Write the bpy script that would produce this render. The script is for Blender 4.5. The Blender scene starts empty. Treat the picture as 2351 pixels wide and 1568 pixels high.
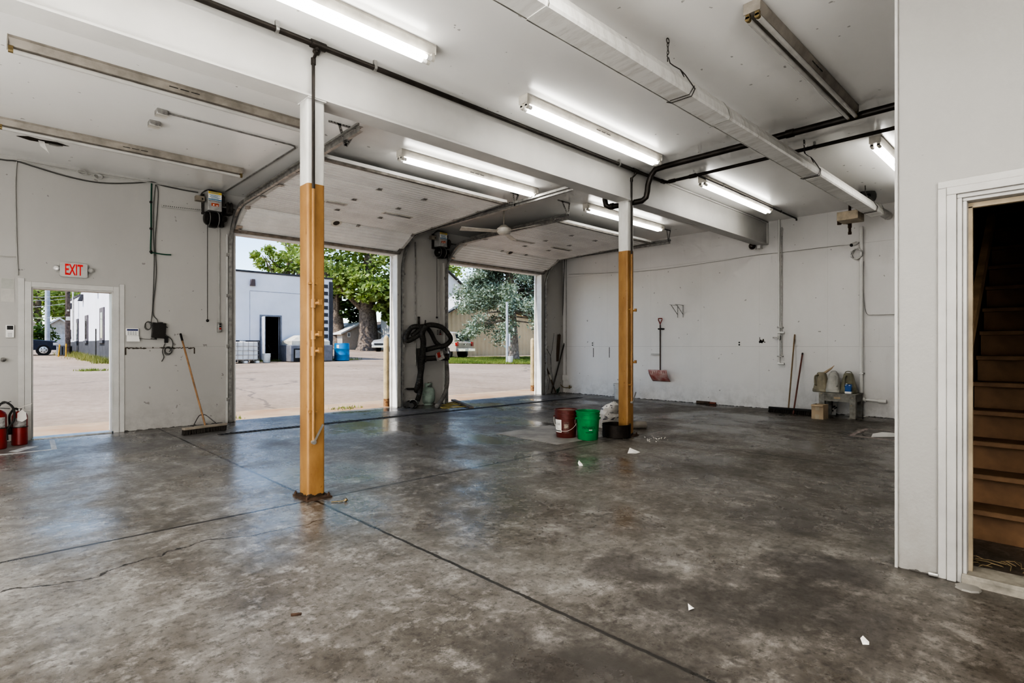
import bpy, bmesh, math, random
from math import sin, cos, pi, radians, sqrt, atan2
from mathutils import Vector, Matrix
random.seed(11)
SC = bpy.context.scene
COL = SC.collection
# ------------------------------------------------------------- camera model
F, YAW, HZ, CX, CH = 1265.0, 0.7695, 795.0, 1175.5, 1.22
S_, C_ = sin(YAW), cos(YAW)
def ray(u, v):
    a = (u-CX)/F
    return (S_+C_*a, C_-S_*a, -(v-HZ)/F)
def Z(u, v, z=0.0):
    r = ray(u, v); t = (z-CH)/r[2]
    return Vector((r[0]*t, r[1]*t, z))
def X(u, v, x):
    r = ray(u, v); t = x/r[0]
    return Vector((x, r[1]*t, CH+r[2]*t))
def Y(u, v, y):
    r = ray(u, v); t = y/r[1]
    return Vector((r[0]*t, y, CH+r[2]*t))
def gz(y): return 0.0165*(y-10) if y > 10 else 0.0
def G(u, v):
    r = ray(u, v); t = (-CH-.165)/(r[2]-.0165*r[1])
    return Vector((r[0]*t, r[1]*t, gz(r[1]*t)))
cam = bpy.data.cameras.new('camera'); co = bpy.data.objects.new('camera', cam); COL.objects.link(co)
cam.sensor_width = 36; cam.lens = 36*F/2351
cam.shift_y = (HZ-784)/2351
cam.clip_start = 0.05; cam.clip_end = 800
co.location = (0, 0, CH); co.rotation_euler = (pi/2, 0, -YAW)
SC.camera = co
# ------------------------------------------------------------- materials
MATS = {}
class NT:
    def __init__(s, name):
        s.m = bpy.data.materials.new(name); s.m.use_nodes = True
        s.t = s.m.node_tree; s.t.nodes.clear()
        s.out = s.t.nodes.new('ShaderNodeOutputMaterial')
    def n(s, kind, **kw):
        nd = s.t.nodes.new('ShaderNode'+kind)
        for k, v in kw.items():
            if k in nd.inputs.keys(): s.put(nd.inputs[k], v)
            else: setattr(nd, k, v)
        return nd
    def put(s, sock, v):
        if hasattr(v, 'is_linked') or isinstance(v, bpy.types.NodeSocket): s.t.links.new(v, sock)
        elif isinstance(v, (tuple, list)) and sock.type == 'RGBA' and len(v) == 3: sock.default_value = (*v, 1)
        else: sock.default_value = v
    def math(s, op, a, b=None, c=None, clamp=False):
        nd = s.t.nodes.new('ShaderNodeMath'); nd.operation = op; nd.use_clamp = clamp
        for i, v in enumerate((a, b, c)):
            if v is not None: s.put(nd.inputs[i], v)
        return nd.outputs[0]
    def mix(s, f, a, b, blend='MIX'):
        nd = s.t.nodes.new('ShaderNodeMix'); nd.data_type = 'RGBA'; nd.blend_type = blend
        s.put(nd.inputs[0], f); s.put(nd.inputs[6], a); s.put(nd.inputs[7], b)
        return nd.outputs[2]
    def noise(s, vec, scale, detail=4, rough=.55, dist=0):
        nd = s.n('TexNoise', Scale=scale, Detail=detail, Roughness=rough, Distortion=dist)
        s.t.links.new(vec, nd.inputs['Vector']); return nd.outputs['Fac']
    def ramp(s, f, *stops):
        nd = s.t.nodes.new('ShaderNodeValToRGB'); s.put(nd.inputs[0], f)
        e = nd.color_ramp.elements
        while len(e) < len(stops): e.new(.5)
        for el, (p, c) in zip(e, stops):
            el.position = p; el.color = (*c, 1) if isinstance(c, tuple) else (c, c, c, 1)
        return nd.outputs[0]
    def scale(s, vec, sc):
        nd = s.t.nodes.new('ShaderNodeMapping'); nd.inputs['Scale'].default_value = sc
        s.t.links.new(vec, nd.inputs['Vector']); return nd.outputs[0]
    def bump(s, h, strength, dist=.01):
        return s.n('Bump', Height=h, Strength=strength, Distance=dist).outputs[0]
    def pri(s, **kw):
        b = s.n('BsdfPrincipled', **kw); s.t.links.new(b.outputs[0], s.out.inputs[0]); return b
def M(name, col, rough=.6, metal=0.0, var=.12, scale=4.0, col2=None, bump=0.0, bscale=60, emit=0, alpha=1, coat=0, trans=0):
    if name in MATS: return MATS[name]
    t = NT(name); tc = t.n('TexCoord').outputs['Object']
    c2 = col2 or tuple(max(0, c*(1-var*2.2)) for c in col)
    f = t.ramp(t.noise(tc, scale, 5, .6), (.38, 0.0), (.68, 1.0))
    kw = {'Base Color': t.mix(f, col, c2), 'Roughness': rough, 'Metallic': metal}
    if bump: kw['Normal'] = t.bump(t.noise(tc, bscale, 3), bump)
    if emit: kw['Emission Color'] = col; kw['Emission Strength'] = emit
    if coat: kw['Coat Weight'] = coat
    if trans: kw['Transmission Weight'] = trans
    t.pri(**kw)
    MATS[name] = t.m; return t.m
# ------------------------------------------------------------- mesh builder
class MB:
    def __init__(s): s.bm = bmesh.new(); s.mi = 0
    def face(s, pts):
        vs = [s.bm.verts.new(p) for p in pts]
        try: f = s.bm.faces.new(vs); f.material_index = s.mi; return f
        except ValueError: return None
    def fv(s, vs):
        try: f = s.bm.faces.new(vs); f.material_index = s.mi
        except ValueError: pass
    def box(s, x0, x1, y0, y1, z0, z1):
        return s.hexa([(x0,y0,z0),(x1,y0,z0),(x1,y1,z0),(x0,y1,z0),(x0,y0,z1),(x1,y0,z1),(x1,y1,z1),(x0,y1,z1)])
    def hexa(s, p):
        v = [s.bm.verts.new(q) for q in p]
        for f in ((3,2,1,0),(4,5,6,7),(0,1,5,4),(1,2,6,5),(2,3,7,6),(3,0,4,7)): s.fv([v[i] for i in f])
        return s
    def obox(s, c, sz, ax=None, ay=None):
        """box centred at c, size sz, with local x along ax (default +X) and local y near ay"""
        ax = Vector(ax or (1,0,0)).normalized(); ay = Vector(ay or (0,1,0))
        az = ax.cross(ay).normalized(); ay = az.cross(ax); c = Vector(c)
        h = [q/2 for q in sz]
        return s.hexa([c+ax*i*h[0]+ay*j*h[1]+az*k*h[2] for k in (-1,1) for i, j in ((-1,-1),(1,-1),(1,1),(-1,1))])
    def bar(s, p0, p1, w, h, up=(0,0,1)):
        p0, p1 = Vector(p0), Vector(p1); d = p1-p0
        side = Vector(up).cross(d)
        if side.length < 1e-6: side = Vector((1,0,0))
        return s.obox((p0+p1)/2, (d.length, w, h), d, side)
    def ring(s, c, ax, r, n, up=None):
        ax = Vector(ax).normalized()
        u = Vector(up) if up is not None else (Vector((0,0,1)) if abs(ax.z) < .9 else Vector((1,0,0)))
        u = (u-ax*u.dot(ax)).normalized(); w = ax.cross(u)
        return [s.bm.verts.new(Vector(c)+(u*cos(2*pi*i/n)+w*sin(2*pi*i/n))*r) for i in range(n)]
    def bridge(s, a, b):
        n = len(a)
        for i in range(n): s.fv([a[i], a[(i+1)%n], b[(i+1)%n], b[i]])
    def cyl(s, p0, p1, r0, r1=None, n=16, cap=True):
        r1 = r0 if r1 is None else r1; p0, p1 = Vector(p0), Vector(p1)
        a = s.ring(p0, p1-p0, r0, n); b = s.ring(p1, p1-p0, r1, n); s.bridge(a, b)
        if cap: s.fv(a[::-1]); s.fv(b)
        return s
    def tube(s, pts, r, n=8, cap=True, closed=False):
        pts = [Vector(p) for p in pts]; m = len(pts); rings = []; up = None
        for i, p in enumerate(pts):
            a = pts[i-1] if (i or closed) else p; b = pts[(i+1)%m] if (i < m-1 or closed) else p
            t = (b-a).normalized()
            if up is None: up = Vector((0,0,1)) if abs(t.z) < .9 else Vector((1,0,0))
            up = (up-t*up.dot(t)).normalized()
            rr = r[i] if isinstance(r, (list, tuple)) else r
            rings.append(s.ring(p, t, rr, n, up))
        for i in range(m-1): s.bridge(rings[i], rings[i+1])
        if closed: s.bridge(rings[-1], rings[0])
        elif cap: s.fv(rings[0][::-1]); s.fv(rings[-1])
        return s
    def lathe(s, prof, c=(0,0,0), ax=(0,0,1), n=24, sx=1.0, up=None):
        c = Vector(c); ax = Vector(ax).normalized(); prev = None
        for r, z in prof:
            g = s.ring(c+ax*z, ax, max(r, 1e-4), n, up)
            if sx != 1.0:
                for v in g: v.co.x = c.x+(v.co.x-c.x)*sx
            if prev: s.bridge(prev, g)
            prev = g
        return s
    def prism(s, poly, vec, cap=True):
        vec = Vector(vec); a = [s.bm.verts.new(p) for p in poly]; b = [s.bm.verts.new(Vector(p)+vec) for p in poly]
        s.bridge(a, b)
        if cap: s.fv(a[::-1]); s.fv(b)
        return s
    def sphere(s, c, r, n=12, sc=(1,1,1)):
        c = Vector(c); m = max(4, n//2); prev = None
        for j in range(m+1):
            th = -pi/2+pi*j/m
            g = [s.bm.verts.new(c+Vector((cos(th)*cos(2*pi*i/n)*sc[0], cos(th)*sin(2*pi*i/n)*sc[1], sin(th)*sc[2]))*r) for i in range(n)]
            if prev: s.bridge(prev, g)
            prev = g
        return s
    def sweep(s, prof, path, plane_x):
        """sweep a (dx, dn) profile along a (y,z) path at x = plane_x"""
        rings = []
        for i, (y, z) in enumerate(path):
            a = path[max(0,i-1)]; b = path[min(len(path)-1,i+1)]
            t = Vector((b[0]-a[0], b[1]-a[1])).normalized(); nrm = (-t.y, t.x)
            rings.append([s.bm.verts.new((plane_x+dx, y+nrm[0]*dn, z+nrm[1]*dn)) for dx, dn in prof])
        for i in range(len(rings)-1): s.bridge(rings[i], rings[i+1])
        s.fv(rings[0][::-1]); s.fv(rings[-1]); return s
    def arc(s): pass
def arcpts(c, r, a0, a1, n, ex, ey):
    c, ex, ey = Vector(c), Vector(ex), Vector(ey)
    return [c+ex*r*cos(a0+(a1-a0)*i/n)+ey*r*sin(a0+(a1-a0)*i/n) for i in range(n+1)]
def spline(pts, n=8):
    pts = [Vector(p) for p in pts]; out = []
    for i in range(len(pts)-1):
        p0, p1, p2, p3 = pts[max(0,i-1)], pts[i], pts[i+1], pts[min(len(pts)-1,i+2)]
        for k in range(n):
            t = k/n
            out.append(.5*((2*p1)+(p2-p0)*t+(2*p0-5*p1+4*p2-p3)*t*t+(3*p1-p0-3*p2+p3)*t**3))
    return out+[pts[-1]]
def wpos(o):
    v = Vector(o.location)
    while o.parent: o = o.parent; v += o.location
    return v
def finish(name, mb, mat, parent=None, smooth=True, bevel=0):
    bm = mb.bm
    bmesh.ops.recalc_face_normals(bm, faces=bm.faces[:])
    me = bpy.data.meshes.new(name)
    vs = [v.co for v in bm.verts]
    org = Vector(((min(v.x for v in vs)+max(v.x for v in vs))/2, (min(v.y for v in vs)+max(v.y for v in vs))/2, min(v.z for v in vs)))
    bmesh.ops.translate(bm, verts=bm.verts[:], vec=-org)
    bm.to_mesh(me); bm.free()
    for m in (mat if isinstance(mat, (list, tuple)) else [mat]): me.materials.append(m)
    if smooth:
        me.shade_smooth(); me.set_sharp_from_angle(angle=radians(35))
    o = bpy.data.objects.new(name, me); COL.objects.link(o)
    if parent: o.parent = parent; o.location = org-wpos(parent)
    else: o.location = org
    if bevel:
        b = o.modifiers.new('b', 'BEVEL'); b.width = bevel; b.segments = 2; b.limit_method = 'ANGLE'
    return o
def tag(o, label, cat, group=None, kind=None):
    if label: o['label'] = label
    if cat: o['category'] = cat
    if group: o['group'] = group
    if kind: o['kind'] = kind
    return o
def thing(name, label, cat, loc, group=None):
    o = bpy.data.objects.new(name, None); COL.objects.link(o); o.location = loc; o.empty_display_size = .1
    return tag(o, label, cat, group)
def one(name, mb, mat, label, cat, group=None, kind=None, **kw):
    return tag(finish(name, mb, mat, **kw), label, cat, group, kind)
def struct(name, mb, mat, **kw):
    o = finish(name, mb, mat, **kw); o['kind'] = 'structure'; return o
def dup(root, delta, label=None, group=None):
    r = root.copy(); COL.objects.link(r); r.location = Vector(root.location)+Vector(delta)
    if label: r['label'] = label
    if group: r['group'] = group
    for ch in list(root.children):
        c = ch.copy(); COL.objects.link(c); c.parent = r
        for g in list(ch.children):
            d = g.copy(); COL.objects.link(d); d.parent = c
    return r
def text(name, s, size, loc, xdir, updir, mat, parent=None, squash=1.0, depth=.001, bend=None, bold=0):
    cu = bpy.data.curves.new(name, 'FONT'); cu.body = s; cu.size = size; cu.align_x = 'CENTER'; cu.align_y = 'CENTER'
    cu.extrude = depth; cu.resolution_u = 3; cu.offset = bold
    t = bpy.data.objects.new(name, cu); COL.objects.link(t)
    dg = bpy.context.evaluated_depsgraph_get(); me = bpy.data.meshes.new_from_object(t.evaluated_get(dg))
    bpy.data.objects.remove(t)
    xd = Vector(xdir).normalized(); ud = Vector(updir).normalized(); nd = xd.cross(ud)
    for v in me.vertices:
        c = v.co
        if bend:      # wrap round a vertical cylinder: bend = (centre, radius, angle0)
            ctr, r, a0 = bend; a = a0+c.x*squash/r
            v.co = Vector((ctr[0]+cos(a)*(r+c.z), ctr[1]+sin(a)*(r+c.z), loc[2]+c.y))-Vector(loc)
        else: v.co = xd*c.x*squash+ud*c.y+nd*c.z
    me.materials.clear(); me.materials.append(mat)
    o = bpy.data.objects.new(name, me); COL.objects.link(o)
    o.location = Vector(loc)-(wpos(parent) if parent else Vector())
    if parent: o.parent = parent
    return o
# ------------------------------------------------------------- named materials
def floor_mat():
    t = NT('floor_concrete'); pos = t.n('NewGeometry').outputs['Position']
    sep = t.n('SeparateXYZ'); t.t.links.new(pos, sep.inputs[0]); x, y, _ = sep.outputs
    n1 = t.noise(pos, .42, 10, .70, .15)
    n2 = t.noise(t.scale(pos, (1.5, .34, 1)), 1.0, 10, .74, .1)
    n3 = t.noise(pos, 4.2, 10, .78, .2)
    n4 = t.noise(pos, 26, 8, .8)
    v = t.n('TexVoronoi', Scale=17.0, feature='DISTANCE_TO_EDGE'); 
    wv = t.n('VectorMath'); wv.operation = 'ADD'
    t.t.links.new(pos, wv.inputs[0])
    nz = t.n('TexNoise', Scale=9.0); t.t.links.new(pos, nz.inputs['Vector'])
    sc = t.n('VectorMath'); sc.operation = 'SCALE'; t.t.links.new(nz.outputs['Color'], sc.inputs[0]); sc.inputs['Scale'].default_value = .1
    t.t.links.new(sc.outputs[0], wv.inputs[1]); t.t.links.new(wv.outputs[0], v.inputs['Vector'])
    crack = t.ramp(v.outputs['Distance'], (0.0, 1.0), (.05, 0.0))
    big = t.math('ADD', t.math('MULTIPLY', n1, .55), t.math('MULTIPLY', n2, .45))
    dry = t.math('ADD', big, t.math('MULTIPLY', t.math('SUBTRACT', n3, .5), .62))
    base = t.ramp(dry, (.32, (.055, .047, .038)), (.45, (.115, .104, .090)), (.56, (.180, .171, .158)), (.70, (.28, .275, .266)))
    base = t.mix(t.math('MULTIPLY', t.ramp(n3, (.55, 0.0), (.66, 1.0)), .55), base, (.40, .39, .375))
    n5 = t.noise(pos, 11, 6, .75)
    base = t.mix(t.math('MULTIPLY', t.ramp(n5, (.54, 0.0), (.62, 1.0)), .40), base, (.36, .352, .338))
    base = t.mix(t.math('MULTIPLY', t.ramp(n4, (.51, 0.0), (.60, 1.0)), .62), base, (.034, .029, .025))
    base = t.mix(t.math('MULTIPLY', crack, t.math('MULTIPLY', t.ramp(n1, (.42, 0.0), (.6, 1.0)), .22)), base, (.06, .055, .05))
    # daylight sheen put into the colour toward the doors, browner toward the back corner
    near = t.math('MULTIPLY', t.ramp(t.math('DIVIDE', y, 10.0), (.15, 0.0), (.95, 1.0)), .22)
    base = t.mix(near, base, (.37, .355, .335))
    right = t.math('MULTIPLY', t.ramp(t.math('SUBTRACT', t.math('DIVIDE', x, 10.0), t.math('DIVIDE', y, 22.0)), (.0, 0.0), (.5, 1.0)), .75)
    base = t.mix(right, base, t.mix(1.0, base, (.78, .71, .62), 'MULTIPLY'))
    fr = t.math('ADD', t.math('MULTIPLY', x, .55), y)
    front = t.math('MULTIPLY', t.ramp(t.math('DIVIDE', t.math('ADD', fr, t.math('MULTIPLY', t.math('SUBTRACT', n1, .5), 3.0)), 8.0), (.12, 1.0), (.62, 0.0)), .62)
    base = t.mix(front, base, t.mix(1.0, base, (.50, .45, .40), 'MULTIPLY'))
    stain = t.ramp(t.noise(t.scale(pos, (1.2, .55, 1)), 1.25, 5, .6, 1.2), (.60, 0.0), (.72, 1.0))
    base = t.mix(t.math('MULTIPLY', stain, .62), base, (.034, .029, .024))
    # oily patches at the front of the photo and behind the second post
    for (px, py, rad, a) in ((1.50, 1.12, .60, .85), (1.1, .9, .5, .8), (2.4, 1.30, .32, .6), (2.75, .95, .35, .7), (3.35, 1.0, .30, .75), (2.55, 1.75, .25, .6), (4.1, 1.5, .35, .5), (9.0, 3.9, 1.1, .4), (7.6, 5.6, .9, .3), (3.9, 5.6, .8, .35), (5.2, 2.6, .6, .35)):
        dx = t.math('SUBTRACT', x, px); dy = t.math('SUBTRACT', y, py)
        d = t.math('SQRT', t.math('ADD', t.math('MULTIPLY', dx, dx), t.math('MULTIPLY', dy, dy)))
        d = t.math('ADD', d, t.math('MULTIPLY', t.math('SUBTRACT', n3, .5), .9))
        base = t.mix(t.math('MULTIPLY', t.ramp(t.math('DIVIDE', d, rad*2), (.22, 1.0), (.62, 0.0)), a), base, (.036, .030, .025))
    wob = t.math('MULTIPLY', t.math('SUBTRACT', t.noise(pos, 9, 6, .7), .5), .03)
    def line(c, p, w):
        return t.math('LESS_THAN', t.math('ABSOLUTE', t.math('ADD', t.math('SUBTRACT', c, p), wob)), w)
    j = t.math('MAXIMUM', line(x, 1.915, .011), line(x, 6.385, .011))
    j = t.math('MAXIMUM', j, line(y, 4.24, .014))
    j = t.math('MAXIMUM', j, line(y, -.3, .01))
    # a few wandering cracks
    wc = t.math('MULTIPLY', t.math('SUBTRACT', t.noise(pos, 1.6, 6), .5), .7)
    cr = t.math('LESS_THAN', t.math('ABSOLUTE', t.math('ADD', t.math('SUBTRACT', y, 3.72), wc)), .006)
    cr = t.math('MULTIPLY', cr, t.math('LESS_THAN', x, 2.3))
    j = t.math('MAXIMUM', j, cr)
    base = t.mix(t.math('MULTIPLY', j, .9), base, (.016, .014, .012))
    specks = t.ramp(t.noise(pos, 90, 2, .5), (.70, 0.0), (.74, 1.0))
    base = t.mix(t.math('MULTIPLY', specks, .8), base, (.035, .03, .027))
    wet = t.noise(t.scale(pos, (1, .8, 1)), .75, 7, .66, .2)
    rough = t.math('ADD', t.ramp(wet, (.42, .50), (.52, .30), (.60, .16)), t.math('MULTIPLY', t.math('SUBTRACT', n4, .5), .25))
    t.pri(**{'Base Color': base, 'Roughness': rough, 'Specular IOR Level': .62,
             'Normal': t.bump(t.math('ADD', t.math('MULTIPLY', n4, .5), t.math('MULTIPLY', t.math('SUBTRACT', 1.0, j), 1.5)), .22, .006)})
    return t.m
def paint_mat(name, col, seam_z=(), seam_step=0, axis='x', dirt=.5, bump=.12, rough=.42, stain=.35):
    t = NT(name); pos = t.n('NewGeometry').outputs['Position']
    sep = t.n('SeparateXYZ'); t.t.links.new(pos, sep.inputs[0]); x, y, z = sep.outputs
    big = t.noise(t.scale(pos, (1, 1, .5)), .9, 7, .65)
    c = t.mix(t.math('MULTIPLY', t.ramp(big, (.42, 0.0), (.72, 1.0)), stain), col, tuple(q*.80 for q in col))
    low = t.ramp(z, (0.0, 1.0), (.55, 0.0))
    c = t.mix(t.math('MULTIPLY', t.math('MULTIPLY', low, t.ramp(t.noise(pos, 6, 6, .7), (.4, 0.0), (.62, 1.0))), dirt), c, (.22, .2, .175))
    foot = t.math('LESS_THAN', t.math('ADD', z, t.math('MULTIPLY', t.math('SUBTRACT', t.noise(pos, 14, 4), .5), .07)), .008)
    c = t.mix(t.math('MULTIPLY', foot, .85), c, (.05, .045, .04))
    sp = t.ramp(t.noise(pos, 11, 2, .5), (.735, 0.0), (.75, 1.0))
    c = t.mix(t.math('MULTIPLY', sp, .5), c, (.12, .11, .1))
    for sz in seam_z:
        l = t.math('LESS_THAN', t.math('ABSOLUTE', t.math('SUBTRACT', z, sz)), .004)
        c = t.mix(t.math('MULTIPLY', l, .30), c, (.25, .24, .22))
    if seam_step:
        q = x if axis == 'x' else y
        l = t.math('LESS_THAN', t.math('ABSOLUTE', t.math('SUBTRACT', t.math('MODULO', t.math('ADD', q, 40.0), seam_step), .5)), .005)
        c = t.mix(t.math('MULTIPLY', l, .10), c, (.3, .29, .27))
    t.pri(**{'Base Color': c, 'Roughness': rough, 'Normal': t.bump(t.noise(pos, 55, 4, .6), bump, .004)})
    return t.m
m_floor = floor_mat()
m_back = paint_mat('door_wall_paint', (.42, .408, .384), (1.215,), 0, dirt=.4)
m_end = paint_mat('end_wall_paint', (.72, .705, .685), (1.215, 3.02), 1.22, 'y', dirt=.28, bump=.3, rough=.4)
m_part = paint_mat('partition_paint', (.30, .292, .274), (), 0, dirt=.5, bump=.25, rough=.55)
m_ceil = paint_mat('ceiling_gloss_paint', (.80, .79, .765), (), 0, dirt=0, bump=.04, rough=.24, stain=.2)
m_trim = M('white_trim_paint', (.52, .51, .485), .45, var=.06)
m_beam = M('beam_white_paint', (.53, .52, .495), .4, var=.07, scale=1.2)
m_alu = M('aged_aluminium', (.55, .54, .51), .34, .85, var=.16, scale=9)
m_galv = M('galvanised_steel', (.46, .45, .43), .42, .8, var=.2, scale=14)
m_dsteel = M('dark_grimy_steel', (.10, .092, .083), .5, .5, var=.2, scale=16)
m_black = M('black_plastic', (.022, .021, .02), .45, var=.1)
m_blackpipe = M('black_iron_pipe', (.040, .033, .027), .42, .3, var=.25, scale=7)
m_white = M('white_plastic', (.74, .73, .70), .4, var=.05)
m_offw = M('aged_white_enamel', (.62, .59, .53), .4, var=.12, scale=6)
m_grime = M('grimy_fixture_enamel', (.32, .29, .25), .42, var=.16, scale=7)
m_tube = M('lit_tube', (1.0, .985, .95), .4, emit=8.5, var=0)
m_dead = M('unlit_tube', (.50, .485, .455), .2, var=.08, coat=.4)
m_brass = M('old_brass', (.30, .23, .12), .45, .7, var=.2)
m_wood = M('worn_stick_wood', (.36, .21, .105), .55, var=.2, scale=9)
m_greyw = M('weathered_grey_wood', (.33, .315, .28), .75, var=.2, scale=10, bump=.2)
m_card = M('cardboard', (.50, .39, .27), .8, var=.1)
m_paper = M('paper', (.74, .72, .68), .8, var=.05)
m_red = M('red_enamel', (.26, .025, .02), .38, var=.14)
m_rust = M('rusty_steel', (.10, .06, .038), .75, .2, var=.28, scale=18, bump=.2)
m_rubber = M('black_rubber', (.03, .028, .025), .6, var=.15)
m_glass = M('dark_glass', (.03, .035, .04), .08, var=.1)
# ------------------------------------------------------------- building shell
E_, D_, H_ = 11.08, 9.5, 3.65
T_ = .20
XL, YF = -3.6, -4.2
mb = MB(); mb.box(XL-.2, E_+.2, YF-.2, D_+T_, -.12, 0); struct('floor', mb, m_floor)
mb = MB()
mb.box(XL-.2, E_+.2, .71, D_+T_, H_, H_+.12); mb.box(XL-.2, 3.65, YF-.2, .71, H_, H_+.12)
struct('ceiling', mb, m_ceil)
DO = (.485, 1.38, 2.005)          # exit door opening
O1 = (2.97, 6.02, 3.06); O2 = (7.27, 10.25, 3.04)
mb = MB()
for x0, x1 in ((XL-.2, DO[0]), (DO[1], O1[0]), (O1[1], O2[0]), (O2[1], E_+.2)): mb.box(x0, x1, D_, D_+T_, 0, H_)
for o in (DO, O1, O2): mb.box(o[0], o[1], D_, D_+T_, o[2], H_)
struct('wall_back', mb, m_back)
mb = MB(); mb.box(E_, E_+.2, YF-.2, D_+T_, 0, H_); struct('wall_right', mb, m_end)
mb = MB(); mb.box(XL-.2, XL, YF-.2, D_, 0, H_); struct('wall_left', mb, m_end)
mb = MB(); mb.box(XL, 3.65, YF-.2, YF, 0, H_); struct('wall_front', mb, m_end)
# stairwell: partition with doorway, the shaft behind it
PX, PT = 3.65, .12; PD = (-.47, .425, 1.985)
mb = MB()
mb.box(PX, PX+PT, PD[1], .71, 0, H_); mb.box(PX, PX+PT, YF, PD[0], 0, H_); mb.box(PX, PX+PT, PD[0], PD[1], PD[2], H_)
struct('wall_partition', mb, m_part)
m_shaft = M('stairwell_boards', (.13, .085, .05), .8, var=.25, scale=3, bump=.3, bscale=9)
mb = MB(); mb.box(PX+PT, E_, .61, .71, 0, H_); struct('wall_stair_return', mb, m_end)
mb = MB(); mb.box(PX+PT, 9.6, .59, .61, 0, 6.2); mb.box(PX+PT, 9.6, -.60, -.58, 0, 6.2)
mb.box(9.6, 9.62, -.6, .61, 0, 6.2); mb.box(PX+PT, 9.62, -.6, .61, 6.2, 6.22); mb.box(PX, PX+PT, -.6, .61, H_, 6.2)
struct('wall_stairwell', mb, m_shaft)
# trims
mb = MB()
x0, x1, zt = DO
for a, b in ((x0-.055, x0+.012), (x1-.012, x1+.055)): mb.box(a, b, D_-.022, D_, 0, zt+.055)
mb.box(x0+.012, x1-.012, D_-.022, D_, zt-.012, zt+.055)
for a, b in ((x0, x0+.03), (x1-.03, x1)): mb.box(a, b, D_+.001, D_+T_+.02, 0.02, zt-.03)
mb.box(x0, x1, D_+.001, D_+T_+.02, zt-.03, zt-.001)
for a, b in ((x0-.12, x0-.056), (x1+.056, x1+.118)): mb.box(a, b, D_-.012, D_, 0, zt+.065+.03)
struct('door_1', mb, m_trim, bevel=.003)
mb = MB(); mb.box(x0+.03, x1-.03, D_-.01, D_+T_+.03, 0, .014); struct('trim_1', mb, m_alu)
def jamb(o, name):
    mb = MB(); a, b, zt = o
    for x0, x1 in ((a, a+.018), (b-.018, b)):
        mb.box(x0, x1, D_-.004, D_+T_+.012, 0, zt)
    mb.box(a, b, D_+.05, D_+T_+.02, zt-.02, zt)
    for x0, x1 in ((a+.018, a+.05), (b-.05, b-.018)): mb.box(x0, x1, D_+T_-.03, D_+T_+.015, 0, zt-.02)
    struct(name, mb, m_white_j, bevel=.002)
m_white_j = M('jamb_white', (.78, .77, .75), .5, var=.07)
jamb(O1, 'trim_2'); jamb(O2, 'trim_3')
# partition door casing: three stepped bands
mb = MB()
y1, zt, y0 = PD[1], PD[2], PD[0]
for w0, w1, th in ((.0, .022, .012), (.022, .062, .024), (.062, .1, .016)):
    mb.box(PX-th, PX, y1+w0, y1+w1, 0, zt+w0); mb.box(PX-th, PX, y0-w1, y0-w0, 0, zt+w0)
    mb.box(PX-th, PX, y0-w1, y1+w1, zt+w0, zt+w1)
mb.box(PX-.002, PX+PT+.01, y1-.018, y1, 0, zt-.018); mb.box(PX-.002, PX+PT+.01, y0, y0+.018, 0, zt-.018); mb.box(PX-.002, PX+PT+.01, y0, y1, zt-.018, zt)
struct('door_2', mb, M('casing_grey_white', (.40, .39, .37), .45, var=.08), bevel=.003)
mb = MB(); mb.box(PX+.055, PX+.085, y1-.034, y1-.018, .02, zt-.04); mb.box(PX+.055, PX+.085, y0+.018, y1-.018, zt-.045, zt-.02)
struct('trim_4', mb, M('bare_pine_stop', (.44, .36, .25), .6, var=.15))
mb = MB(); mb.prism([(PX-.03, y0, 0), (PX-.03, y0, .035), (PX-.012, y0, .05), (PX+PT+.03, y0, .055), (PX+PT+.03, y0, 0)], (0, y1-y0, 0))
struct('trim_5', mb, M('worn_threshold', (.30, .275, .23), .6, var=.25, scale=9), smooth=False)
mb = MB(); mb.box(PX-.012, PX+.03, .702, .716, 0, H_); struct('trim_6', mb, M('corner_bead', (.40, .39, .37), .5, var=.08))
# ------------------------------------------------------------- beam and posts
BY, BZ = 4.345, 3.20
mb = MB()
mb.box(XL+.02, E_-.03, BY-.105, BY+.105, BZ, BZ+.016); mb.box(XL+.02, E_-.03, BY-.105, BY+.105, H_-.03, H_-.012)
mb.box(XL+.02, E_-.03, BY-.075, BY+.075, BZ+.016, H_-.03)
mb.box(XL+.02, E_-.03, BY-.085, BY+.085, H_-.012, H_-.001)
o = finish('steel_beam', mb, m_beam, smooth=False)
tag(o, 'white painted steel I-beam under the ceiling resting on the two posts', 'beam')
mb = MB(); mb.box(E_-.03, E_-.004, BY-.105, BY+.105, BZ, H_-.002); finish('end_plate', mb, m_beam, o)
def post_mat():
    t = NT('post_paint'); pos = t.n('NewGeometry').outputs['Position']
    sep = t.n('SeparateXYZ'); t.t.links.new(pos, sep.inputs[0]); z = sep.outputs[2]
    nn = t.noise(t.scale(pos, (1, 1, .35)), 7, 6, .68)
    yel = t.mix(t.ramp(nn, (.42, 0.0), (.70, .8)), (.315, .178, .066), (.22, .112, .040))
    scr = t.ramp(t.noise(t.scale(pos, (1, 1, .6)), 26, 3, .6), (.66, 0.0), (.70, 1.0))
    yel = t.mix(t.math('MULTIPLY', scr, .55), yel, (.15, .065, .02))
    low = t.math('LESS_THAN', t.math('ADD', z, t.math('MULTIPLY', t.math('SUBTRACT', t.noise(pos, 25, 3), .5), .06)), .035)
    yel = t.mix(low, yel, (.05, .035, .022))
    whi = t.mix(t.ramp(nn, (.4, 0.0), (.7, .7)), (.56, .555, .53), (.40, .385, .355))
    up = t.math('GREATER_THAN', t.math('ADD', z, t.math('MULTIPLY', t.math('SUBTRACT', t.noise(pos, 3, 1), .5), .02)), 2.52)
    t.pri(**{'Base Color': t.mix(up, yel, whi), 'Roughness': .42})
    return t.m
m_post = post_mat()
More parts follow.
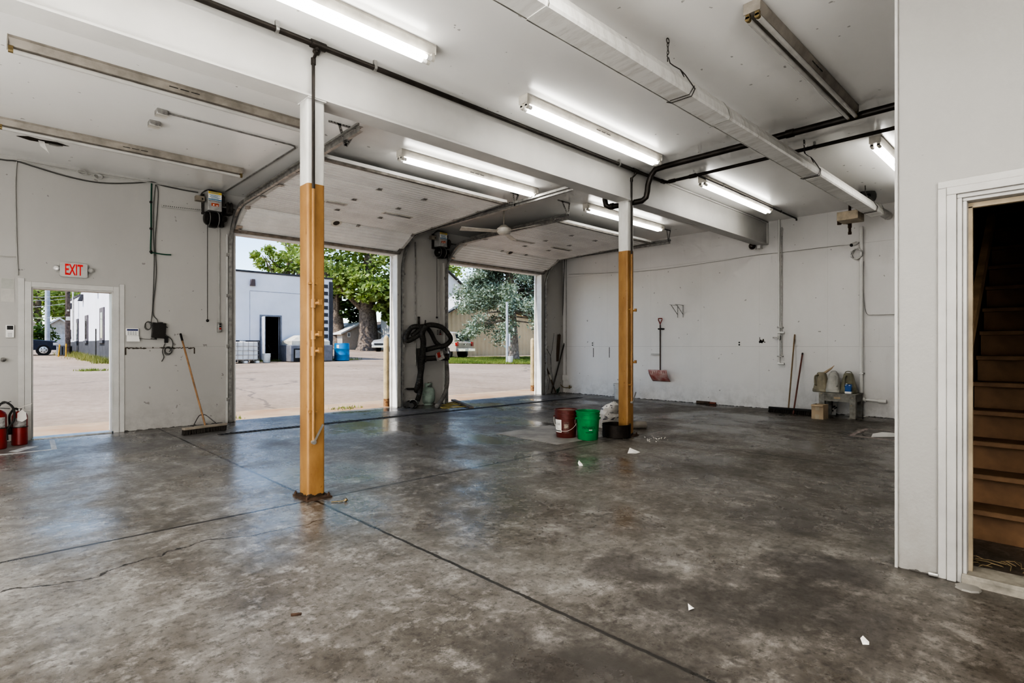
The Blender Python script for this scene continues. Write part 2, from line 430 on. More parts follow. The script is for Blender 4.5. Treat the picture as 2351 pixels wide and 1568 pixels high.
def post(x, label):
    r = thing('steel_post', label, 'post', (x, BY, 0))
    mb = MB(); w, d, rr = .073, .078, .018; poly = []
    for sx, sy, a in ((1, 1, 0), (-1, 1, 90), (-1, -1, 180), (1, -1, 270)):
        for k in range(4):
            an = radians(a+30*k); poly.append((x+sx*(w-rr)+rr*cos(an), BY+sy*(d-rr)+rr*sin(an), .014))
    mb.prism(poly, (0, 0, BZ-.026)); finish('shaft', mb, m_post, r)
    mb = MB(); mb.box(x-.105, x+.105, BY-.14, BY+.13, 0, .014); b = finish('base_plate', mb, m_rust, r)
    for sx, sy in ((-1, -1), (1, -1), (-1, 1), (1, 1)):
        mb = MB(); c = (x+sx*.088, BY+sy*.112, .014)
        mb.cyl(c, (c[0], c[1], .03), .013, n=6); mb.cyl(c, (c[0], c[1], .042), .007, n=8); finish('anchor_bolt', mb, m_rust, b)
    mb = MB(); mb.box(x-.075, x+.075, BY-.1, BY+.1, BZ-.012, BZ-.0005); finish('cap_plate', mb, m_beam, r)
    return r
post(1.948, 'yellow and white steel post in the foreground standing where floor joints cross')
post(6.385, 'yellow and white steel post standing behind the buckets and black pan')
# ------------------------------------------------------------- fluorescent fixtures
LL = 2.44
def fixture(x0, yn, tubes, lit, label, group=None):
    body = m_offw if lit else m_grime
    r = thing('fluorescent_light', label, 'ceiling light', (x0+LL/2, yn+.055, H_-.13), group)
    mb = MB(); z = H_-.001
    poly = [(x0, yn, z), (x0, yn, z-.018), (x0, yn-.006, z-.018), (x0, yn-.006, z-.024), (x0, yn+.006, z-.05), (x0, yn+.02, z-.078), (x0, yn+.09, z-.078), (x0, yn+.104, z-.05), (x0, yn+.116, z-.024), (x0, yn+.116, z-.018), (x0, yn+.11, z-.018), (x0, yn+.11, z)]
    mb.prism(poly, (LL, 0, 0)); h = finish('housing', mb, body, r, smooth=False)
    mb = MB()
    for k in range(3): mb.box(x0+LL/2-.13+k*.09, x0+LL/2-.06+k*.09, yn-.001, yn+.003, z-.052, z-.045)
    finish('knockout_slots', mb, m_dsteel, h)
    for xe in (x0-.004, x0+LL-.002):
        mb = MB(); mb.box(xe, xe+.006, yn-.004, yn+.114, z-.08, z); e = finish('end_cap', mb, body, r)
        ys = (yn+.022, yn+.088) if tubes == 2 else (yn+.03,)
        for yt in ys:
            mb = MB(); xs = xe+.006 if xe < x0 else xe-.03
            mb.box(xs, xs+.03, yt-.014, yt+.014, z-.11, z-.076); mb.cyl((xs, yt, z-.112), (xs+.03, yt, z-.112), .018, n=12)
            finish('lamp_holder', mb, m_offw if lit else m_brass, e)
    for yt in ((yn+.022, yn+.088) if tubes == 2 else (yn+.03,)):
        mb = MB(); zz = z-.113
        mb.cyl((x0+.075, yt, zz), (x0+LL-.075, yt, zz), .019, n=14); t = finish('tube', mb, m_tube if lit else m_dead, r)
        for xa_ in (x0+.032, x0+LL-.075): mb = MB(); mb.cyl((xa_, yt, zz), (xa_+.043, yt, zz), .0192, n=14); finish('tube_cap', mb, m_white if lit else m_dead, t)
    return r
fixture(.165, 5.80, 1, 0, 'long unlit single-tube ceiling light left of the foreground post, nearer of two')
fixture(.15, 7.94, 1, 0, 'long unlit single-tube ceiling light above the exit door, nearest the door wall')
fixture(.21, 3.62, 2, 1, 'lit twin-tube ceiling light at the top edge of the photo, nearest the camera')
fixture(3.785, 3.695, 2, 1, 'lit twin-tube ceiling light hanging over the beam in the middle, bare end facing left')
fixture(3.735, 5.80, 2, 1, 'lit twin-tube ceiling light in front of the left overhead door, under the open panels')
fixture(7.41, 5.80, 2, 1, 'lit twin-tube ceiling light passing behind the far post')
fixture(7.44, 3.715, 2, 1, 'lit twin-tube ceiling light near the end wall, just right of the beam')
fixture(3.91, 1.555, 2, 0, 'unlit grimy twin-tube ceiling light at upper right beyond the tube heater')
fixture(7.44, 1.60, 2, 1, 'lit twin-tube ceiling light half hidden by the partition wall edge')
# unseen area lamps added beyond the frame, in line with the fixture rows
for k, (x, y) in enumerate(((1.4, 1.6), (-2.2, 5.85), (-2.2, 3.7), (-2.2, 1.2), (1.4, -1.4), (-2.0, -1.6))):
    l = bpy.data.lights.new('ceiling_tubes', 'AREA'); l.shape = 'RECTANGLE'; l.size = 2.4; l.size_y = .12; l.energy = 38; l.color = (1, .98, .94)
    o = bpy.data.objects.new('ceiling_tubes', l); COL.objects.link(o); o.location = (x, y, H_-.14)
# ------------------------------------------------------------- overhead doors
m_panel = M('door_panel_white', (.80, .79, .765), .38, var=.07, scale=1.5)
m_seal = M('bottom_seal_grey', (.27, .25, .225), .5, .4, var=.2, scale=12)
m_pane = M('cloudy_pane', (.30, .29, .27), .25, var=.1)
def overhead_door(o, zj, zi, label, vent_u, wins):
    x0, x1 = o[0]-.03, o[1]+.02
    r = thing('overhead_door', label, 'overhead door', ((x0+x1)/2, 7.9, 3.05))
    pts = [(9.425, o[2]+.03), (8.92, zj)]
    for k in range(1, 5): pts.append((8.92-.645*k, zj+(zi-zj)*k/4))
    prof_all = []
    for i in range(5):
        (ya, za), (yb, zb) = pts[i], pts[i+1]
        L = sqrt((yb-ya)**2+(zb-za)**2); t = ((yb-ya)/L, (zb-za)/L); n = (t[1], -t[0])   # n points down/inward
        if n[1] > 0: n = (-n[0], -n[1])
        P = lambda s, d: (ya+t[0]*s+n[0]*d, za+t[1]*s+n[1]*d)
        poly = []; ng = 7; s = .006
        poly.append(P(s, 0))
        for g in range(ng):
            c = .06+g*(L-.1)/(ng-1)
            poly += [P(c-.009, 0), P(c-.005, -.016), P(c+.005, -.016), P(c+.009, 0)]
        poly += [P(L-.006, 0), P(L-.006, -.045), P(s, -.045)]
        mb = MB(); mb.prism([(x0, y, z) for y, z in poly], (x1-x0, 0, 0)); pn = finish('door_panel', mb, m_panel, r, smooth=False)
        prof_all.append((P, L, t, n))
        for xe in (x0-.004, x1-.05):
            mb = MB(); q = [P(.01, .004), P(L-.01, .004), P(L-.01, -.048), P(.01, -.048)]
            mb.prism([(xe, y, z) for y, z in q], (.054, 0, 0)); finish('end_stile', mb, m_trim, pn, smooth=False)
        # hinges along the upper joint, rollers at the ends
        for k in range(4):
            xx = x0+(x1-x0)*(k+.5)/4+(.02 if i % 2 else -.03)
            if i < 4 and k in (1, 2):
                y, z = P(L, .004); mb = MB(); mb.obox((xx, y, z), (.06, .10, .006), (1,0,0), (0, t[0], t[1])); y2, z2 = P(L, .012)
                mb.cyl((xx-.035, y2, z2), (xx+.035, y2, z2), .008, n=8); finish('hinge', mb, m_galv, pn)
        for xe, sg in ((x0, -1), (x1, 1)):
            y, z = P(L-.01, .012); mb = MB()
            mb.obox((xe-sg*.04, y, z), (.07, .09, .005), (1,0,0), (0, t[0], t[1]))
            mb.cyl((xe-sg*.07, y, z+.012), (xe+sg*.075, y, z+.012), .006, n=8); mb.cyl((xe+sg*.055, y, z+.012), (xe+sg*.08, y, z+.012), .022, n=12)
            finish('roller', mb, m_galv, pn)
        if i == 0:
            mb = MB(); q = [P(-.045, .02), P(.012, .02), P(.012, -.05), P(-.045, -.05)]
            mb.prism([(x0, y, z) for y, z in q], (x1-x0, 0, 0)); s_ = finish('bottom_rail', mb, m_seal, pn, smooth=False)
            mb = MB(); q = [P(-.085, .0), P(-.045, .006), P(-.045, -.04), P(-.085, -.03)]
            mb.prism([(x0+.01, y, z) for y, z in q], (x1-x0-.02, 0, 0)); finish('weather_strip', mb, M('pale_seal', (.42, .40, .37), .6), s_, smooth=False)
            # vent / exhaust port
            rr = ray(*vent_u); tt = None
            # intersect the viewing line with the panel plane
            d = Vector((0, n[0], n[1])); p0 = Vector((0, ya, za)); ro = Vector((0, 0, CH)); rv = Vector(rr)
            hit = ro+rv*((p0-ro).dot(d)/rv.dot(d)); mb = MB()
            mb.lathe([(.095, 0), (.095, .008), (.07, .016), (.055, .012)], hit, d, 22); vp = finish('exhaust_port', mb, m_offw, pn)
            mb = MB(); mb.lathe([(.056, .0), (.056, .011), (.0, .011)], hit, d, 22); finish('port_flap', mb, m_dsteel, vp)
            # corner lift bracket
            for xe, sg in ((x0+.05, 1), (x1-.05, -1)):
                y, z = P(.05, .01); mb = MB(); mb.obox((xe, y, z), (.09, .14, .006), (1,0,0), (0, t[0], t[1])); mb.bar((xe, *P(.03, .03)), (xe+sg*.14, *P(.02, .02)), .015, .012)
                finish('lift_bracket', mb, m_galv, pn)
        if i == 2 or i == 1:
            for (ua, va, ub, vb) in wins:
                d = Vector((0, n[0], n[1])); p0 = Vector((0, ya, za)); ro = Vector((0, 0, CH)); h = []
                for u, v in ((ua, va), (ub, vb)):
                    rv = Vector(ray(u, v)); h.append(ro+rv*((p0-ro).dot(d)/rv.dot(d)))
                s0 = (Vector((0, h[0].y-ya, h[0].z-za))).dot(Vector((0, t[0], t[1])))
                if not 0.05 < s0 < L-.05: continue
                s0 = min(max(s0, .12), L-.12); a, b = h[0].x, h[1].x
                mb = MB(); c = P(s0, .006); mb.obox(((a+b)/2, *c), (b-a+.03, .105, .014), (1,0,0), (0, t[0], t[1])); w_ = finish('window_frame', mb, m_offw, pn, bevel=.004)
                mb = MB(); c = P(s0, .0145); mb.obox(((a+b)/2, *c), (b-a-.03, .062, .004), (1,0,0), (0, t[0], t[1])); finish('pane', mb, m_pane, w_)
    # stiffening strut along the last (innermost) panel edge
    P, L, t, n = prof_all[-1]
    mb = MB(); q = [P(L-.06, .002), P(L-.06, .03), P(L-.01, .03), P(L-.01, .002)]
    mb.prism([(x0+.05, y, z) for y, z in q], (x1-x0-.1, 0, 0)); finish('top_strut', mb, m_seal, r, smooth=False)
    return r
overhead_door(O1, 3.375, 3.50, 'left overhead sectional door rolled open overhead, nearer the exit door', (772, 511), [(748, 461, 797, 468), (880, 487, 952, 496)])
overhead_door(O2, 3.345, 3.425, 'right overhead sectional door rolled open overhead, nearer the end wall', (1172, 579), [(1177, 550, 1231, 557), (1269, 567, 1317, 573)])
def track(xc, sg, zt, zi, yend, label):
    """sg: +1 when the channel opens toward +x"""
    r = thing('door_track', label, 'door track', (xc, 7.5, 0))
    prof = [(0, -.026), (sg*.04, -.026), (sg*.04, -.022), (sg*.004, -.022), (sg*.004, .022), (sg*.04, .022), (sg*.04, .026), (0, .026)]
    path = [(9.44, .012), (9.44, 2.72)]
    cy, cz, R = 9.44-.62, 2.72, .62
    for k in range(1, 11):
        a = pi/2*k/10; path.append((cy+R*cos(a), cz+(zt+.03-cz)*sin(a)))
    path.append((yend, zi))
    mb = MB(); mb.sweep(prof, path, xc); finish('rail', mb, m_galv, r, smooth=False)
    mb = MB(); mb.box(xc-sg*.035, xc-sg*.005, 9.462, 9.498, .002, 3.0); mb.box(xc-sg*.038, xc-sg*.004, 9.40, 9.462, .002, 2.95) if 0 else None
    finish('mounting_angle', mb, m_trim, r, smooth=False)
    for z in (.35, 1.2, 2.0, 2.65):
        mb = MB(); mb.box(xc-sg*.03, xc+sg*.002, 9.405, 9.462, z, z+.05); finish('track_bracket', mb, m_galv, r)
    # reinforcing angle on the flat run
    mb = MB(); ya = 8.6; q = [(xc-sg*.002, ya, zt+.055), (xc-sg*.03, ya, zt+.055), (xc-sg*.03, ya, zt+.058), (xc-sg*.002, ya, zt+.10)]
    mb.prism(q, (0, yend-ya, zi-zt-.025)); finish('stiffener', mb, m_galv, r, smooth=False)
    return r
def hanger(p, q, foot, label):
    """perforated strap hanger: flat bar p-q under the ceiling, two legs to foot"""
    r = thing('strap_hanger', label, 'bracket', tuple(foot))
    p, q, foot = Vector(p), Vector(q), Vector(foot)
    def strap(a, b, nm):
        a, b = Vector(a), Vector(b); mb = MB(); d = (b-a).normalized(); side = Vector((0, 1, 0)) if abs(d.z) > .3 else Vector((0, 0, 1))
        ax = d; ay = (side-ax*side.dot(ax)).normalized()
        vp = Vector((0,-1,0))
        w2 = .016
        perp = Vector((0,0,1)) if abs(d.z) < .5 else Vector((1,0,0))
        perp = (perp-d*perp.dot(d)).normalized(); nrm = d.cross(perp)
        mb.obox((a+b)/2, ((b-a).length, .036, .003), d, perp); o = finish(nm, mb, m_galv, r, smooth=False)
        mb = MB(); m = int((b-a).length/.032)
        for k in range(1, m): c = a+d*(b-a).length*k/m; mb.cyl(c-nrm*.0022, c+nrm*.0022, .0075, n=8)
        if m > 1: finish('strap_holes', mb, m_dsteel, o)
    strap(p, q, 'cross_strap'); strap(p+(q-p)*.35, foot, 'strap_leg'); strap(p+(q-p)*.95, foot, 'strap_leg')
    return r
track(O1[0]-.105, 1, 3.375, 3.50, 5.25, 'left vertical and ceiling track of the left overhead door')
track(O1[1]+.095, -1, 3.375, 3.47, 5.05, 'right vertical and ceiling track of the left overhead door')
track(O2[0]-.095, 1, 3.345, 3.40, 6.02, 'left vertical and ceiling track of the right overhead door, by the hose')
track(O2[1]+.105, -1, 3.345, 3.385, 5.95, 'right vertical and ceiling track of the right overhead door, by the corner')
hanger((2.70, 5.62, 3.645), (3.05, 5.62, 3.645), (2.90, 5.62, 3.42), 'perforated strap hanger close behind the foreground post')
hanger((6.02, 6.25, 3.645), (6.20, 6.25, 3.645), (6.10, 6.25, 3.43), 'pale perforated strap hanger above the ceiling fan, between two lights')
hanger((6.88, 6.02, 3.645), (7.20, 6.02, 3.645), (7.15, 6.02, 3.42), 'dark perforated strap hanger holding the right door track near the fan')
hanger((10.18, 5.98, 3.645), (10.42, 5.98, 3.645), (10.33, 5.98, 3.40), 'perforated strap hanger holding the track end near the end wall')
for o, lab in ((O1, 'steel lift shaft with springs above the left overhead door'), (O2, 'steel lift shaft with springs above the right overhead door')):
    r = thing('lift_shaft', lab, 'lift shaft', ((o[0]+o[1])/2, 9.32, 3.36)); zc = 3.40
    mb = MB(); mb.cyl((o[0]-.28, 9.33, zc), (o[1]+.16, 9.33, zc), .016, n=10); finish('shaft', mb, m_galv, r)
    mb = MB(); mb.cyl((o[0]+.3, 9.33, zc), (o[0]+1.5, 9.33, zc), .036, n=14); mb.cyl((o[0]+1.7, 9.33, zc), (o[0]+2.7, 9.33, zc), .036, n=14); finish('spring', mb, m_dsteel, r)
    for xx in (o[0]-.13, o[1]+.11):
        mb = MB(); mb.lathe([(.03, -.03), (.085, -.03), (.085, -.02), (.07, -.01), (.07, .01), (.085, .02), (.085, .03), (.03, .03)], (xx, 9.33, zc), (1,0,0), 18); finish('cable_drum', mb, m_dsteel, r)
        mb = MB(); mb.box(xx-.05, xx+.05, 9.31, 9.497, zc-.10, zc+.06); finish('bearing_plate', mb, m_dsteel, r)
# ------------------------------------------------------------- door openers
m_ogrey = M('opener_grey', (.46, .45, .43), .45, .3, var=.15, scale=9)
m_yel = M('label_yellow', (.62, .46, .10), .5); m_blue = M('label_blue', (.12, .25, .36), .5); m_orange = M('label_orange_red', (.50, .12, .06), .5)
m_motor = M('motor_black', (.030, .027, .024), .3, .4, var=.2)
def opener(dx, dz, label):
    r = thing('door_opener', label, 'door opener', (2.60+dx, 9.3, 3.05+dz))
    xa, xb, ya, yb, za, zb = 2.515+dx, 2.71+dx, 9.25, 9.45, 3.30+dz, 3.60+dz
    mb = MB(); mb.box(xa, xb, ya, yb, za, zb); c = finish('control_box', mb, m_ogrey, r, bevel=.006)
    def plate(nm, x0, x1, z0, z1, m): mb = MB(); mb.box(x0, x1, ya-.003, ya-.0006, z0, z1); return finish(nm, mb, m, c, smooth=False)
    plate('warning_label', xa+.004, xb-.006, zb-.15, zb-.004, m_paper)
    for nm, a, b, m in (('label_band', .004, .012, m_black), ('label_yellow_band', .013, .048, m_yel), ('label_blue_band', .122, .142, m_blue), ('label_band', .150, .157, m_black)):
        mb = MB(); mb.box(xa+.004, xb-.006, ya-.0045, ya-.0032, zb-b, zb-a); finish(nm, mb, m, c, smooth=False)
    mb = MB()
    for z, a, b in ((.028, .03, .15), (.062, .015, .17), (.078, .03, .14), (.094, .02, .175), (.110, .04, .15)):
        mb.box(xa+a, xa+b, ya-.0052, ya-.0046, zb-z-.005, zb-z+.003)
    finish('label_text', mb, m_blue, c, smooth=False)
    plate('brand_sticker', xa+.045, xa+.15, za+.07, za+.115, m_orange)
    mb = MB(); mb.box(xa+.068, xa+.086, ya-.0045, ya-.0032, za+.078, za+.098); mb.box(xa+.112, xa+.138, ya-.0045, ya-.0032, za+.075, za+.088); finish('sticker_marks', mb, m_paper, c, smooth=False)
    mb = MB(); cx = 2.60+dx; z0 = 3.185+dz
    mb.lathe([(.0, -.125), (.045, -.125), (.075, -.115), (.098, -.09), (.102, -.03), (.102, .06), (.09, .085), (.05, .095), (.0, .095)], (cx, 9.33, z0), (1, 0, 0), 24); mo = finish('motor', mb, m_motor, r)
    mb = MB(); mb.lathe([(.103, .062), (.112, .062), (.112, .07), (.103, .07)], (cx, 9.33, z0), (1,0,0), 24); mb.lathe([(.103, -.062), (.108, -.062), (.108, -.056), (.103, -.056)], (cx, 9.33, z0), (1,0,0), 24); finish('motor_ring', mb, m_ogrey, mo)
    mb = MB(); mb.box(cx-.05, cx+.05, 9.28, 9.38, z0-.13, z0-.09); finish('motor_foot', mb, m_motor, mo, bevel=.005)
    mb = MB(); mb.box(xb+.012, xb+.075, 9.27, 9.4, z0-.02, z0+.06); mb.box(xb-.005, xb+.04, 9.28, 9.38, z0-.11, z0-.01); mb.box(xb+.004, xb+.02, 9.3, 9.35, z0+.06, za+.12); finish('brake', mb, m_motor, r, bevel=.004)
    mb = MB(); mb.box(xa-.14, xa-.025, 9.33, 9.43, zb-.16, zb-.085); b = finish('junction_box', mb, M('tan_metal', (.33, .29, .235), .5, .3, var=.12), r, bevel=.003)
    mb = MB(); mb.box(xa-.065, xa-.045, 9.326, 9.33, zb-.145, zb-.115); finish('knockout', mb, m_black, b)
    mb = MB(); mb.tube(spline([(xa-.06, 9.4, zb-.085), (xa-.05, 9.39, zb-.03), (xa+.03, 9.38, zb+.035), (xa+.12, 9.38, zb+.035), (xb+.07, 9.4, zb-.01)], 6), .008); finish('whip_conduit', mb, m_dsteel, r)
    mb = MB(); mb.box(xa-.03, xb+.09, 9.44, 9.497, za-.03, zb-.02); mb.box(xb+.02, xb+.06, 9.3, 9.497, za+.1, zb-.04); finish('bracket', mb, m_dsteel, r)
    return r
opener(0, 0, 'door opener with yellow warning label beside the left overhead door, above the push broom')
opener(4.36, .0, 'door opener with yellow warning label on the pier between the overhead doors')
# ------------------------------------------------------------- infrared tube heater
r = thing('tube_heater', 'long aluminium infrared tube heater hanging from the ceiling on chains', 'heater', (5.7, 2.265, 3.0))
def hz(x): return 3.197+.0099*(x-2.12)
HP = [(.065, 0), (-.092, .010), (-.100, .030), (-.085, .095), (-.045, .165), (.012, .212), (.095, .225), (.175, .175)]
def hood(x0, x1, grow, nm):
    prof = [(a, b) for a, b in HP] if not grow else [(a*1.0+(-.004 if a < .05 else .002), b+(.004 if b > .05 else -.004)) for a, b in HP]
    inner = [(a*.96+.006, b+(.006 if b < .02 else -.006)) for a, b in prof[::-1]]
    poly = [(x0, 2.265+a, hz(x0)+b) for a, b in prof+inner]
    mb = MB(); mb.prism(poly, (x1-x0, 0, hz(x1)-hz(x0))); o = finish(nm, mb, m_hood, r, smooth=False)
    mb = MB()
    for k in (0, -1): a, b = prof[k]; mb.cyl((x0, 2.265+a, hz(x0)+b), (x1, 2.265+a, hz(x1)+b), .005, n=6)
    finish('rolled_edge', mb, m_alu, o)
    mb = MB(); mb.prism([(x1-.03, 2.265+a*1.03-.002, hz(x1)+b*1.02-.003) for a, b in prof]+[(x1-.03, 2.265+a, hz(x1)+b) for a, b in prof[::-1]], (.010, 0, 0)); finish('seam_band', mb, m_alu, o, smooth=False)
def hood_mat():
    t = NT('heater_aluminium'); pos = t.n('NewGeometry').outputs['Position']
    nn = t.noise(t.scale(pos, (4.5, 1, 1.0)), 3.2, 6, .7); n2 = t.noise(t.scale(pos, (7, 1, 2.2)), 4, 5, .75)
    c = t.mix(t.ramp(nn, (.45, 0.0), (.7, .7)), (.76, .75, .72), (.52, .50, .46))
    c = t.mix(t.math('MULTIPLY', t.ramp(n2, (.60, 0.0), (.70, 1.0)), .45), c, (.22, .2, .17))
    t.pri(**{'Base Color': c, 'Metallic': .25, 'Roughness': t.math('ADD', t.math('MULTIPLY', nn, .35), .25)}); return t.m
m_hood = hood_mat()
for a, b, g in ((-2.0, 2.42, 0), (2.38, 4.8, .02), (4.76, 7.28, 0), (7.24, 10.25, .02)): hood(a, b, g, 'reflector')
mb = MB(); mb.cyl((-1.9, 2.275, hz(-1.9)+.12), (10.2, 2.275, hz(10.2)+.12), .05, n=14); finish('radiant_tube', mb, m_dsteel, r)
mb = MB(); xb = 9.35; mb.box(9.95, 10.3, 2.44, 2.74, hz(xb)-.03, hz(xb)+.11)
finish('burner_box', mb, M('burner_tan', (.52, .44, .33), .5, .2, var=.18, scale=8), r, bevel=.006)
mb = MB(); mb.cyl((10.26, 2.265, hz(9.7)+.13), (10.85, 2.22, hz(9.7)+.11), .065, n=16); mb.cyl((10.20, 2.265, hz(9.7)+.13), (10.28, 2.265, hz(9.7)+.13), .095, n=16); finish('air_intake', mb, m_alu, r)
mb = MB(); mb.lathe([(.03, -.05), (.11, -.05), (.13, -.02), (.13, .03), (.10, .05), (.03, .05)], (10.05, 2.34, hz(9.6)+.31), (.8, .6, 0), 18); finish('blower', mb, m_black, r)
for x in (3.905, 6.98, 9.62):
    zt = H_; zb = hz(x)+.30
    mb = MB(); mb.tube(arcpts((x, 2.265, zt-.022), .02, 0, 2*pi*.97, 12, (1,0,0), (0,0,1)), .004, 6); ch = finish('ceiling_hook', mb, m_dsteel, r)
    mb = MB(); z = zt-.04; k = 0
    while z > zb+.03:
        e = Vector((1,0,0)) if k % 2 else Vector((0,1,0))
        loop = [Vector((x, 2.265, z-.013))+e*.0075*cos(a)+Vector((0,0,.019))*sin(a) for a in [2*pi*i/10 for i in range(10)]]
        mb.tube(loop, .0027, 5, closed=True); z -= .031; k += 1
    mb.tube(spline([(x, 2.265, zb+.04), (x+.014, 2.265, zb+.025), (x, 2.265, zb+.008), (x-.012, 2.265, zb-.01), (x+.002, 2.265, zb-.02)], 5), .0035, 6)
    finish('chain', mb, m_dsteel, ch)
    q = lambda d, a, b: Vector((x+d, 2.265+a, hz(x)+b))
    mb = MB(); mb.tube([q(-.03, -.015, .235), q(-.005, 0, .275), q(.01, 0, .285), q(.025, -.005, .245), q(.05, -.02, .228), q(.16, -.02, .235), q(.185, -.05, .19), q(.225, -.112, .07), q(.17, -.112, -.005), q(.14, .05, -.018), q(.11, .075, -.012)], .0045, 6)
    mb.tube([q(.16, -.02, .235), q(.165, -.04, .19), q(.15, -.055, .16)], .0045, 6); mb.tube([q(.215, -.112, .09), q(.14, -.108, .0), q(.10, .04, -.016)], .0038, 6); finish('wire_hanger', mb, m_dsteel, r)
# ------------------------------------------------------------- pipes under the ceiling
def pipe(nm, pts, rad, m, label, cat='pipe', fits=(), clamps=(), n=10):
    mb = MB(); mb.tube(pts, rad, n)
    o = finish(nm, mb, m); tag(o, label, cat)
    for a, b, k in fits:
        mb = MB(); mb.cyl(a, b, rad*k, n=12); finish('pipe_fitting', mb, m, o)
    for c in clamps:
        mb = MB(); c = Vector(c); ax = Vector((1,0,0)) if abs(pts[1][0]-pts[0][0]) > abs(pts[1][1]-pts[0][1]) else Vector((0,1,0))
        mb.cyl(c-ax*.012, c+ax*.012, rad*1.28, n=12); mb.box(c.x-.012, c.x+.012, c.y-.012, c.y+.012, c.z, H_-.002); finish('pipe_clamp', mb, m_galv, o)
    return o
zp = 3.585; yp = 4.175
pipe('air_pipe', [(XL+.1, yp, zp), (7.05, yp, zp), (7.13, yp-.03, zp), (7.13, yp-.12, zp), (7.13, .74, zp)], .022, m_blackpipe,
     'black iron pipe running along the beam then turning toward the partition wall',
     fits=[((1.86, yp, zp), (1.98, yp, zp), 1.45), ((1.93, yp, zp+.0), (1.93, yp+.06, zp-.03), 1.3), ((7.02, yp, zp), (7.10, yp, zp), 1.3), ((7.13, yp-.06, zp), (7.13, yp-.15, zp), 1.3), ((7.13, 3.80, zp), (7.13, 3.70, zp), 1.3), ((6.30, yp, zp), (6.42, yp, zp), 1.3)],
     clamps=[(1.60, yp, zp), (2.42, yp, zp), (5.98, yp, zp), (6.75, yp, zp), (7.13, 2.2, zp)])
pipe('drain_pipe', [(6.455, .74, zp-.01), (6.455, 3.78, zp-.01), (6.455, 3.93, zp-.02), (6.455, 4.0, zp-.09), (6.455, 4.04, zp-.2), (6.455, 4.05, 3.30), (6.455, 4.07, 3.225), (6.455, 4.13, 3.19), (6.40, 4.50, 3.18), (6.385, 4.62, 3.185), (6.36, 4.66, 3.21), (6.35, 4.67, 3.28), (6.35, 4.67, H_-.002)], .037, m_blackpipe,
     'thick black pipe dropping under the beam beside the far post', fits=[((6.455, 2.2, zp-.01), (6.455, 2.28, zp-.01), 1.2), ((6.385, 4.55, 3.182), (6.385, 4.60, 3.184), 1.22)], n=12)
# air drops on the two posts: dark at the top, painted yellow below
def drop(xp, label, taps):
    yf = BY-.078-.03
    pts = [(xp, yp, zp-.02), (xp, yp+.0, zp-.05), (xp, yf, zp-.09), (xp, yf, 2.46)]
    o = pipe('air_drop_pipe', pts, .0125, m_blackpipe, label, fits=[((xp, yp, zp-.045), (xp, yp, zp-.005), 1.6), ((xp, yf, zp-.13), (xp, yf, zp-.08), 1.5)])
    mb = MB(); mb.cyl((xp, yf, .46), (xp, yf, 2.47), .013, n=10)
    for z in taps: mb.cyl((xp, yf, z-.035), (xp, yf, z+.035), .021, n=10); mb.cyl((xp, yf, z), (xp+.035, yf-.035, z+.005), .012, n=8); mb.box(xp+.025, xp+.05, yf-.05, yf-.025, z-.01, z+.03)
    for z in (.70, 1.72): mb.box(xp-.03, xp+.03, yf-.005, yf+.03, z-.008, z+.008)
    finish('yellow_pipe', mb, m_post, o)
    mb = MB(); mb.obox((xp+.035, yf-.02, .53), (.016, .006, .15), (1,0,-.55), (0,1,0)); mb.cyl((xp, yf-.02, .46), (xp, yf+.01, .46), .018, n=10); finish('valve_handle', mb, m_alu, o)
    return o
drop(1.910, 'thin air pipe with taps running down the front of the foreground post', (1.18, 1.31, 1.56))
drop(6.362, 'thin air pipe running down the front of the far post behind the buckets', (1.0, 1.7))
pipe('wall_feed_pipe', [(7.13, 3.72, zp+.02), (9.0, 3.72, zp+.03), (11.04, 3.72, zp+.035), (11.055, 3.72, zp+.0)], .014, m_blackpipe, 'thin dark pipe along the ceiling ending at the end wall above its white conduit', clamps=[(8.0, 3.72, zp+.03), (10.3, 3.72, zp+.034)])
pipe('gas_drop_pipe', [(10.4, 2.67, H_-.002), (10.4, 2.67, 3.08)], .02, m_rust, 'short brown gas pipe with a valve hanging below the tube heater end', fits=[((10.4, 2.67, 3.08), (10.4, 2.67, 3.12), 1.35), ((10.4, 2.67, 3.19), (10.4, 2.67, 3.28), 1.45), ((10.4, 2.67, 3.26), (10.28, 2.78, 3.27), .8), ((10.27, 2.79, 3.24), (10.27, 2.79, 3.30), 1.6)])
pipe('vent_pipe', [(4.06, .74, H_-.06), (4.06, 1.09, H_-.06), (4.06, 1.16, H_-.03), (4.06, 1.17, H_-.002)], .03, m_blackpipe, 'short dark pipe in the top corner beside the partition wall')
# ------------------------------------------------------------- ceiling fan
r = thing('ceiling_fan', 'white ceiling fan with blades at rest between the overhead doors', 'ceiling fan', (6.64, 7.06, 3.2)); fx, fy = 6.64, 7.06
mb = MB(); mb.lathe([(.0, 0), (.045, 0), (.07, -.02), (.07, -.035), (.02, -.05)], (fx, fy, H_-.001), n=18); finish('canopy', mb, m_offw, r)
mb = MB(); mb.cyl((fx, fy, 3.30), (fx, fy, H_-.04), .012, n=10); finish('downrod', mb, m_grime, r)
mb = MB(); mb.lathe([(.015, .13), (.05, .12), (.10, .075), (.125, .06), (.125, .0), (.10, -.03), (.05, -.045), (0, -.045)], (fx, fy, 3.23), n=24); finish('motor_housing', mb, m_offw, r)
for a in (154, 34, 274):
    a = radians(a); d = Vector((cos(a), sin(a), 0)); s_ = Vector((-sin(a), cos(a), .22)); c = Vector((fx, fy, 3.235))
    mb = MB(); mb.hexa([c+d*.11-s_*.05, c+d*.78-s_*.075, c+d*.78+s_*.075, c+d*.11+s_*.05, c+d*.11-s_*.05+Vector((0,0,.008)), c+d*.78-s_*.075+Vector((0,0,.008)), c+d*.78+s_*.075+Vector((0,0,.008)), c+d*.11+s_*.05+Vector((0,0,.008))])
    finish('blade', mb, m_offw, r, bevel=.003)
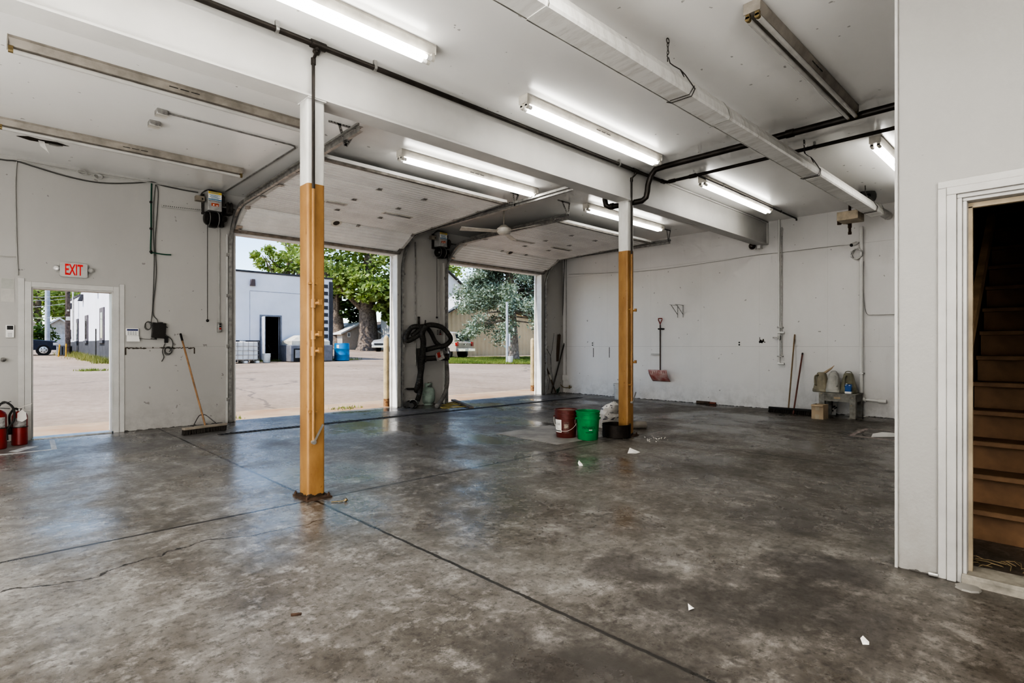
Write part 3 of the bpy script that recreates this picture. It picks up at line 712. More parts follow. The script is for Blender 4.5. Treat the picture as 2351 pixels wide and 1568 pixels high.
# ------------------------------------------------------------- boxes, conduit and damage on the ceiling
def jbox(c, label):
    r = thing('junction_box', label, 'junction box', (c.x, c.y, H_-.06))
    mb = MB(); mb.box(c.x-.05, c.x+.05, c.y, c.y+.1, H_-.055, H_-.001); b = finish('box', mb, m_galv, r, bevel=.006)
    mb = MB(); mb.box(c.x-.052, c.x+.052, c.y-.002, c.y+.102, H_-.060, H_-.055); finish('cover', mb, m_offw, r)
jb = Z(373, 250, H_); jbox(jb, 'metal junction box on the ceiling feeding the thin conduit')
jbox(Z(356, 276, H_), 'small blank metal box on the ceiling, not joined to any conduit')
zc = H_-.012; cx = 2.775
pipe('ceiling_conduit', [(jb.x+.05, jb.y+.05, zc), (cx-.09, jb.y+.06, zc), (cx-.03, jb.y+.075, zc), (cx, jb.y+.13, zc), (cx, 9.3, zc)], .009, m_galv, 'thin conduit bending round on the ceiling from junction box to door opener', 'conduit')
c = Z(95, 322, H_)
r = thing('torn_ceiling_patch', 'torn ceiling board with a dangling flap above the exit sign', 'damage', (c.x, c.y, 3.5))
mb = MB(); mb.prism([(c.x+a, c.y+b, H_-.003) for a, b in ((-.22, .02), (-.1, .09), (.1, .07), (.26, .02), (.14, -.05), (-.02, -.03), (-.12, -.06))], (0, 0, .002)); finish('hole', mb, M('hole_dark', (.05, .035, .022), .9, var=.3, scale=20), r)
mb = MB()
for pts in ([(-.03, 0, 0), (.03, .01, 0), (.035, -.03, -.06), (.07, -.05, -.15), (.03, -.05, -.11), (-.01, -.02, -.07)], [(.06, .02, 0), (.2, .03, 0), (.2, 0, -.02), (.13, -.02, -.04), (.07, 0, -.03)]):
    mb.prism([(c.x+a, c.y+b, H_-.006+z) for a, b, z in pts], (0, .003, .001))
finish('flap', mb, m_paper, r)
# ------------------------------------------------------------- on the door wall
def wy(u, v, d=.02): return Y(u, v, D_-d)
def wx(u, v, d=.02): return X(u, v, E_-d)
def exit_sign():
    a, b = wy(137, 620, .05), wy(201, 620, .05); zc = (wy(169, 604, .05).z+wy(169, 636.5, .05).z)/2; h = .095; xm = (a.x+b.x)/2; w = (b.x-a.x)/2
    r = thing('exit_sign', 'white emergency EXIT sign with red letters above the open side door', 'sign', (xm, D_-.02, zc-h))
    mb = MB(); poly = []
    for sx, sz, a0 in ((1, 1, 0), (-1, 1, 90), (-1, -1, 180), (1, -1, 270)):
        for k in range(5): an = radians(a0+22.5*k); poly.append((xm+sx*(w-.025)+.025*cos(an), D_-.001, zc+sz*(h-.025)+.025*sin(an)))
    mb.prism(poly, (0, -.05, 0)); f = finish('housing', mb, M('sign_grey', (.50, .49, .47), .4), r)
    text('letters', 'EXIT', .205, (xm, D_-.052, zc-.003), (1,0,0), (0,0,1), M('exit_red', (.55, .02, .02), .4, emit=.25), r, squash=.46, bold=.004)['label'] = 'red EXIT letters'
    mb = MB(); mb.sphere((xm-w*.62, D_-.045, zc-h+.003), .004, 8); finish('status_light', mb, M('status_green', (.1, .7, .25), .4, emit=.8), r)
    for sg in (-1, 1):
        mb = MB(); c = Vector((xm+sg*(w+.035), D_-.04, zc+.012)); mb.lathe([(.0, -.03), (.018, -.03), (.034, .0), (.034, .012), (.0, .012)], c, (sg*.25, -1, -.1), 16); mb.cyl(c+Vector((-sg*.03, .02, -.015)), c+Vector((0, .02, 0)), .009, n=8)
        l = finish('emergency_lamp', mb, M('lamp_shell', (.36, .35, .33), .4), r)
        mb = MB(); mb.lathe([(.0, .0125), (.022, .0125), (.022, .016), (.0, .018)], c, (sg*.25, -1, -.1), 14); finish('lens', mb, m_dead, l)
exit_sign()
def keypad(u0, u1, v0, v1, label, screen, flap=False):
    a, b = wy(u0, v1), wy(u1, v0); xm = (a.x+b.x)/2
    r = thing('alarm_keypad', label, 'keypad', (xm, D_-.012, a.z)); zs = a.z+(b.z-a.z)*(.45 if flap else 0)
    mb = MB(); mb.box(a.x, b.x, D_-.026, D_-.001, zs, b.z); k = finish('body', mb, m_white, r, bevel=.006)
    mb = MB(); sh = (b.z-zs)*(.22 if flap else .3); mb.box(a.x+.012, b.x-.012, D_-.029, D_-.026, b.z-.012-sh, b.z-.012); finish('screen', mb, M(*screen), k)
    mb = MB(); bw = (b.x-a.x-.04)/4
    for i in range(4):
        for j in range(3): mb.box(a.x+.02+i*bw, a.x+.02+i*bw+bw*.65, D_-.0285, D_-.026, zs+.012+j*.018, zs+.012+j*.018+.011)
    finish('buttons', mb, M('key_grey', (.35, .36, .36), .5), k)
    if flap:
        mb = MB(); mb.prism([(a.x+.008, D_-.03, zs), (b.x-.004, D_-.03, zs), (b.x+.006, D_-.055, a.z), (a.x+.002, D_-.055, a.z)], (0, -.004, 0)); finish('flip_cover', mb, m_white, r)
keypad(13, 33, 746, 775, 'small alarm keypad with black screen on the wall left of the exit door', ('screen_black', (.02, .02, .02), .2))
keypad(289, 319, 754, 784, 'alarm keypad with open flip cover and blue screen right of the exit door', ('screen_blue', (.035, .045, .16), .2), True)
c = wy(-1, 826); mb = MB(); mb.cyl((c.x, D_-.001, c.z), (c.x, D_-.05, c.z), .012, n=10); mb.lathe([(.0, 0), (.02, .0), (.028, .012), (.024, .03), (.0, .034)], (c.x+.028, D_-.045, c.z), (.4, -1, 0), 14)
one('wall_peg', mb, m_galv, 'short metal peg on the wall at the left edge of the photo', 'peg')  # metal knob, a piece of door hardware
a, b = wy(2, 693, .004), wy(33, 640, .004); mb = MB(); mb.box(a.x, b.x, D_-.005, D_-.0005, a.z, b.z)
o = one('wall_patch_plate', mb, M('patch_paint', (.50, .485, .45), .5), 'pale rectangular patch on the wall above the small keypad', 'plate')
mb = MB(); q = wy(2, 662, .004); mb.box(a.x+.004, b.x-.004, D_-.0062, D_-.005, q.z, b.z-.003); finish('upper_patch', mb, M('patch_grey', (.42, .42, .38), .5), o)
def wire(nm, pts, rad, m, label, cat='cable', n=6, k=6, **kw):
    mb = MB(); mb.tube(spline(pts, k), rad, n); return one(nm, mb, m, label, cat, **kw)
m_cable = M('cable_grey', (.10, .098, .09), .5); m_wcable = M('cable_pale', (.45, .44, .41), .5); m_green = M('cord_green', (.012, .085, .05), .5)
wire('wall_cable', [wy(38, 370), wy(35, 420), wy(36, 480), wy(37, 540), wy(39, 590), wy(41, 632)], .007, m_wcable, 'pale painted-over cable running down the wall to the exit door corner')
wire('wall_cable', [wy(-8, 586), wy(15, 589), wy(38, 589)], .006, m_wcable, 'short level cable on the wall at the left edge, above the pale patch')
wire('slack_cable', [wy(-10, 364), wy(15, 368), wy(38, 370), wy(80, 383), wy(150, 404), wy(210, 417), wy(260, 421), wy(310, 420), wy(348, 418), wy(370, 425), wy(410, 434), wy(455, 442)], .009, m_cable, 'dark cable sagging along the top of the wall above the exit sign')
wire('ceiling_line_cable', [wy(38, 367, .03), wy(100, 380, .03), wy(200, 397, .03), wy(290, 411, .03), wy(350, 420, .03), wy(460, 437, .03)], .008, m_wcable, 'straight pale cable clipped along the joint of wall and ceiling', n=6)
mb = MB(); c = wy(206, 401, .04)
for k in range(4):
    for sg in (-1, 1): mb.tube([c+Vector((sg*(.06+.05*cos(a)+.01*k), -.01*k, .03*sin(a)-sg*.01)) for a in [2*pi*i/12 for i in range(12)]], .0045, 5, closed=True)
one('cable_bundle', mb, m_wcable, 'looped bundle of spare cable tied at the top of the wall', 'cable')
mb = MB(); mb.tube(spline([wy(348, 417), wy(347, 470), wy(347, 530), wy(346, 578), wy(352, 580), wy(375, 584), wy(393, 585)], 5), .009, 6); o = one('green_cord', mb, m_green, 'dark green cord running down the wall with a short tail to the right', 'cord')
for v in (464, 525, 578):
    mb = MB(); mb.sphere(wy(346.5, v, .025), .02, 10); finish('knot', mb, m_black, o)
def wire2(o, nm, pts, rad, m): mb = MB(); mb.tube(spline(pts, 6), rad, 6); return finish(nm, mb, m, o)
a, b = wy(346, 777), wy(380, 741)
r = thing('wifi_router', 'black router box mounted on the wall with cables hanging out', 'router', ((a.x+b.x)/2, D_-.03, a.z))
mb = MB(); mb.prism([(a.x, D_-.03, a.z+.01), (b.x-.01, D_-.03, a.z), (b.x, D_-.03, b.z-.012), (a.x+.018, D_-.03, b.z)], (0, -.04, 0)); rb = finish('case', mb, M('router_black', (.03, .027, .024), .3, var=.2), r, bevel=.006)
mb = MB(); mb.cyl((a.x+.05, D_-.035, a.z+.005), (a.x+.07, D_-.006, a.z+.005), .008); mb.box(a.x+.02, b.x-.02, D_-.03, D_-.001, a.z+.05, b.z-.03); finish('wall_mount', mb, m_black, rb)
for u0, v0, u1, v1 in ((380, 750, 385, 752), (363, 741, 374, 741), (346, 778, 360, 779), (375, 772, 388, 774)):
    mb = MB(); mb.bar(wy(u0, v0, .05), wy(u1, v1, .05), .008, .012); finish('antenna', mb, m_black, rb)
a, b = wy(378, 787, .04), wy(385, 774, .02); mb = MB(); mb.box(a.x, b.x, D_-.045, D_-.005, a.z, b.z); finish('power_adapter', mb, m_black, r, bevel=.003)
def loop(nm, parent, u, v, ru, rv, n, m, rad=.004, d=.04, seed=1):
    rnd = random.Random(seed); mb = MB(); c = wy(u, v, d); s = 9.5/ray(u, v)[1]/F
    for k in range(n):
        ox, oz = rnd.uniform(-.3, .3)*ru*s, rnd.uniform(-.3, .3)*rv*s
        mb.tube([c+Vector((ox+ru*s*cos(t)*rnd.uniform(.9, 1.05), -.006*k, oz+rv*s*sin(t))) for t in [2*pi*i/14 for i in range(14)]], rad, 5, closed=True)
    return finish(nm, mb, m, parent)
loop('coiled_cable', r, 340, 749, 6, 9, 3, m_cable, seed=3); loop('tangled_cable', r, 387, 806, 7, 8, 4, m_cable, seed=5)
wire2(r, 'down_cable', [wy(357, 424), wy(353, 470), wy(352, 530), wy(354, 590), wy(353, 640), wy(351, 690), wy(349, 722), wy(346, 745)], .0055, m_cable)
wire2(r, 'down_cable', [wy(357, 424), wy(363, 440), wy(360, 500), wy(356, 560), wy(359, 625), wy(353, 690), wy(352, 722), wy(361, 735), wy(364, 750, .06), wy(380, 768, .06), wy(394, 780), wy(396, 795), wy(388, 808)], .0055, m_cable)
wire2(r, 'trailing_lead', [wy(379, 788), wy(373, 806), wy(376, 820), wy(371, 830)], .006, m_cable)
wire2(r, 'thin_lead', [wy(320, 777), wy(330, 778), wy(346, 779)], .003, m_cable)
mb = MB(); p, q = wy(371, 472, .02), wy(466, 483, .02); mb.bar(p, q, .012, .042, (0, 0, 1)); o = one('slotted_angle', mb, m_wcable, 'perforated metal strip fixed level on the wall beside the door opener', 'strip', smooth=False)
mb = MB()
for k in range(1, 20): c = p+(q-p)*k/20; mb.cyl(c+Vector((0, -.004, 0)), c+Vector((0, -.0075, 0)), .008, n=6)
finish('slots', mb, m_cable, o)
mb = MB(); rnd = random.Random(4)
for k in range(46):
    u = 289+k*3.45
    if 336 < u < 372 and rnd.random() < .6: continue
    p = wy(u, 799+rnd.uniform(-.8, .8), .0); w = rnd.uniform(.008, .014); h = rnd.uniform(.004, .012); mb.box(p.x-w, p.x+w, D_-.003, D_-.0004, p.z-h, p.z+h)
for u, v0, v1 in ((289, 799, 815), (447, 799, 812)): p, q = wy(u, v0), wy(u, v1); mb.box(p.x-.008, p.x+.008, D_-.003, D_-.0004, q.z, p.z)
p, q = wy(289, 799), wy(447, 799); mb.box(p.x-.008, q.x+.008, D_-.0024, D_-.0004, p.z-.003, p.z+.002)
one('shelf_scar', mb, M('scar_brown', (.09, .07, .05), .8, var=.3, scale=30), 'dark scraped line left on the wall by a removed shelf, behind the broom', 'mark', smooth=False)
def pull(u, v0, v1, label, y=.16):
    p, q = Y(u, v0, D_-y), Y(u, v1, D_-y); mb = MB(); mb.cyl(p, q, .0055, n=6); o = one('pull_cord', mb, m_dsteel, label, 'cord'); mb = MB(); mb.sphere(q, .022, 12); finish('ball', mb, m_black, o)
pull(476.5, 515, 736, 'hanging pull cord with black ball below the opener above the broom')
pull(1003, 582, 729, 'hanging pull cord with black ball on the pier above the hose')
def button_box(u, v0, v1, vtop, label):
    p, q = wy(u-4, v1), wy(u+4.5, v0); r = thing('control_button', label, 'control', ((p.x+q.x)/2, D_-.02, p.z))
    mb = MB(); mb.box(p.x, q.x, D_-.05, D_-.001, p.z, q.z); b = finish('box', mb, m_galv, r, bevel=.004)
    for k, m in enumerate((m_black, m_black, M('button_red', (.4, .03, .02), .5))):
        mb = MB(); xx = (p.x+q.x)/2+.006; z = q.z-.025-k*.035; mb.box(xx-.013, xx+.013, D_-.057, D_-.05, z-.013, z+.013); finish('button', mb, m, b)
    mb = MB(); t = wy(u, vtop); mb.cyl(((p.x+q.x)/2, D_-.02, q.z), ((p.x+q.x)/2, D_-.02, t.z), .009, n=8); finish('conduit', mb, m_wcable, r)
button_box(503, 741, 763, 522, 'door control button box beside the left overhead door track')
button_box(1008, 757, 769, 590, 'door control button box on the pier behind the hose loop')
wire('wall_conduit', [wy(953.5, 556), wy(953.5, 700), wy(955, 840)], .013, m_galv, 'grey conduit running down the middle of the pier', 'conduit', k=2)
# ------------------------------------------------------------- push broom
def broom(h0, h1, top, base, label, head_m, stick_m, grip=True, brace=True, hw=.07):
    h0, h1, top, base = Vector(h0), Vector(h1), Vector(top), Vector(base); d = (h1-h0).normalized(); n = Vector((-d.y, d.x, 0))
    r = thing('push_broom', label, 'broom', tuple((h0+h1)/2))
    mb = MB(); mb.obox((h0+h1)/2+Vector((0,0,.085)), ((h1-h0).length, hw, .035), d, n); k = finish('block', mb, head_m, r, bevel=.006)
    mb = MB(); m = 40; L = (h1-h0).length; rnd = random.Random(2)
    for i in range(m):
        for j in range(3):
            c = h0+d*L*(i+.5)/m+n*(j-1)*hw*.3; e = c+n*rnd.uniform(-.014, .014)*1.5+d*rnd.uniform(-.01, .01)
            mb.cyl((e.x, e.y, .002), (c.x, c.y, .07), .011, .009, n=5)
    finish('bristles', mb, M('bristle_dark', (.045, .038, .032), .9), r)
    mb = MB(); mb.cyl(base, top, .0125, n=12); s_ = finish('handle', mb, stick_m, r)
    if grip: mb = MB(); mb.cyl(top-(top-base).normalized()*.12, top+(top-base).normalized()*.005, .0155, n=12); finish('grip', mb, m_black, s_)
    if brace:
        a = base+(top-base).normalized()*.16
        for sg in (-1, 1): mb = MB(); mb.tube(spline([a, a+d*sg*.05+Vector((0,0,-.005)), base+d*sg*.17+Vector((0,0,-.0))], 4), .006, 6); finish('brace', mb, m_dsteel, r)
    return r
b0, b1 = Z(420, 999.5), Z(519, 986.5)
broom(b0, b1, Y(414.5, 767, D_-.10), (b0+b1)/2+Vector((0, 0, .10)), 'push broom with wooden handle leaning on the door wall, wide head on the floor', M('broom_block', (.33, .29, .235), .6, var=.15), m_wood)
# ------------------------------------------------------------- fire extinguishers
def extinguisher(c, rad, h, label, hose_side, tagged):
    c = Vector(c); r = thing('fire_extinguisher', label, 'fire extinguisher', tuple(c))
    mb = MB(); mb.lathe([(rad*.9, 0), (rad, .01), (rad, h*.66), (rad*.97, h*.72), (rad*.82, h*.775), (rad*.45, h*.82), (.02, h*.835)], c, n=28); b = finish('cylinder', mb, m_red, r)
    a0 = atan2(-c.y, -c.x)
    mb = MB()
    for k in range(12):
        t0, t1 = a0-.9+k*.15, a0-.9+(k+1)*.15; e = rad+.0012
        mb.face([c+Vector((e*cos(t0), e*sin(t0), h*.46)), c+Vector((e*cos(t1), e*sin(t1), h*.46)), c+Vector((e*cos(t1), e*sin(t1), h*.68)), c+Vector((e*cos(t0), e*sin(t0), h*.68))])
    finish('label', mb, M('extinguisher_label', (.40, .385, .37), .5, var=.25, scale=40), b)
    mb = MB(); mb.lathe([(rad+.002, h*.435), (rad+.004, h*.44), (rad+.004, h*.455), (rad+.002, h*.46)], c, n=28); finish('strap_band', mb, m_dsteel, b)
    mb = MB(); mb.cyl(c+Vector((0,0,h*.83)), c+Vector((0,0,h*.90)), .022, n=12); v = finish('valve', mb, m_galv, r)
    f = Vector((.9, -.25, 0)); top = c+Vector((0,0,h*.9))
    mb = MB(); mb.bar(top-f*.03, top+f*.13+Vector((0,0,.055)), .026, .008); mb.bar(top-f*.03+Vector((0,0,-.012)), top+f*.12+Vector((0,0,-.03)), .022, .007); finish('lever', mb, m_offw if tagged else m_black, v)
    s = Vector(hose_side); mb = MB()
    p = [top+Vector((0,0,-.015)), top+s*.05+Vector((0,0,.0)), top+s*(rad+.01)+Vector((0,0,-.05)), c+s*(rad+.022)+Vector((0,0,h*.7)), c+s*(rad+.018)+Vector((0,0,h*.5)), c+s*(rad+.016)+Vector((0,0,h*.42))]
    if not tagged: p = [top+Vector((0,0,-.015)), top+s*.06+Vector((0,0,.05)), top+s*.14+Vector((0,0,-.02)), c+s*.15+Vector((0,0,h*.6)), c+s*.09+Vector((0,0,h*.42)), c+s*.08+Vector((0,0,h*.3))]
    mb.tube(spline(p, 7), .012, 8); hh = finish('hose', mb, m_rubber, r)
    mb = MB(); e = p[-1]; mb.cyl(e+Vector((0,0,.01)), e+Vector((0,0,-.07)), .016, .021, n=10); finish('nozzle', mb, m_black, hh)
    if tagged:
        t = c+Vector((.01, -rad-.012, h*.62)); mb = MB(); mb.prism([t+Vector((-.035, 0, .0)), t+Vector((.01, 0, -.02)), t+Vector((.055, 0, .015)), t+Vector((.045, 0, .09)), t+Vector((.01, .01, .13)), t+Vector((-.035, .0, .09))], (0, -.002, 0)); finish('inspection_tag', mb, m_paper, r)
    return r
e1 = Z(45, 1021); extinguisher(e1, .078, .50, 'red fire extinguisher with paper tag standing left of the exit door', (-.95, -.3, 0), True)
e2 = Z(-6, 1031); extinguisher(e2, .085, .56, 'red fire extinguisher with looped black hose cut by the left edge of the photo', (.97, -.2, 0), False)
# ------------------------------------------------------------- marks and drain on the floor
m_tape = M('floor_tape_white', (.62, .62, .60), .6, var=.2, scale=12)
def flat(nm, pts, m, label, cat, z=.0015, **kw):
    mb = MB(); mb.prism([(p[0], p[1], .0003) for p in pts], (0, 0, z)); return one(nm, mb, m, label, cat, smooth=False, **kw)
flat('floor_tape', [Z(113, 1010), Z(125, 1010), Z(131, 1031), Z(118, 1032)], m_tape, 'short white tape strip on the floor in front of the exit door', 'tape')
flat('floor_tape', [Z(0, 1043), Z(118, 1031.5), Z(119, 1033), Z(0, 1045.5)], m_tape, 'thin white floor line in front of the fire extinguishers', 'tape')
flat('floor_tape', [Z(20, 1037), Z(60, 1026), Z(88, 1025), Z(40, 1038)], m_tape, 'white worn wedge mark on the floor beside the fire extinguisher', 'tape')
mb = MB(); dy0, dy1, dx0, dx1 = 8.20, 8.33, 2.38, 10.28
mb.box(dx0, dx1, dy0, dy0+.012, .0003, .006); mb.box(dx0, dx1, dy1-.012, dy1, .0003, .006)
k = dx0
while k < dx1: mb.box(k, k+.022, dy0+.012, dy1-.012, .0005, .0045); k += .062
o = one('trench_drain', mb, m_dsteel, 'long dark trench drain grate in the floor inside the overhead doors', 'drain', smooth=False)
mb = MB(); mb.box(dx0, dx1, dy0+.012, dy1-.012, .0002, .0012); finish('channel', mb, M('drain_dark', (.012, .011, .01), .8), o)
m_sq = M('faded_tape', (.50, .42, .39), .7, var=.35, scale=16)
def strip(nm, a, b, w, m, label):
    a, b = Vector(a), Vector(b); d = (b-a).normalized(); n = Vector((-d.y, d.x, 0))*w/2; flat(nm, [a-n, b-n, b+n, a+n], m, label, 'tape')
strip('floor_tape', Z(1952, 1000), Z(1992, 984), .06, m_sq, 'faded red and white tape strip on the floor, left side of the taped square')
strip('floor_tape', Z(1992, 984), Z(2060, 990), .05, m_sq, 'faded tape strip on the floor, far side of the taped square')
strip('floor_tape', Z(1952, 1000), Z(2062, 1012), .05, m_sq, 'faded tape strip on the floor, near side of the taped square')
def sheet(nm, u, v, pts, label, m=m_paper, cat='paper', lift=.02):
    c = Z(u, v); mb = MB(); a = [c+Vector((x, y, z*lift+.002)) for x, y, z in pts]
    n = len(a); cen = sum((Vector(q) for q in a), Vector())/n
    for i in range(n): mb.face([a[i], a[(i+1)%n], cen])
    bmesh.ops.remove_doubles(mb.bm, verts=mb.bm.verts[:], dist=1e-5)
    return one(nm, mb, m, label, cat, smooth=False)
sheet('paper_sheet', 2035, 999, [(-.35, .1, 0), (-.1, -.12, .2), (.3, -.2, 0), (.25, .1, .4), (0, .16, 0)], 'white paper sheet inside the taped square by the partition edge', lift=.006)
sheet('paper_scrap', 1452, 1040, [(-.07, .02, 0), (.0, -.05, .0), (.1, -.04, 0), (.05, .07, 2.2)], 'white triangular paper scrap on the floor in front of the black pan')
sheet('paper_scrap', 1333, 1069, [(-.025, .0, 0), (.0, -.03, 0), (.035, .0, .2), (.01, .03, 2.4), (-.02, .02, 1.2)], 'small crumpled white scrap on the floor nearer than the green bucket')
sheet('paper_scrap', 1989, 1478, [(-.022, .008, 0), (-.005, -.011, .0), (.022, -.005, 0), (.016, .016, 1), (-.011, .019, .9)], 'folded pale scrap on the floor at lower right')
sheet('paper_scrap', 1586, 1399, [(-.02, .0, 0), (.0, -.018, .5), (.022, .0, 0), (.01, .02, .8)], 'tiny white crumb of paper on the dark stain, lower middle right')
mb = MB(); c = Z(680, 1413); mb.obox(c+Vector((0, 0, .005)), (.045, .012, .008), (1, -.6, 0), (.6, 1, 0)); one('wood_chip', mb, m_rust, 'tiny dark chip lying on the floor at lower left of centre', 'debris')
c = Z(792, 1152); mb = MB(); mb.cyl(c+Vector((0,0,.008)), c+Vector((.012, -.01, .02)), .012, n=8); mb.cyl(c+Vector((-.09, .05, .006)), c+Vector((0, 0, .008)), .004, n=6); one('loose_bolt', mb, m_brass, 'loose bolt on the floor beside the foreground post', 'bolt')
# ------------------------------------------------------------- hose, rack and cylinder at the pier
def py(u, v, d=.12): return Y(u, v, D_-d)
m_hose = M('exhaust_hose', (.050, .046, .040), .62, var=.25, scale=8)
m_hosep = M('pale_hose', (.20, .19, .175), .6, var=.2, scale=8)
def ribbed(mb, pts, rad, n=12, pitch=.022, k=10):
    p = spline(pts, k); out = []; rr = []; acc = 0; last = p[0]
    L = [0]
    for a, b in zip(p, p[1:]): L.append(L[-1]+(b-a).length)
    m = max(4, int(L[-1]/pitch*2)); j = 0
    for i in range(m+1):
        s = L[-1]*i/m
        while j < len(L)-2 and L[j+1] < s: j += 1
        t = (s-L[j])/max(1e-6, L[j+1]-L[j]); out.append(p[j].lerp(p[j+1], t)); rr.append(rad*(1.0 if i % 2 else .9))
    mb.tube(out, rr, n)
r = thing('exhaust_hose', 'dark ribbed exhaust hose looped over a hook on the pier between the doors', 'hose', (6.6, D_-.2, 0))
mb = MB(); ribbed(mb, [py(916+30, 772, .16), py(966, 752, .22), py(945, 752, .16), py(932, 775, .14), py(938, 782, .16), py(962, 768, .2), py(972, 754, .24)], .052); finish('left_loop', mb, m_hose, r)
mb = MB(); ribbed(mb, [py(976, 748, .2), py(992, 746, .22), py(1015, 752, .2), py(1032, 770, .2), py(1034, 782, .2), py(1022, 793, .2), py(1002, 797, .18), py(978, 803, .14)], .052); finish('right_loop', mb, m_hose, r)
mb = MB(); ribbed(mb, [py(980, 751, .12), py(990, 765, .14), py(1000, 785, .14), py(1012, 795, .12)], .045); finish('cross_run', mb, m_hose, r)
mb = MB(); ribbed(mb, [py(976, 750, .24), py(969, 765, .26), py(972, 785, .24), py(970, 820, .2), py(966, 855, .2), py(960, 885, .22), Z(948, 915, .10), Z(936, 929, .06)], .062); finish('front_run', mb, m_hose, r)
mb = MB(); ribbed(mb, [py(962, 800, .1), py(964, 840, .12), py(966, 880, .16), py(963, 905, .2), Z(956, 923, .08), Z(945, 931, .07)], .052); finish('back_run', mb, m_hose, r)
a, b = Z(957, 923, .08), Z(929, 935, .055); mb = MB(); mb.lathe([(.05, 0), (.058, .06), (.06, .14), (.085, .24), (.078, .24), (.05, .12)], a, b-a, 16); finish('tailpipe_adapter', mb, m_galv, r)
r = thing('shop_vac_hose', 'pale grey hose bending from the rack down to the floor right of the cylinder', 'hose', (7.2, D_-.2, 0))
mb = MB(); ribbed(mb, [py(1014, 800, .12), py(1023, 815, .16), py(1027, 850, .18), py(1027, 880, .2), py(1022, 902, .22), Z(1010, 925, .08), Z(1003, 932, .05)], .042); finish('hose', mb, m_hosep, r)
mb = MB(); p = py(1026, 818, .17); mb.cyl(p+Vector((0,0,.06)), p+Vector((0,0,-.07)), .056, n=14); finish('cuff', mb, m_black, r)
r = thing('hose_rack', 'black rack on the pier holding a torn red and white carton', 'rack', tuple(py(998, 828)))
a, b = py(974, 824, .2), py(1024, 820, .2); mb = MB(); mb.cyl(a, b, .055, n=14); f = finish('roller', mb, m_dsteel, r)
for c in (a, b): mb = MB(); mb.box(c.x-.01, c.x+.01, D_-.26, D_-.001, c.z-.07, c.z+.07); finish('bracket', mb, m_dsteel, r)
mb = MB(); q = py(1010, 817, .28); mb.obox(q, (.17, .05, .17), (1, 0, .35), (0, 1, 0)); k = finish('carton', mb, M('carton_white', (.46, .44, .41), .7, var=.3, scale=30), r)
mb = MB(); mb.obox(q+Vector((-.045, -.0265, .02)), (.075, .003, .11), (1, 0, .35), (0, 1, 0)); finish('carton_print', mb, M('carton_red', (.42, .05, .035), .6, var=.2, scale=40), k)
p = py(967, 740, .1); mb = MB(); mb.box(p.x-.02, p.x+.02, D_-.2, D_-.001, p.z-.06, p.z-.04); mb.box(p.x-.022, p.x+.022, D_-.03, D_-.001, p.z-.08, p.z+.12); mb.tube([(p.x, D_-.2, p.z-.05), (p.x, D_-.24, p.z-.03), (p.x, D_-.25, p.z+.04)], .014, 8)
one('hose_hook', mb, m_dsteel, 'steel hook on the pier that the dark hose hangs from', 'hook')
p, q = py(937, 893, .05), py(950, 893, .05); mb = MB(); mb.cyl((p.x-.02, D_-.06, p.z), (q.x, D_-.06, q.z), .02, n=10); mb.cyl((p.x, D_-.06, p.z), (p.x, D_-.001, p.z), .015, n=8); one('pipe_stub', mb, m_dsteel, 'short dark pipe stub low on the pier behind the hose', 'pipe')
c = Z(988, 929.5); c.y += .10
r = thing('propane_cylinder', 'pale green propane cylinder standing on the floor below the hose', 'gas cylinder', tuple(c)); s = .155
m_prop = M('propane_green', (.34, .42, .36), .5, var=.16, scale=7)
mb = MB(); mb.lathe([(s*.72, 0), (s*.72, .03), (s*.8, .035), (s*.97, .07), (s, .11), (s, .25), (s*.97, .30), (s*.8, .345), (s*.45, .375), (.03, .385)], c, n=26); finish('tank', mb, m_prop, r)
mb = MB(); mb.lathe([(s*1.004, .19), (s*1.012, .195), (s*1.012, .205), (s*1.004, .21)], c, n=26); finish('weld_seam', mb, m_prop, r)
mb = MB(); R = s*.62
for a0, a1 in ((.5, 2.6), (3.4, 5.9)):
    for z0, z1 in ((.36, .40), (.40, .455)):
        m = 10; w0, w1 = (.5, .5) if z0 < .4 else (0, 0)
        P = [c+Vector((R*cos(a0+(a1-a0)*i/m), R*sin(a0+(a1-a0)*i/m), 0)) for i in range(m+1)]
        for i in range(m):
            if z0 < .4 and 2 < i < 7: continue
            mb.face([P[i]+Vector((0,0,z0)), P[i+1]+Vector((0,0,z0)), P[i+1]+Vector((0,0,z1)), P[i]+Vector((0,0,z1))])
bmesh.ops.remove_doubles(mb.bm, verts=mb.bm.verts[:], dist=1e-4)
o = finish('collar', mb, m_prop, r); sm = o.modifiers.new('s', 'SOLIDIFY'); sm.thickness = .006
mb = MB(); mb.cyl(c+Vector((0,0,.385)), c+Vector((0,0,.44)), .02, n=10); mb.cyl(c+Vector((0,-.0,.425)), c+Vector((.0,-.06,.425)), .012, n=8); mb.lathe([(.0, .45), (.03, .45), (.03, .465), (.0, .465)], c, n=12); finish('valve', mb, m_brass, r)
a, b = Z(1040, 921.5), Z(1083, 938); mb = MB(); mb.bar(a+Vector((0,0,.03)), b+Vector((0,0,.02)), .09, .035); one('wood_plank', mb, M('plank_grey', (.22, .19, .155), .8, var=.2), 'short wooden plank lying at the right foot of the pier', 'plank')
mb = MB(); rnd = random.Random(9)
for k in range(6):
    c = Z(1035+rnd.uniform(-12, 28), 928+rnd.uniform(-3, 8)); mb.tube(spline([c+Vector((rnd.uniform(-.3, .3), rnd.uniform(-.25, .15), .008+.012*rnd.random())) for q in range(5)], 5), .007, 5)
one('yellow_rope', mb, M('rope_yellow', (.42, .35, .13), .8, var=.2), 'tangled yellowish rope on the floor by the plank', 'rope', smooth=True)
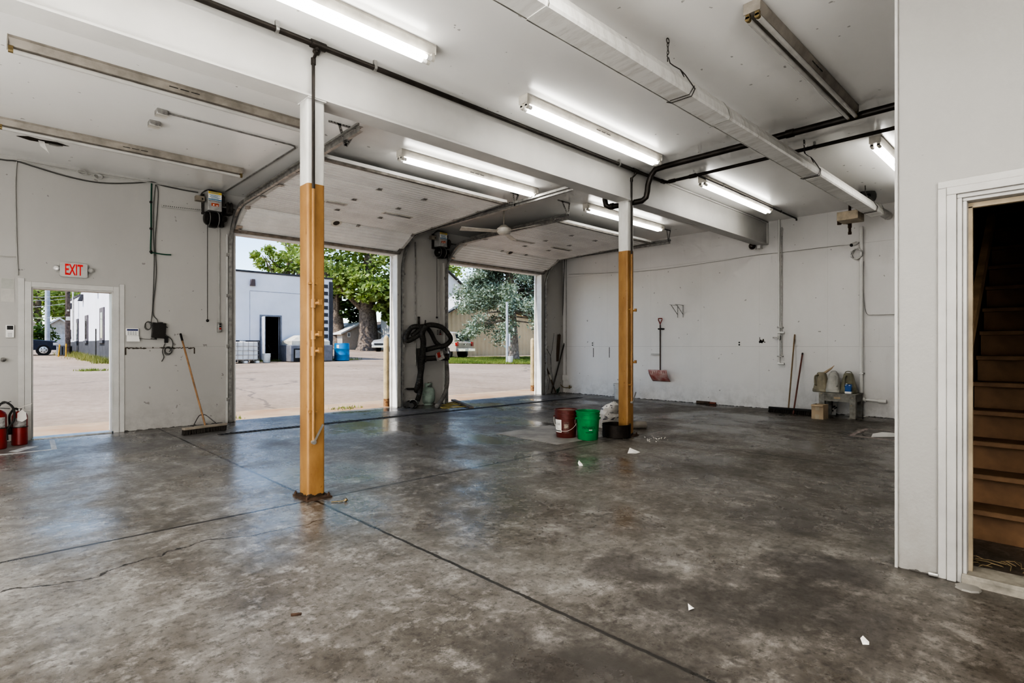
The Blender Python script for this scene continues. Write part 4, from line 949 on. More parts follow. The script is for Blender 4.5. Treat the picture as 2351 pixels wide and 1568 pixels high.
# ------------------------------------------------------------- far corner clutter
def lean(nm, u0, v0, u1, v1, rad, m, label, top_d=.05, flatw=None, cat='stick'):
    a = Z(u0, v0); t = Y(u1, v1, D_-top_d) if flatw != 'x' else X(u1, v1, E_-top_d)
    a.z = rad; mb = MB(); mb.cyl(a, t, rad, n=10); return one(nm, mb, m, label, cat)
m_brn = M('board_brown', (.13, .09, .06), .8, var=.25)
a, b = Z(1272, 902), Y(1284, 768, D_-.04); mb = MB(); mb.bar(a+Vector((0, -.02, .002)), b, .10, .025, (0, 1, .1)); one('leaning_board', mb, m_brn, 'tall brown board leaning in the far corner', 'board')
lean('leaning_pole', 1266, 904, 1297, 783, .018, m_dsteel, 'dark pole leaning diagonally in the far corner, right of the brown board', .03)
a = Z(1276, 903); t = Y(1251, 832, D_-.03); mb = MB(); mb.cyl(a+Vector((0,0,.02)), t, .016, n=10); o = one('long_ice_scraper', mb, m_brn, 'worn tool handle leaning left in the far corner, crossing the dark pole', 'tool'); mb = MB(); mb.cyl(a.lerp(t, .45), a.lerp(t, .62), .019, n=10); finish('pale_sleeve', mb, m_offw, o)
mb = MB(); c = Z(1278, 902); rnd = random.Random(7)
for k in range(5): mb.tube([c+Vector((.09*cos(t_)+rnd.uniform(-.02, .02), .05*sin(t_), .10+.10*sin(t_+.6)+.02*k)) for t_ in [2*pi*i/12 for i in range(12)]], .012, 6, closed=True)
one('coiled_hose', mb, m_green, 'dark green hose coiled on the floor in the far corner', 'hose')
def cornerwire(pts, label): wire('hanging_wire', [Y(u, v, D_-.03) for u, v in pts], .005, m_cable, label)
cornerwire([(1251, 790), (1258, 806), (1264, 818), (1265, 840), (1262, 870), (1259, 895)], 'thin dark wire hanging beside the right door track')
cornerwire([(1272, 765), (1268, 800), (1264, 820), (1266, 850), (1270, 880)], 'thin wire hanging in the corner and crossing behind the brown board')
wire('corner_cable', [X(1296, 596, E_-.02), X(1294, 650, E_-.02), X(1292, 715, E_-.02), X(1287, 755, E_-.04), Y(1284, 770, D_-.03)], .009, m_cable, 'dark cable curving down the corner onto the brown board')
p = X(1300, 867, E_-.02); mb = MB(); mb.cyl(X(1300, 596, E_-.02), p, .014, n=8); o = one('corner_conduit', mb, m_wcable, 'white conduit on the end wall near the corner ending in a small box', 'conduit')
a, b = X(1294, 873, E_-.001), X(1304, 861, E_-.001); mb = MB(); mb.box(E_-.05, E_-.001, b.y, a.y, a.z, b.z); finish('outlet_box', mb, m_white, o, bevel=.006)
mb = MB(); p = X(1307, 889, E_-.06); mb.tube(spline([X(1283, 878, E_-.1), X(1292, 888, E_-.1), X(1300, 890, E_-.1), p], 6), .010, 6); mb.cyl(p, (E_-.001, p.y-.03, p.z), .012, n=8); mb.cyl(p+Vector((0,0,-.04)), p+Vector((0,0,.05)), .014, n=8)
one('hose_spigot', mb, m_brass, 'small tap with a hose low on the end wall by the corner', 'tap')
# ------------------------------------------------------------- end wall
# snow shovel
p = wx(1519, 735); r = thing('snow_shovel', 'red snow shovel with D-grip hanging on the end wall', 'shovel', (E_-.1, p.y, .9))
zt, zg, zb = wx(1519, 731, .08).z, wx(1519, 746, .08).z, wx(1518, 850, .08).z; yc = p.y
mb = MB(); mb.cyl((E_-.08, yc, zb-.02), (E_-.08, yc, zg), .014, n=10); finish('shaft', mb, M('shaft_brown', (.07, .038, .028), .45, var=.2), r)
mb = MB(); mb.tube([(E_-.08, yc, zg-.02), (E_-.08, yc, zg+.02), (E_-.08, yc+.045, zt-.03), (E_-.08, yc+.045, zt), (E_-.08, yc-.045, zt), (E_-.08, yc-.045, zt-.03), (E_-.08, yc, zg+.03)], .011, 8); finish('grip', mb, m_red, r)
y0, y1 = wx(1494, 860, .15).y, wx(1537, 860, .1).y; z0, z1 = wx(1515, 875, .1).z, wx(1515, 849, .1).z
mb = MB(); n, m = 14, 8; G_ = []
for j in range(m+1):
    t = j/m; row = []
    for i in range(n+1):
        s = i/n; dep = .05+.13*sin(t*pi*.5)*(1)-.02; rib = .006*(1 if i % 2 else 0)*(t > .25)
        row.append(mb.bm.verts.new((E_-.22+.17*(1-t)**1.6*0+.16*t**1.6-rib, y0+(y1-y0)*s+(0.02*(1-t) if i == 0 else 0), z0+(z1-z0)*(1-t) if False else z1+(z0-z1)*t)))
    G_.append(row)
for j in range(m):
    for i in range(n): mb.fv([G_[j][i], G_[j][i+1], G_[j+1][i+1], G_[j+1][i]])
o = finish('blade', mb, None or M('shovel_red_worn', (.58, .44, .41), .45, col2=(.40, .09, .07), scale=6), r); sm = o.modifiers.new('s', 'SOLIDIFY'); sm.thickness = .008
mb = MB()
for i in range(1, 8):
    yy = y0+(y1-y0)*i/8; mb.tube([(E_-.225+.16*t**1.6, yy, z1+(z0-z1)*t) for t in (.08, .25, .45, .65, .85)], .006, 6)
finish('ribs', mb, m_red, r)
mb = MB(); mb.box(E_-.06, E_-.001, yc-.06, yc+.06, zg-.10, zg-.075)
for sg in (-1, 1): mb.cyl((E_-.1, yc+sg*.035, zg-.088), (E_-.001, yc+sg*.035, zg-.088), .016, n=10)
one('tool_clip', mb, m_black, 'black clip on the end wall gripping the shovel shaft', 'clip')
a, b = wx(1494, 815), wx(1516, 815); mb = MB(); mb.box(E_-.012, E_-.001, b.y, a.y, a.z-.006, a.z+.035); o = one('angle_strip', mb, m_trim, 'small painted metal angle on the end wall beside the shovel shaft', 'strip', smooth=False); mb = MB(); mb.box(E_-.05, E_-.012, b.y, a.y, a.z-.006, a.z-.002); finish('ledge', mb, m_trim, o)
for (u0, v0), lab in (((1558, 700), 'left'), ((1567, 698), 'right')):
    q = wx(u0 if lab == 'left' else 1567, v0); yy = wx(1555 if lab == 'left' else 1567.5, 715).y; zt = wx(1560, 701).z; zb = wx(1560, 729).z
    mb = MB(); mb.bar((E_-.008, yy, zb), (E_-.008, yy, zt), .018, .006, (0,1,0)); o = one('shelf_bracket', mb, m_galv, 'thin triangular shelf bracket on the end wall, %s one of the pair' % lab, 'bracket', smooth=False)
    mb = MB(); mb.bar((E_-.003, yy, zt), (E_-.34, yy, zt+.0), .014, .006); finish('arm', mb, m_galv, o, smooth=False)
    mb = MB(); mb.bar((E_-.012, yy, zb+.07), (E_-.28, yy, zt-.004), .008, .012); finish('strut', mb, m_galv, o, smooth=False)
def outlet(u, v, w, h, label):
    a, b = wx(u-w, v+h, .004), wx(u+w, v-h, .004); mb = MB(); mb.box(E_-.008, E_-.001, b.y, a.y, a.z, b.z); o = one('wall_outlet', mb, m_white, label, 'outlet', bevel=.002)
    for k in (.3, .7): mb = MB(); zz = a.z+(b.z-a.z)*k; mb.lathe([(.0, 0), (.016, 0), (.016, .003), (.0, .003)], (E_-.008, (a.y+b.y)/2, zz), (-1,0,0), 12); finish('socket', mb, m_black, o)
outlet(1697.5, 789, 3.2, 6.5, 'wall outlet on the end wall between shovel and white conduit')
outlet(1360.5, 790, 2.6, 6, 'wall outlet on the end wall left of the far post')
for u, v0, v1, lab in ((1361.5, 799, 820, 'thin dark scratch on the end wall below the left outlet'), (1398, 797, 821, 'thin dark scratch on the end wall just left of the far post')):
    a, b = wx(u, v1), wx(u, v0); mb = MB(); mb.box(E_-.004, E_-.0005, a.y-.007, a.y+.007, a.z, b.z); one('wall_scratch', mb, m_dsteel, lab, 'mark', smooth=False)
a, b = wx(1743, 788), wx(1755, 762); mb = MB(); rnd = random.Random(3)
for k in range(16):
    yy = rnd.uniform(b.y, a.y); zz = a.z+abs(rnd.gauss(0, .03)); mb.box(E_-.003, E_-.0005, yy-.012, yy+.012, zz, zz+rnd.uniform(.01, .04))
mb.box(E_-.003, E_-.0005, a.y-.008, a.y, a.z, a.z+.12)
one('torn_patch', mb, M('scar_dark', (.10, .085, .07), .9, var=.3, scale=30), 'torn dark patch on the end wall left of the white conduit', 'mark', smooth=False)
# white conduit with two tees
p0, p1 = wx(1786.5, 503, .04), wx(1788.5, 834, .04)
mb = MB(); mb.cyl((E_-.04, p1.y, p1.z), (E_-.04, p1.y, H_-.002), .017, n=12); o = one('wall_conduit', mb, m_white, 'white air pipe on the end wall ending in an elbow above the brooms', 'pipe')
mb = MB(); mb.cyl((E_-.03, p1.y-.045, wx(1788, 815).z), (E_-.03, p1.y-.045, H_-.15), .009, n=8); finish('second_pipe', mb, m_galv, o)
for v in (763.5, 834.5): zz = wx(1788, v).z; mb = MB(); mb.cyl((E_-.045, p1.y+.02, zz), (E_-.045, p1.y-.10, zz-.006), .022, n=12); finish('tee_outlet', mb, m_white, o)
for v in (752, 818): zz = wx(1788, v).z; mb = MB(); mb.box(E_-.06, E_-.001, p1.y-.07, p1.y+.03, zz-.012, zz+.012); finish('pipe_clip', mb, m_galv, o)
zz = wx(1788, 775).z; mb = MB(); mb.box(E_-.06, E_-.03, p1.y+.02, p1.y+.11, zz-.012, zz+.012); mb.box(E_-.07, E_-.02, p1.y-.03, p1.y+.02, zz-.035, zz+.035); finish('valve', mb, m_galv, o)
# PVC drain pipe
pa = wx(1977.5, 917, .06); pb = wx(2032, 922, .06)
mb = MB(); mb.cyl((E_-.06, pa.y, pa.z+.05), (E_-.06, pa.y, H_-.35), .028, n=14); r = one('plastic_pipe', mb, m_white, 'white plastic pipe running down the end wall and turning right near the floor', 'pipe')
mb = MB(); mb.tube(spline([(E_-.06, pa.y, pa.z+.06), (E_-.06, pa.y-.005, pa.z+.015), (E_-.06, pa.y-.05, pa.z), (E_-.06, pa.y-.07, pa.z)], 5), .036, 14); finish('elbow', mb, m_white, r)
mb = MB(); mb.cyl((E_-.06, pa.y-.05, pa.z), (E_-.06, pb.y+.06, pb.z), .026, n=14); finish('level_run', mb, m_white, r)
mb = MB(); mb.cyl((E_-.06, pb.y+.09, pb.z), (E_-.06, pb.y-.02, pb.z), .035, n=14); finish('end_coupling', mb, m_white, r)
zz = wx(1977, 857).z; mb = MB(); mb.box(E_-.1, E_-.001, pa.y-.04, pa.y+.04, zz-.012, zz+.012); finish('pipe_clip', mb, m_galv, r)
wire('wall_cable', [wx(1983, 600), wx(1982, 650), wx(1984, 690), wx(1990, 720), wx(2010, 723), wx(2055, 722)], .006, m_wcable, 'pale cable beside the plastic pipe turning right along the end wall')
wire('wall_cable', [wx(1306, 630), wx(1480, 622), wx(1640, 601), wx(1733, 586), wx(1790, 580), wx(1936, 563), wx(1955, 566)], .0045, m_wcable, 'long thin cable rising along the upper end wall to the small camera')
c = wx(1968, 583, .07); mb = MB(); rnd = random.Random(8)
for k in range(9):
    R = .085*rnd.uniform(.8, 1.12); mb.tube([c+Vector((-.006*k, R*cos(t)+rnd.uniform(-.012, .012), R*1.05*sin(t)+rnd.uniform(-.01, .01)-.006*rnd.random())) for t in [2*pi*i/14 for i in range(14)]], .0055, 5, closed=True)
one('cable_coil', mb, m_galv, 'round coil of cable hung on the plastic pipe high on the end wall', 'cable')
# cameras
c = X(1727, 565, E_-.16); r = thing('dome_camera', 'round security camera below the beam end on the end wall', 'camera', tuple(c))
mb = MB(); mb.lathe([(.0, -.055), (.075, -.05), (.078, .0), (.07, .012), (.0, .012)], c, (-.85, -.45, -.12), 20); finish('body', mb, m_white, r)
mb = MB(); mb.lathe([(.066, .012), (.062, .035), (.045, .055), (.02, .064), (.0, .065)], c, (-.85, -.45, -.12), 20); finish('dome', mb, M('dome_brown', (.045, .03, .024), .1), r)
mb = MB(); mb.box(E_-.12, E_-.001, c.y-.14, c.y-.07, c.z-.05, c.z+.06); finish('mount', mb, m_white, r, bevel=.004)
c = X(1957, 562, E_-.20); d = Vector((-.9, .25, -.3)); r = thing('bullet_camera', 'small white bullet camera on the end wall above the cable coil', 'camera', tuple(c))
mb = MB(); mb.cyl(c-d*.12, c+d*.03, .032, n=16); finish('body', mb, m_white, r)
mb = MB(); mb.cyl(c+d*.03, c+d*.034, .028, n=16); finish('lens', mb, m_black, r)
mb = MB(); mb.cyl(c-d*.08, (E_-.001, c.y-.06, c.z+.06), .014, n=8); finish('arm', mb, m_white, r)
# ------------------------------------------------------------- brooms and stick leaning
h0, h1 = Z(1764, 946), Z(1870, 954)
h0.x = h1.x = min(E_-.12, (h0.x+h1.x)/2)
r = broom(h0, h1, X(1824.5, 768, E_-.03), Vector((h0.x+.02, Z(1815, 948).y+.0, .07)), 'wide black squeegee broom standing along the foot of the end wall', m_black, M('handle_brown', (.25, .165, .085), .5, var=.2), False, False, hw=.05)
a = Z(1821, 951); t = X(1842.5, 811, E_-.02); mb = MB(); mb.cyl(a, t, .0135, n=10); o = one('red_stick', mb, M('stick_red_brown', (.22, .085, .065), .5, var=.2), 'reddish wooden stick leaning on the end wall, right of the broom handle', 'stick')
mb = MB(); mb.cyl(t-(t-a).normalized()*.03, t+(t-a).normalized()*.004, .015, n=10); finish('dark_tip', mb, m_black, o)
# ------------------------------------------------------------- bench and what stands on it
bx0, bx1 = E_-.52, E_-.07; zt = X(1925, 905, bx0).z+.012
by1, by0 = X(1881, 940, bx0).y, X(1964, 940, bx0).y
r = thing('wooden_bench', 'small weathered grey wooden bench against the end wall', 'bench', ((bx0+bx1)/2, (by0+by1)/2, 0))
mb = MB(); mb.box(bx0-.01, bx1, by0-.01, by1+.01, zt-.02, zt); finish('top', mb, m_greyw, r, bevel=.003)
for nm, b in (('front_rail', (bx0, bx0+.03, by0, by1, zt-.14, zt-.02)), ('back_rail', (bx1-.03, bx1, by0, by1, zt-.14, zt-.02)), ('side_rail', (bx0, bx1, by0, by0+.03, zt-.14, zt-.02)), ('side_rail', (bx0, bx1, by1-.03, by1, zt-.14, zt-.02))):
    mb = MB(); mb.box(*b); finish(nm, mb, m_greyw, r, smooth=False)
for xx in (bx0-.012, bx1-.075):
    for yy in (by0-.005, by1-.085): mb = MB(); mb.box(xx, xx+.085, yy, yy+.09, 0, zt-.0205); finish('leg', mb, m_greyw, r, smooth=False)
mb = MB()
for k, (f, z) in enumerate(((.08, .35), (.93, .40), (.10, .22))): mb.cyl((bx0-.0125, by0+(by1-by0)*f, z), (bx0-.016, by0+(by1-by0)*f, z), .009, n=8)
mb.box(bx0-.0155, bx0-.0115, by0+.40*(by1-by0), by0+.58*(by1-by0), zt-.095, zt-.06); finish('worn_spots', mb, m_card, r, smooth=False)
def jug(u, m, label, spout, turn, sc=1.0):
    y = X(u, 905, E_-.30).y; c = Vector((E_-.30, y, zt)); r = thing('poly_jug', label, 'jug', tuple(c)); w = .135*sc; h = .345*sc
    mb = MB(); n = 24
    prof = [(.92, 0), (1.0, .02), (1.0, .14), (.97, .165), (.95, .172), (.93, .18), (.52, .92), (.44, .985), (.36, 1.0), (.3, 1.0), (.28, .97), (.0, .97)]
    rings = []
    for s, t in prof:
        g = []
        for i in range(n):
            a = 2*pi*i/n; ca, sa = cos(a), sin(a); e = .6
            g.append(mb.bm.verts.new(c+Vector((w*.95*s*abs(ca)**e*(1 if ca > 0 else -1), w*s*abs(sa)**e*(1 if sa > 0 else -1), h*t))))
        if rings: mb.bridge(rings[-1], g)
        else: mb.fv(g[::-1])
        rings.append(g)
    b = finish('body', mb, m, r)
    f = Vector((cos(turn), sin(turn), 0))
    mb = MB(); mb.tube(spline([c+f*w*.55+Vector((0,0,h*.86)), c+f*w*1.05+Vector((0,0,h*.82)), c+f*w*1.12+Vector((0,0,h*.6)), c+f*w*1.10+Vector((0,0,h*.42)), c+f*w*.92+Vector((0,0,h*.34))], 5), .014, 8); finish('handle', mb, m, r)
    if spout == 'cap':
        mb = MB(); q = c+Vector((0, 0, h)); mb.tube([q+Vector((.0, .05*cos(t), .03*sin(t))) for t in [pi*i/8 for i in range(9)]], .008, 6); finish('carry_loop', mb, m, r)
    else:
        mb = MB(); q = c+Vector((0, -.045, h*.97)); mb.cyl(q, q+Vector((.0, -.11, .085)), .022, .016, n=10); mb.cyl(q+Vector((0, -.11, .085)), q+Vector((0, -.155, .135)), .014, .004, n=10); finish('spout', mb, m_card, r)
    return r
jug(1886.5, M('jug_brown_grey', (.30, .265, .19), .45, var=.2, scale=6), 'brownish plastic fluid jug with angled spout, leftmost on the bench', 'spout', pi*.85)
jug(1914.5, M('jug_grey', (.44, .425, .385), .45, var=.15, scale=6), 'grey plastic fluid jug in the middle of the bench', 'cap', -pi*.80)
jug(1948, M('jug_olive', (.235, .22, .15), .4, var=.2, scale=6), 'dark olive fluid jug on the bench behind the blue can', 'cap', pi*.95)
c = Vector((bx0+.06, X(1948, 915, bx0+.06).y, zt)); r = thing('oil_can', 'blue and white rectangular can at the front right of the bench', 'can', tuple(c))
mb = MB(); mb.box(c.x-.035, c.x+.035, c.y-.048, c.y+.048, zt+.001, zt+.16); b = finish('body', mb, M('can_blue', (.015, .11, .36), .35, var=.08), r, bevel=.008)
mb = MB(); mb.box(c.x-.037, c.x+.037, c.y-.05, c.y+.05, zt+.001, zt+.042); finish('white_band', mb, m_white, b, bevel=.008)
mb = MB(); mb.box(c.x-.0362, c.x-.0352, c.y-.038, c.y-.012, zt+.138, zt+.148); mb.box(c.x-.0362, c.x-.0352, c.y+.02, c.y+.04, zt+.142, zt+.15); finish('print', mb, m_white, b, smooth=False)
mb = MB(); mb.cyl((c.x, c.y+.025, zt+.16), (c.x, c.y+.025, zt+.175), .015, n=12); finish('cap', mb, m_white, r)
c = Vector((E_-.22, X(1934.5, 900, E_-.22).y, zt)); mb = MB(); mb.lathe([(.0, .001), (.035, .001), (.035, .13), (.02, .15), (.02, .17), (.0, .17)], c, n=16); one('dark_bottle', mb, M('bottle_maroon', (.05, .012, .012), .3), 'dark red bottle between the middle and right jugs on the bench', 'bottle')
a, b = Z(1863, 961), Z(1890, 963.5); w = (a-b).length; c = (a+b)/2; d = (b-a).normalized(); n = Vector((-d.y, d.x, 0)); n = n if n.x > 0 else -n; hh = 33/F*(S_*c.x+C_*c.y)
r = thing('cardboard_box', 'small open cardboard box with tape in front of the bench', 'box', tuple(c))
mb = MB(); cc = c+n*.11
for cen, sz in ((c+n*.002, (w, .004)), (c+n*.218, (w, .004))): mb.obox(cen+Vector((0,0,hh/2)), (sz[0], sz[1], hh), d, n)
for cen in (a+n*.11, b+n*.11): mb.obox(cen+Vector((0,0,hh/2)), (.004, .216, hh), d, n)
mb.obox(cc+Vector((0,0,.004)), (w-.01, .21, .004), d, n); bx = finish('carton', mb, m_card, r, smooth=False)
for f, g in ((.60, 1.0), (0.0, .33)):
    mb = MB(); mb.obox(c-n*.0006+Vector((0,0,hh*(f+g)/2)), (w*.34, .001, hh*(g-f)-.004), d, n); finish('tape', mb, M('packing_tape', (.50, .42, .31), .4), bx, smooth=False)
mb = MB(); mb.obox(c+n*(-.02)+Vector((0,0,hh-.012)), (w*.98, .05, .003), d, n+Vector((0,0,.6))); finish('flap', mb, m_card, bx, smooth=False)
a = X(1912, 950, E_-.1); mb = MB(); mb.prism([(E_-.14, a.y+.09, .001), (E_-.14, a.y-.06, .001), (E_-.03, a.y-.05, .20), (E_-.03, a.y+.07, .20)], (-.002, 0, 0)); o = one('printed_card', mb, m_paper, 'black and white printed card leaning on the wall under the bench', 'card', smooth=False)
mb = MB(); rnd = random.Random(6)
for k in range(9): s, t = rnd.uniform(-.05, .05), rnd.uniform(.15, .85); q = Vector((E_-.143+.11*t, a.y+s, .002+.2*t)); mb.obox(q, (.02, .002, .03), (0,1,0), (-.87, 0, .48))
finish('print', mb, m_black, o, smooth=False)
sheet('paper_sheet', 1975, 955, [(-.15, .22, 0), (-.12, -.05, 0), (.12, -.25, 0), (.22, -.05, 1), (.1, .15, 2.5)], 'white paper sheet on the floor at the right end of the bench')
a, b = Z(1604, 925), Z(1646, 928.5); mb = MB(); mb.bar(a+Vector((-.06,0,.03)), a.lerp(b, .68)+Vector((-.06,0,.03)), .09, .05); one('wood_block', mb, m_brn, 'dark wooden block lying at the foot of the end wall', 'block')
c = Z(1643, 929); mb = MB(); mb.cyl(c+Vector((-.06, .1, .03)), c+Vector((-.06, -.03, .03)), .025, n=10); one('red_cartridge', mb, M('cartridge', (.30, .10, .06), .5, var=.3, scale=20), 'small reddish cartridge lying right of the wooden block', 'cartridge')
# ------------------------------------------------------------- buckets and pan by the far post
m_rb = M('bucket_maroon', (.13, .030, .024), .38, var=.12); m_gb = M('bucket_green', (.0, .26, .065), .32, var=.14, scale=5); m_wb = M('bucket_white', (.62, .61, .58), .4)
def bucket(c, m, label, lid=None, sc=1.0, bail=None, h=.365, r0=.13, r1=.15):
    c = Vector(c); r = thing('plastic_bucket', label, 'bucket', tuple(c)); R = lambda t: (r0+(r1-r0)*t)*sc; H = h*sc
    mb = MB(); mb.lathe([(.0, .001), (R(0)*.96, .001), (R(0), .012), (R(.70), H*.70), (R(.70)+.007, H*.705), (R(.72)+.007, H*.735), (R(.74), H*.74), (R(.84), H*.84), (R(.84)+.008, H*.845), (R(.86)+.008, H*.875), (R(.87), H*.88), (R(.95), H*.95), (R(.95)+.008, H*.955), (R(1)+.008, H*.99), (R(1), H), (R(1)-.004, H*.99), (R(.1)-.004, .04), (.0, .035)], c, n=36); b = finish('pail', mb, m, r)
    if lid:
        mb = MB(); mb.lathe([(R(1)-.003, H*.965), (R(.95), H*.955), (.0, H*.955)], c, n=36); finish('contents', mb, lid, r)
    mb = MB(); z = H*.73; e = R(.75)+.012
    bd = Vector((cos(bail), sin(bail), 0)); s = Vector((-bd.y, bd.x, 0))
    for sg in (-1, 1): mb.cyl(c+s*sg*(e-.012)+Vector((0,0,z)), c+s*sg*(e+.01)+Vector((0,0,z)), .014, n=10)
    finish('bail_ear', mb, m, b)
    mb = MB(); mb.tube([c+s*(e+.004)*cos(t)+bd*(e+.012)*sin(t)+Vector((0,0,z-.17*sc*sin(t))) for t in [pi*i/16 for i in range(17)]], .0028, 6); finish('bail', mb, m_offw, r)
    return r, b
c1 = Z(1300, 1003); c2 = Z(1349.5, 1008)
cam_a1 = atan2(-c1.y, -c1.x)
r1, b1_ = bucket(c1, m_rb, 'dark red plastic bucket with a white label, left of the green bucket', M('bucket_fill', (.30, .22, .18), .5), 1.03, cam_a1-.15)
def wrap(nm, c, rad, a0, a1, z0, z1, m, parent, slope=.055, n=10):
    mb = MB(); c = Vector(c)
    for k in range(n):
        t0, t1 = a0+(a1-a0)*k/n, a0+(a1-a0)*(k+1)/n
        P = lambda t, z: c+Vector(((rad+slope*z)*cos(t), (rad+slope*z)*sin(t), z)); mb.face([P(t0, z0), P(t1, z0), P(t1, z1), P(t0, z1)])
    bmesh.ops.remove_doubles(mb.bm, verts=mb.bm.verts[:], dist=1e-5)
    return finish(nm, mb, m, parent)
wrap('paper_label', c1, .1352, cam_a1-1.35, cam_a1-.45, .075, .245, m_paper, b1_)
wrap('label_stripe', c1, .1358, cam_a1-1.35, cam_a1-.5, .09, .102, m_black, b1_)
wrap('side_panel', c1, .1352, cam_a1-.28, cam_a1+.28, .07, .22, M('faded_panel', (.20, .085, .07), .5, var=.35, scale=40), b1_)
wrap('side_emblem', c1, .1360, cam_a1-.2, cam_a1+.2, .135, .19, M('faded_emblem', (.42, .34, .28), .5, var=.4, scale=60), b1_)
text('label_letters', 'TUS', .045, c1+Vector((0,0,.185)), (1,0,0), (0,0,1), m_black, b1_, squash=.9, bend=(c1, .1462, cam_a1-.85), depth=.0003)
ca2 = atan2(-c2.y, -c2.x)
r2, b2_ = bucket(c2, m_gb, 'bright green plastic bucket standing between the red bucket and the black pan', None, 1.03, ca2+pi+.3)
m_gtext = M('print_dark_green', (.004, .045, .016), .5)
text('print', 'MENARDS', .050, c2+Vector((0,0,.165)), (1,0,0), (0,0,1), m_gtext, b2_, squash=.78, bend=(c2, .1455, ca2+.12), depth=.0003)
wrap('white_dash', c2, .1362, ca2+.10, ca2+.42, .133, .143, m_paper, b2_); wrap('small_print', c2, .1362, ca2-.18, ca2+.5, .10, .108, m_gtext, b2_)
c3 = Z(1423, 925); c3 = Vector((c3.x, c3.y+.0, 0)); bucket(Z(1424, 917), m_wb, 'white bucket standing far back behind the far post', None, 1.0, 2.0)
c = Z(1415.5, 1002); r = thing('drain_pan', 'round black metal pan on the floor in front of the far post', 'pan', tuple(c))
mb = MB(); mb.lathe([(.0, .001), (.185, .001), (.19, .008), (.19, .166), (.194, .170), (.190, .174), (.184, .170), (.183, .012), (.0, .010)], c, n=44); finish('pan', mb, M('pan_black_rust', (.028, .020, .015), .6, .3, var=.3, scale=14, bump=.1), r)
mb = MB(); mb.lathe([(.182, .018), (.0, .018)], c, n=40); finish('residue', mb, M('pan_residue', (.03, .024, .02), .5, var=.3), r)
# crumpled plastic sack leaning on the post
rnd = random.Random(12); c = Z(1396, 978); mb = MB(); rows = []
top = Vector((6.74, 4.80, .46))
for j in range(9):
    t = j/8; cen = c.lerp(Vector((top.x, top.y, 0)), t**1.3); zz = .50*t**.9; w = .28*(1-t)**.6+.03; row = []
    for i in range(18):
        a = 2*pi*i/18; rr = w*(1+rnd.uniform(-.16, .16)+.10*sin(3*a+j)); row.append(mb.bm.verts.new((cen.x+rr*cos(a), cen.y+rr*.75*sin(a), max(.002, zz*.8+rnd.uniform(-.012, .012)+ (.0 if j else -zz)))))
    if rows: mb.bridge(rows[-1], row)
    rows.append(row)
mb.fv(rows[-1])
def sack_mat():
    t = NT('printed_sack'); pos = t.n('TexCoord').outputs['Object']
    n1 = t.noise(t.scale(pos, (1, 1, 2.2)), 7.5, 2, .4, 1.5); ink = t.ramp(n1, (.64, 0.0), (.655, 1.0))
    c = t.mix(t.ramp(t.noise(pos, 9, 3), (.4, 0.0), (.7, 1.0)), (.62, .60, .57), (.45, .43, .40)); c = t.mix(t.math('MULTIPLY', ink, .85), c, (.035, .035, .06))
    t.pri(**{'Base Color': c, 'Roughness': .38}); return t.m
one('plastic_sack', mb, sack_mat(), 'crumpled white printed plastic sack slumped against the far post', 'sack')
a, b = Z(1450, 986), Z(1491, 985); a.z = b.z = .055; mb = MB(); mb.cyl(a+Vector((.0, .10, 0)), b+Vector((0, .06, 0)), .055, n=16); o = one('cardboard_tube', mb, M('tube_grey', (.27, .245, .21), .75, var=.15), 'grey cardboard tube lying on the floor behind the far post', 'tube')
mb = MB(); e = b+Vector((0, .06, 0)); d = (b-a).normalized(); mb.cyl(e-d*.03, e+d*.002, .044, n=14); finish('tube_bore', mb, m_dsteel, o)
o = flat('floor_board', [Z(1140, 995), Z(1280, 1021), Z(1398, 1000), Z(1262, 976.5)], M('pale_sheet', (.36, .345, .32), .55, var=.22, scale=3), 'pale flat sheet lying on the floor under the red bucket', 'board', z=.004)
mb = MB(); rnd = random.Random(5)
for k in range(26): c = Z(1497+rnd.gauss(0, 14), 1008+rnd.gauss(0, 3)); mb.sphere(c+Vector((0,0,.006)), rnd.uniform(.004, .010), 5, (1, 1.2, .6))
one('rubble_crumbs', mb, m_paper, 'scattered pale crumbs on the floor right of the far post base', 'debris', kind='stuff')
# ------------------------------------------------------------- stairs behind the partition
m_stair = M('stair_wood', (.27, .155, .078), .7, col2=(.13, .075, .040), scale=2.2, bump=.2, bscale=14)
m_tread = M('tread_wood', (.26, .155, .082), .7, col2=(.12, .072, .042), scale=3, bump=.2)
r = thing('staircase', 'dark wooden staircase climbing behind the partition doorway', 'staircase', (5.5, 0, 0)); X0, RUN, RISE = 4.33, .1945, .1915
for k in range(1, 23):
    xr = X0+RUN*k
    mb = MB(); mb.box(xr+.02, xr+.04, -.55, .552, RISE*(k-1), RISE*k-.035); finish('riser', mb, m_stair, r, smooth=False)
    mb = MB(); mb.box(xr-.012, xr+RUN+.02, -.57, .56, RISE*k-.035, RISE*k); finish('tread', mb, m_tread, r, bevel=.006)
for yy in (.5595, -.578):
    mb = MB(); q = lambda k, d: (X0+RUN*k, yy, max(0.001, RISE*k+d)); a, b = .6, 23
    mb.prism([(X0+RUN*.4, yy, .001), (X0+RUN*23, yy, RISE*22.0-.1), (X0+RUN*23, yy, RISE*23+.12), (X0+RUN*.6, yy, RISE*1+.10)], (0, .028, 0)); finish('stringer', mb, m_shaft, r, smooth=False)
mb = MB(); a, b = X(2212, 905, 4.55), X(2284, 458, 7.6)
a = Vector((4.52, .525, 1.06)); b = Vector((4.52+3.0, .525, 1.06+3.0*.76)); mb.bar(a, b, .045, .10, (0, 0, 1)); h = one('handrail', mb, M('rail_wood', (.50, .34, .19), .6, var=.2, scale=6), 'wooden handrail rising along the left stair wall', 'handrail', smooth=False)
mb = MB(); mb.box(4.50, 4.56, .50, .565, .96, 1.05); finish('end_block', mb, m_stair, h)
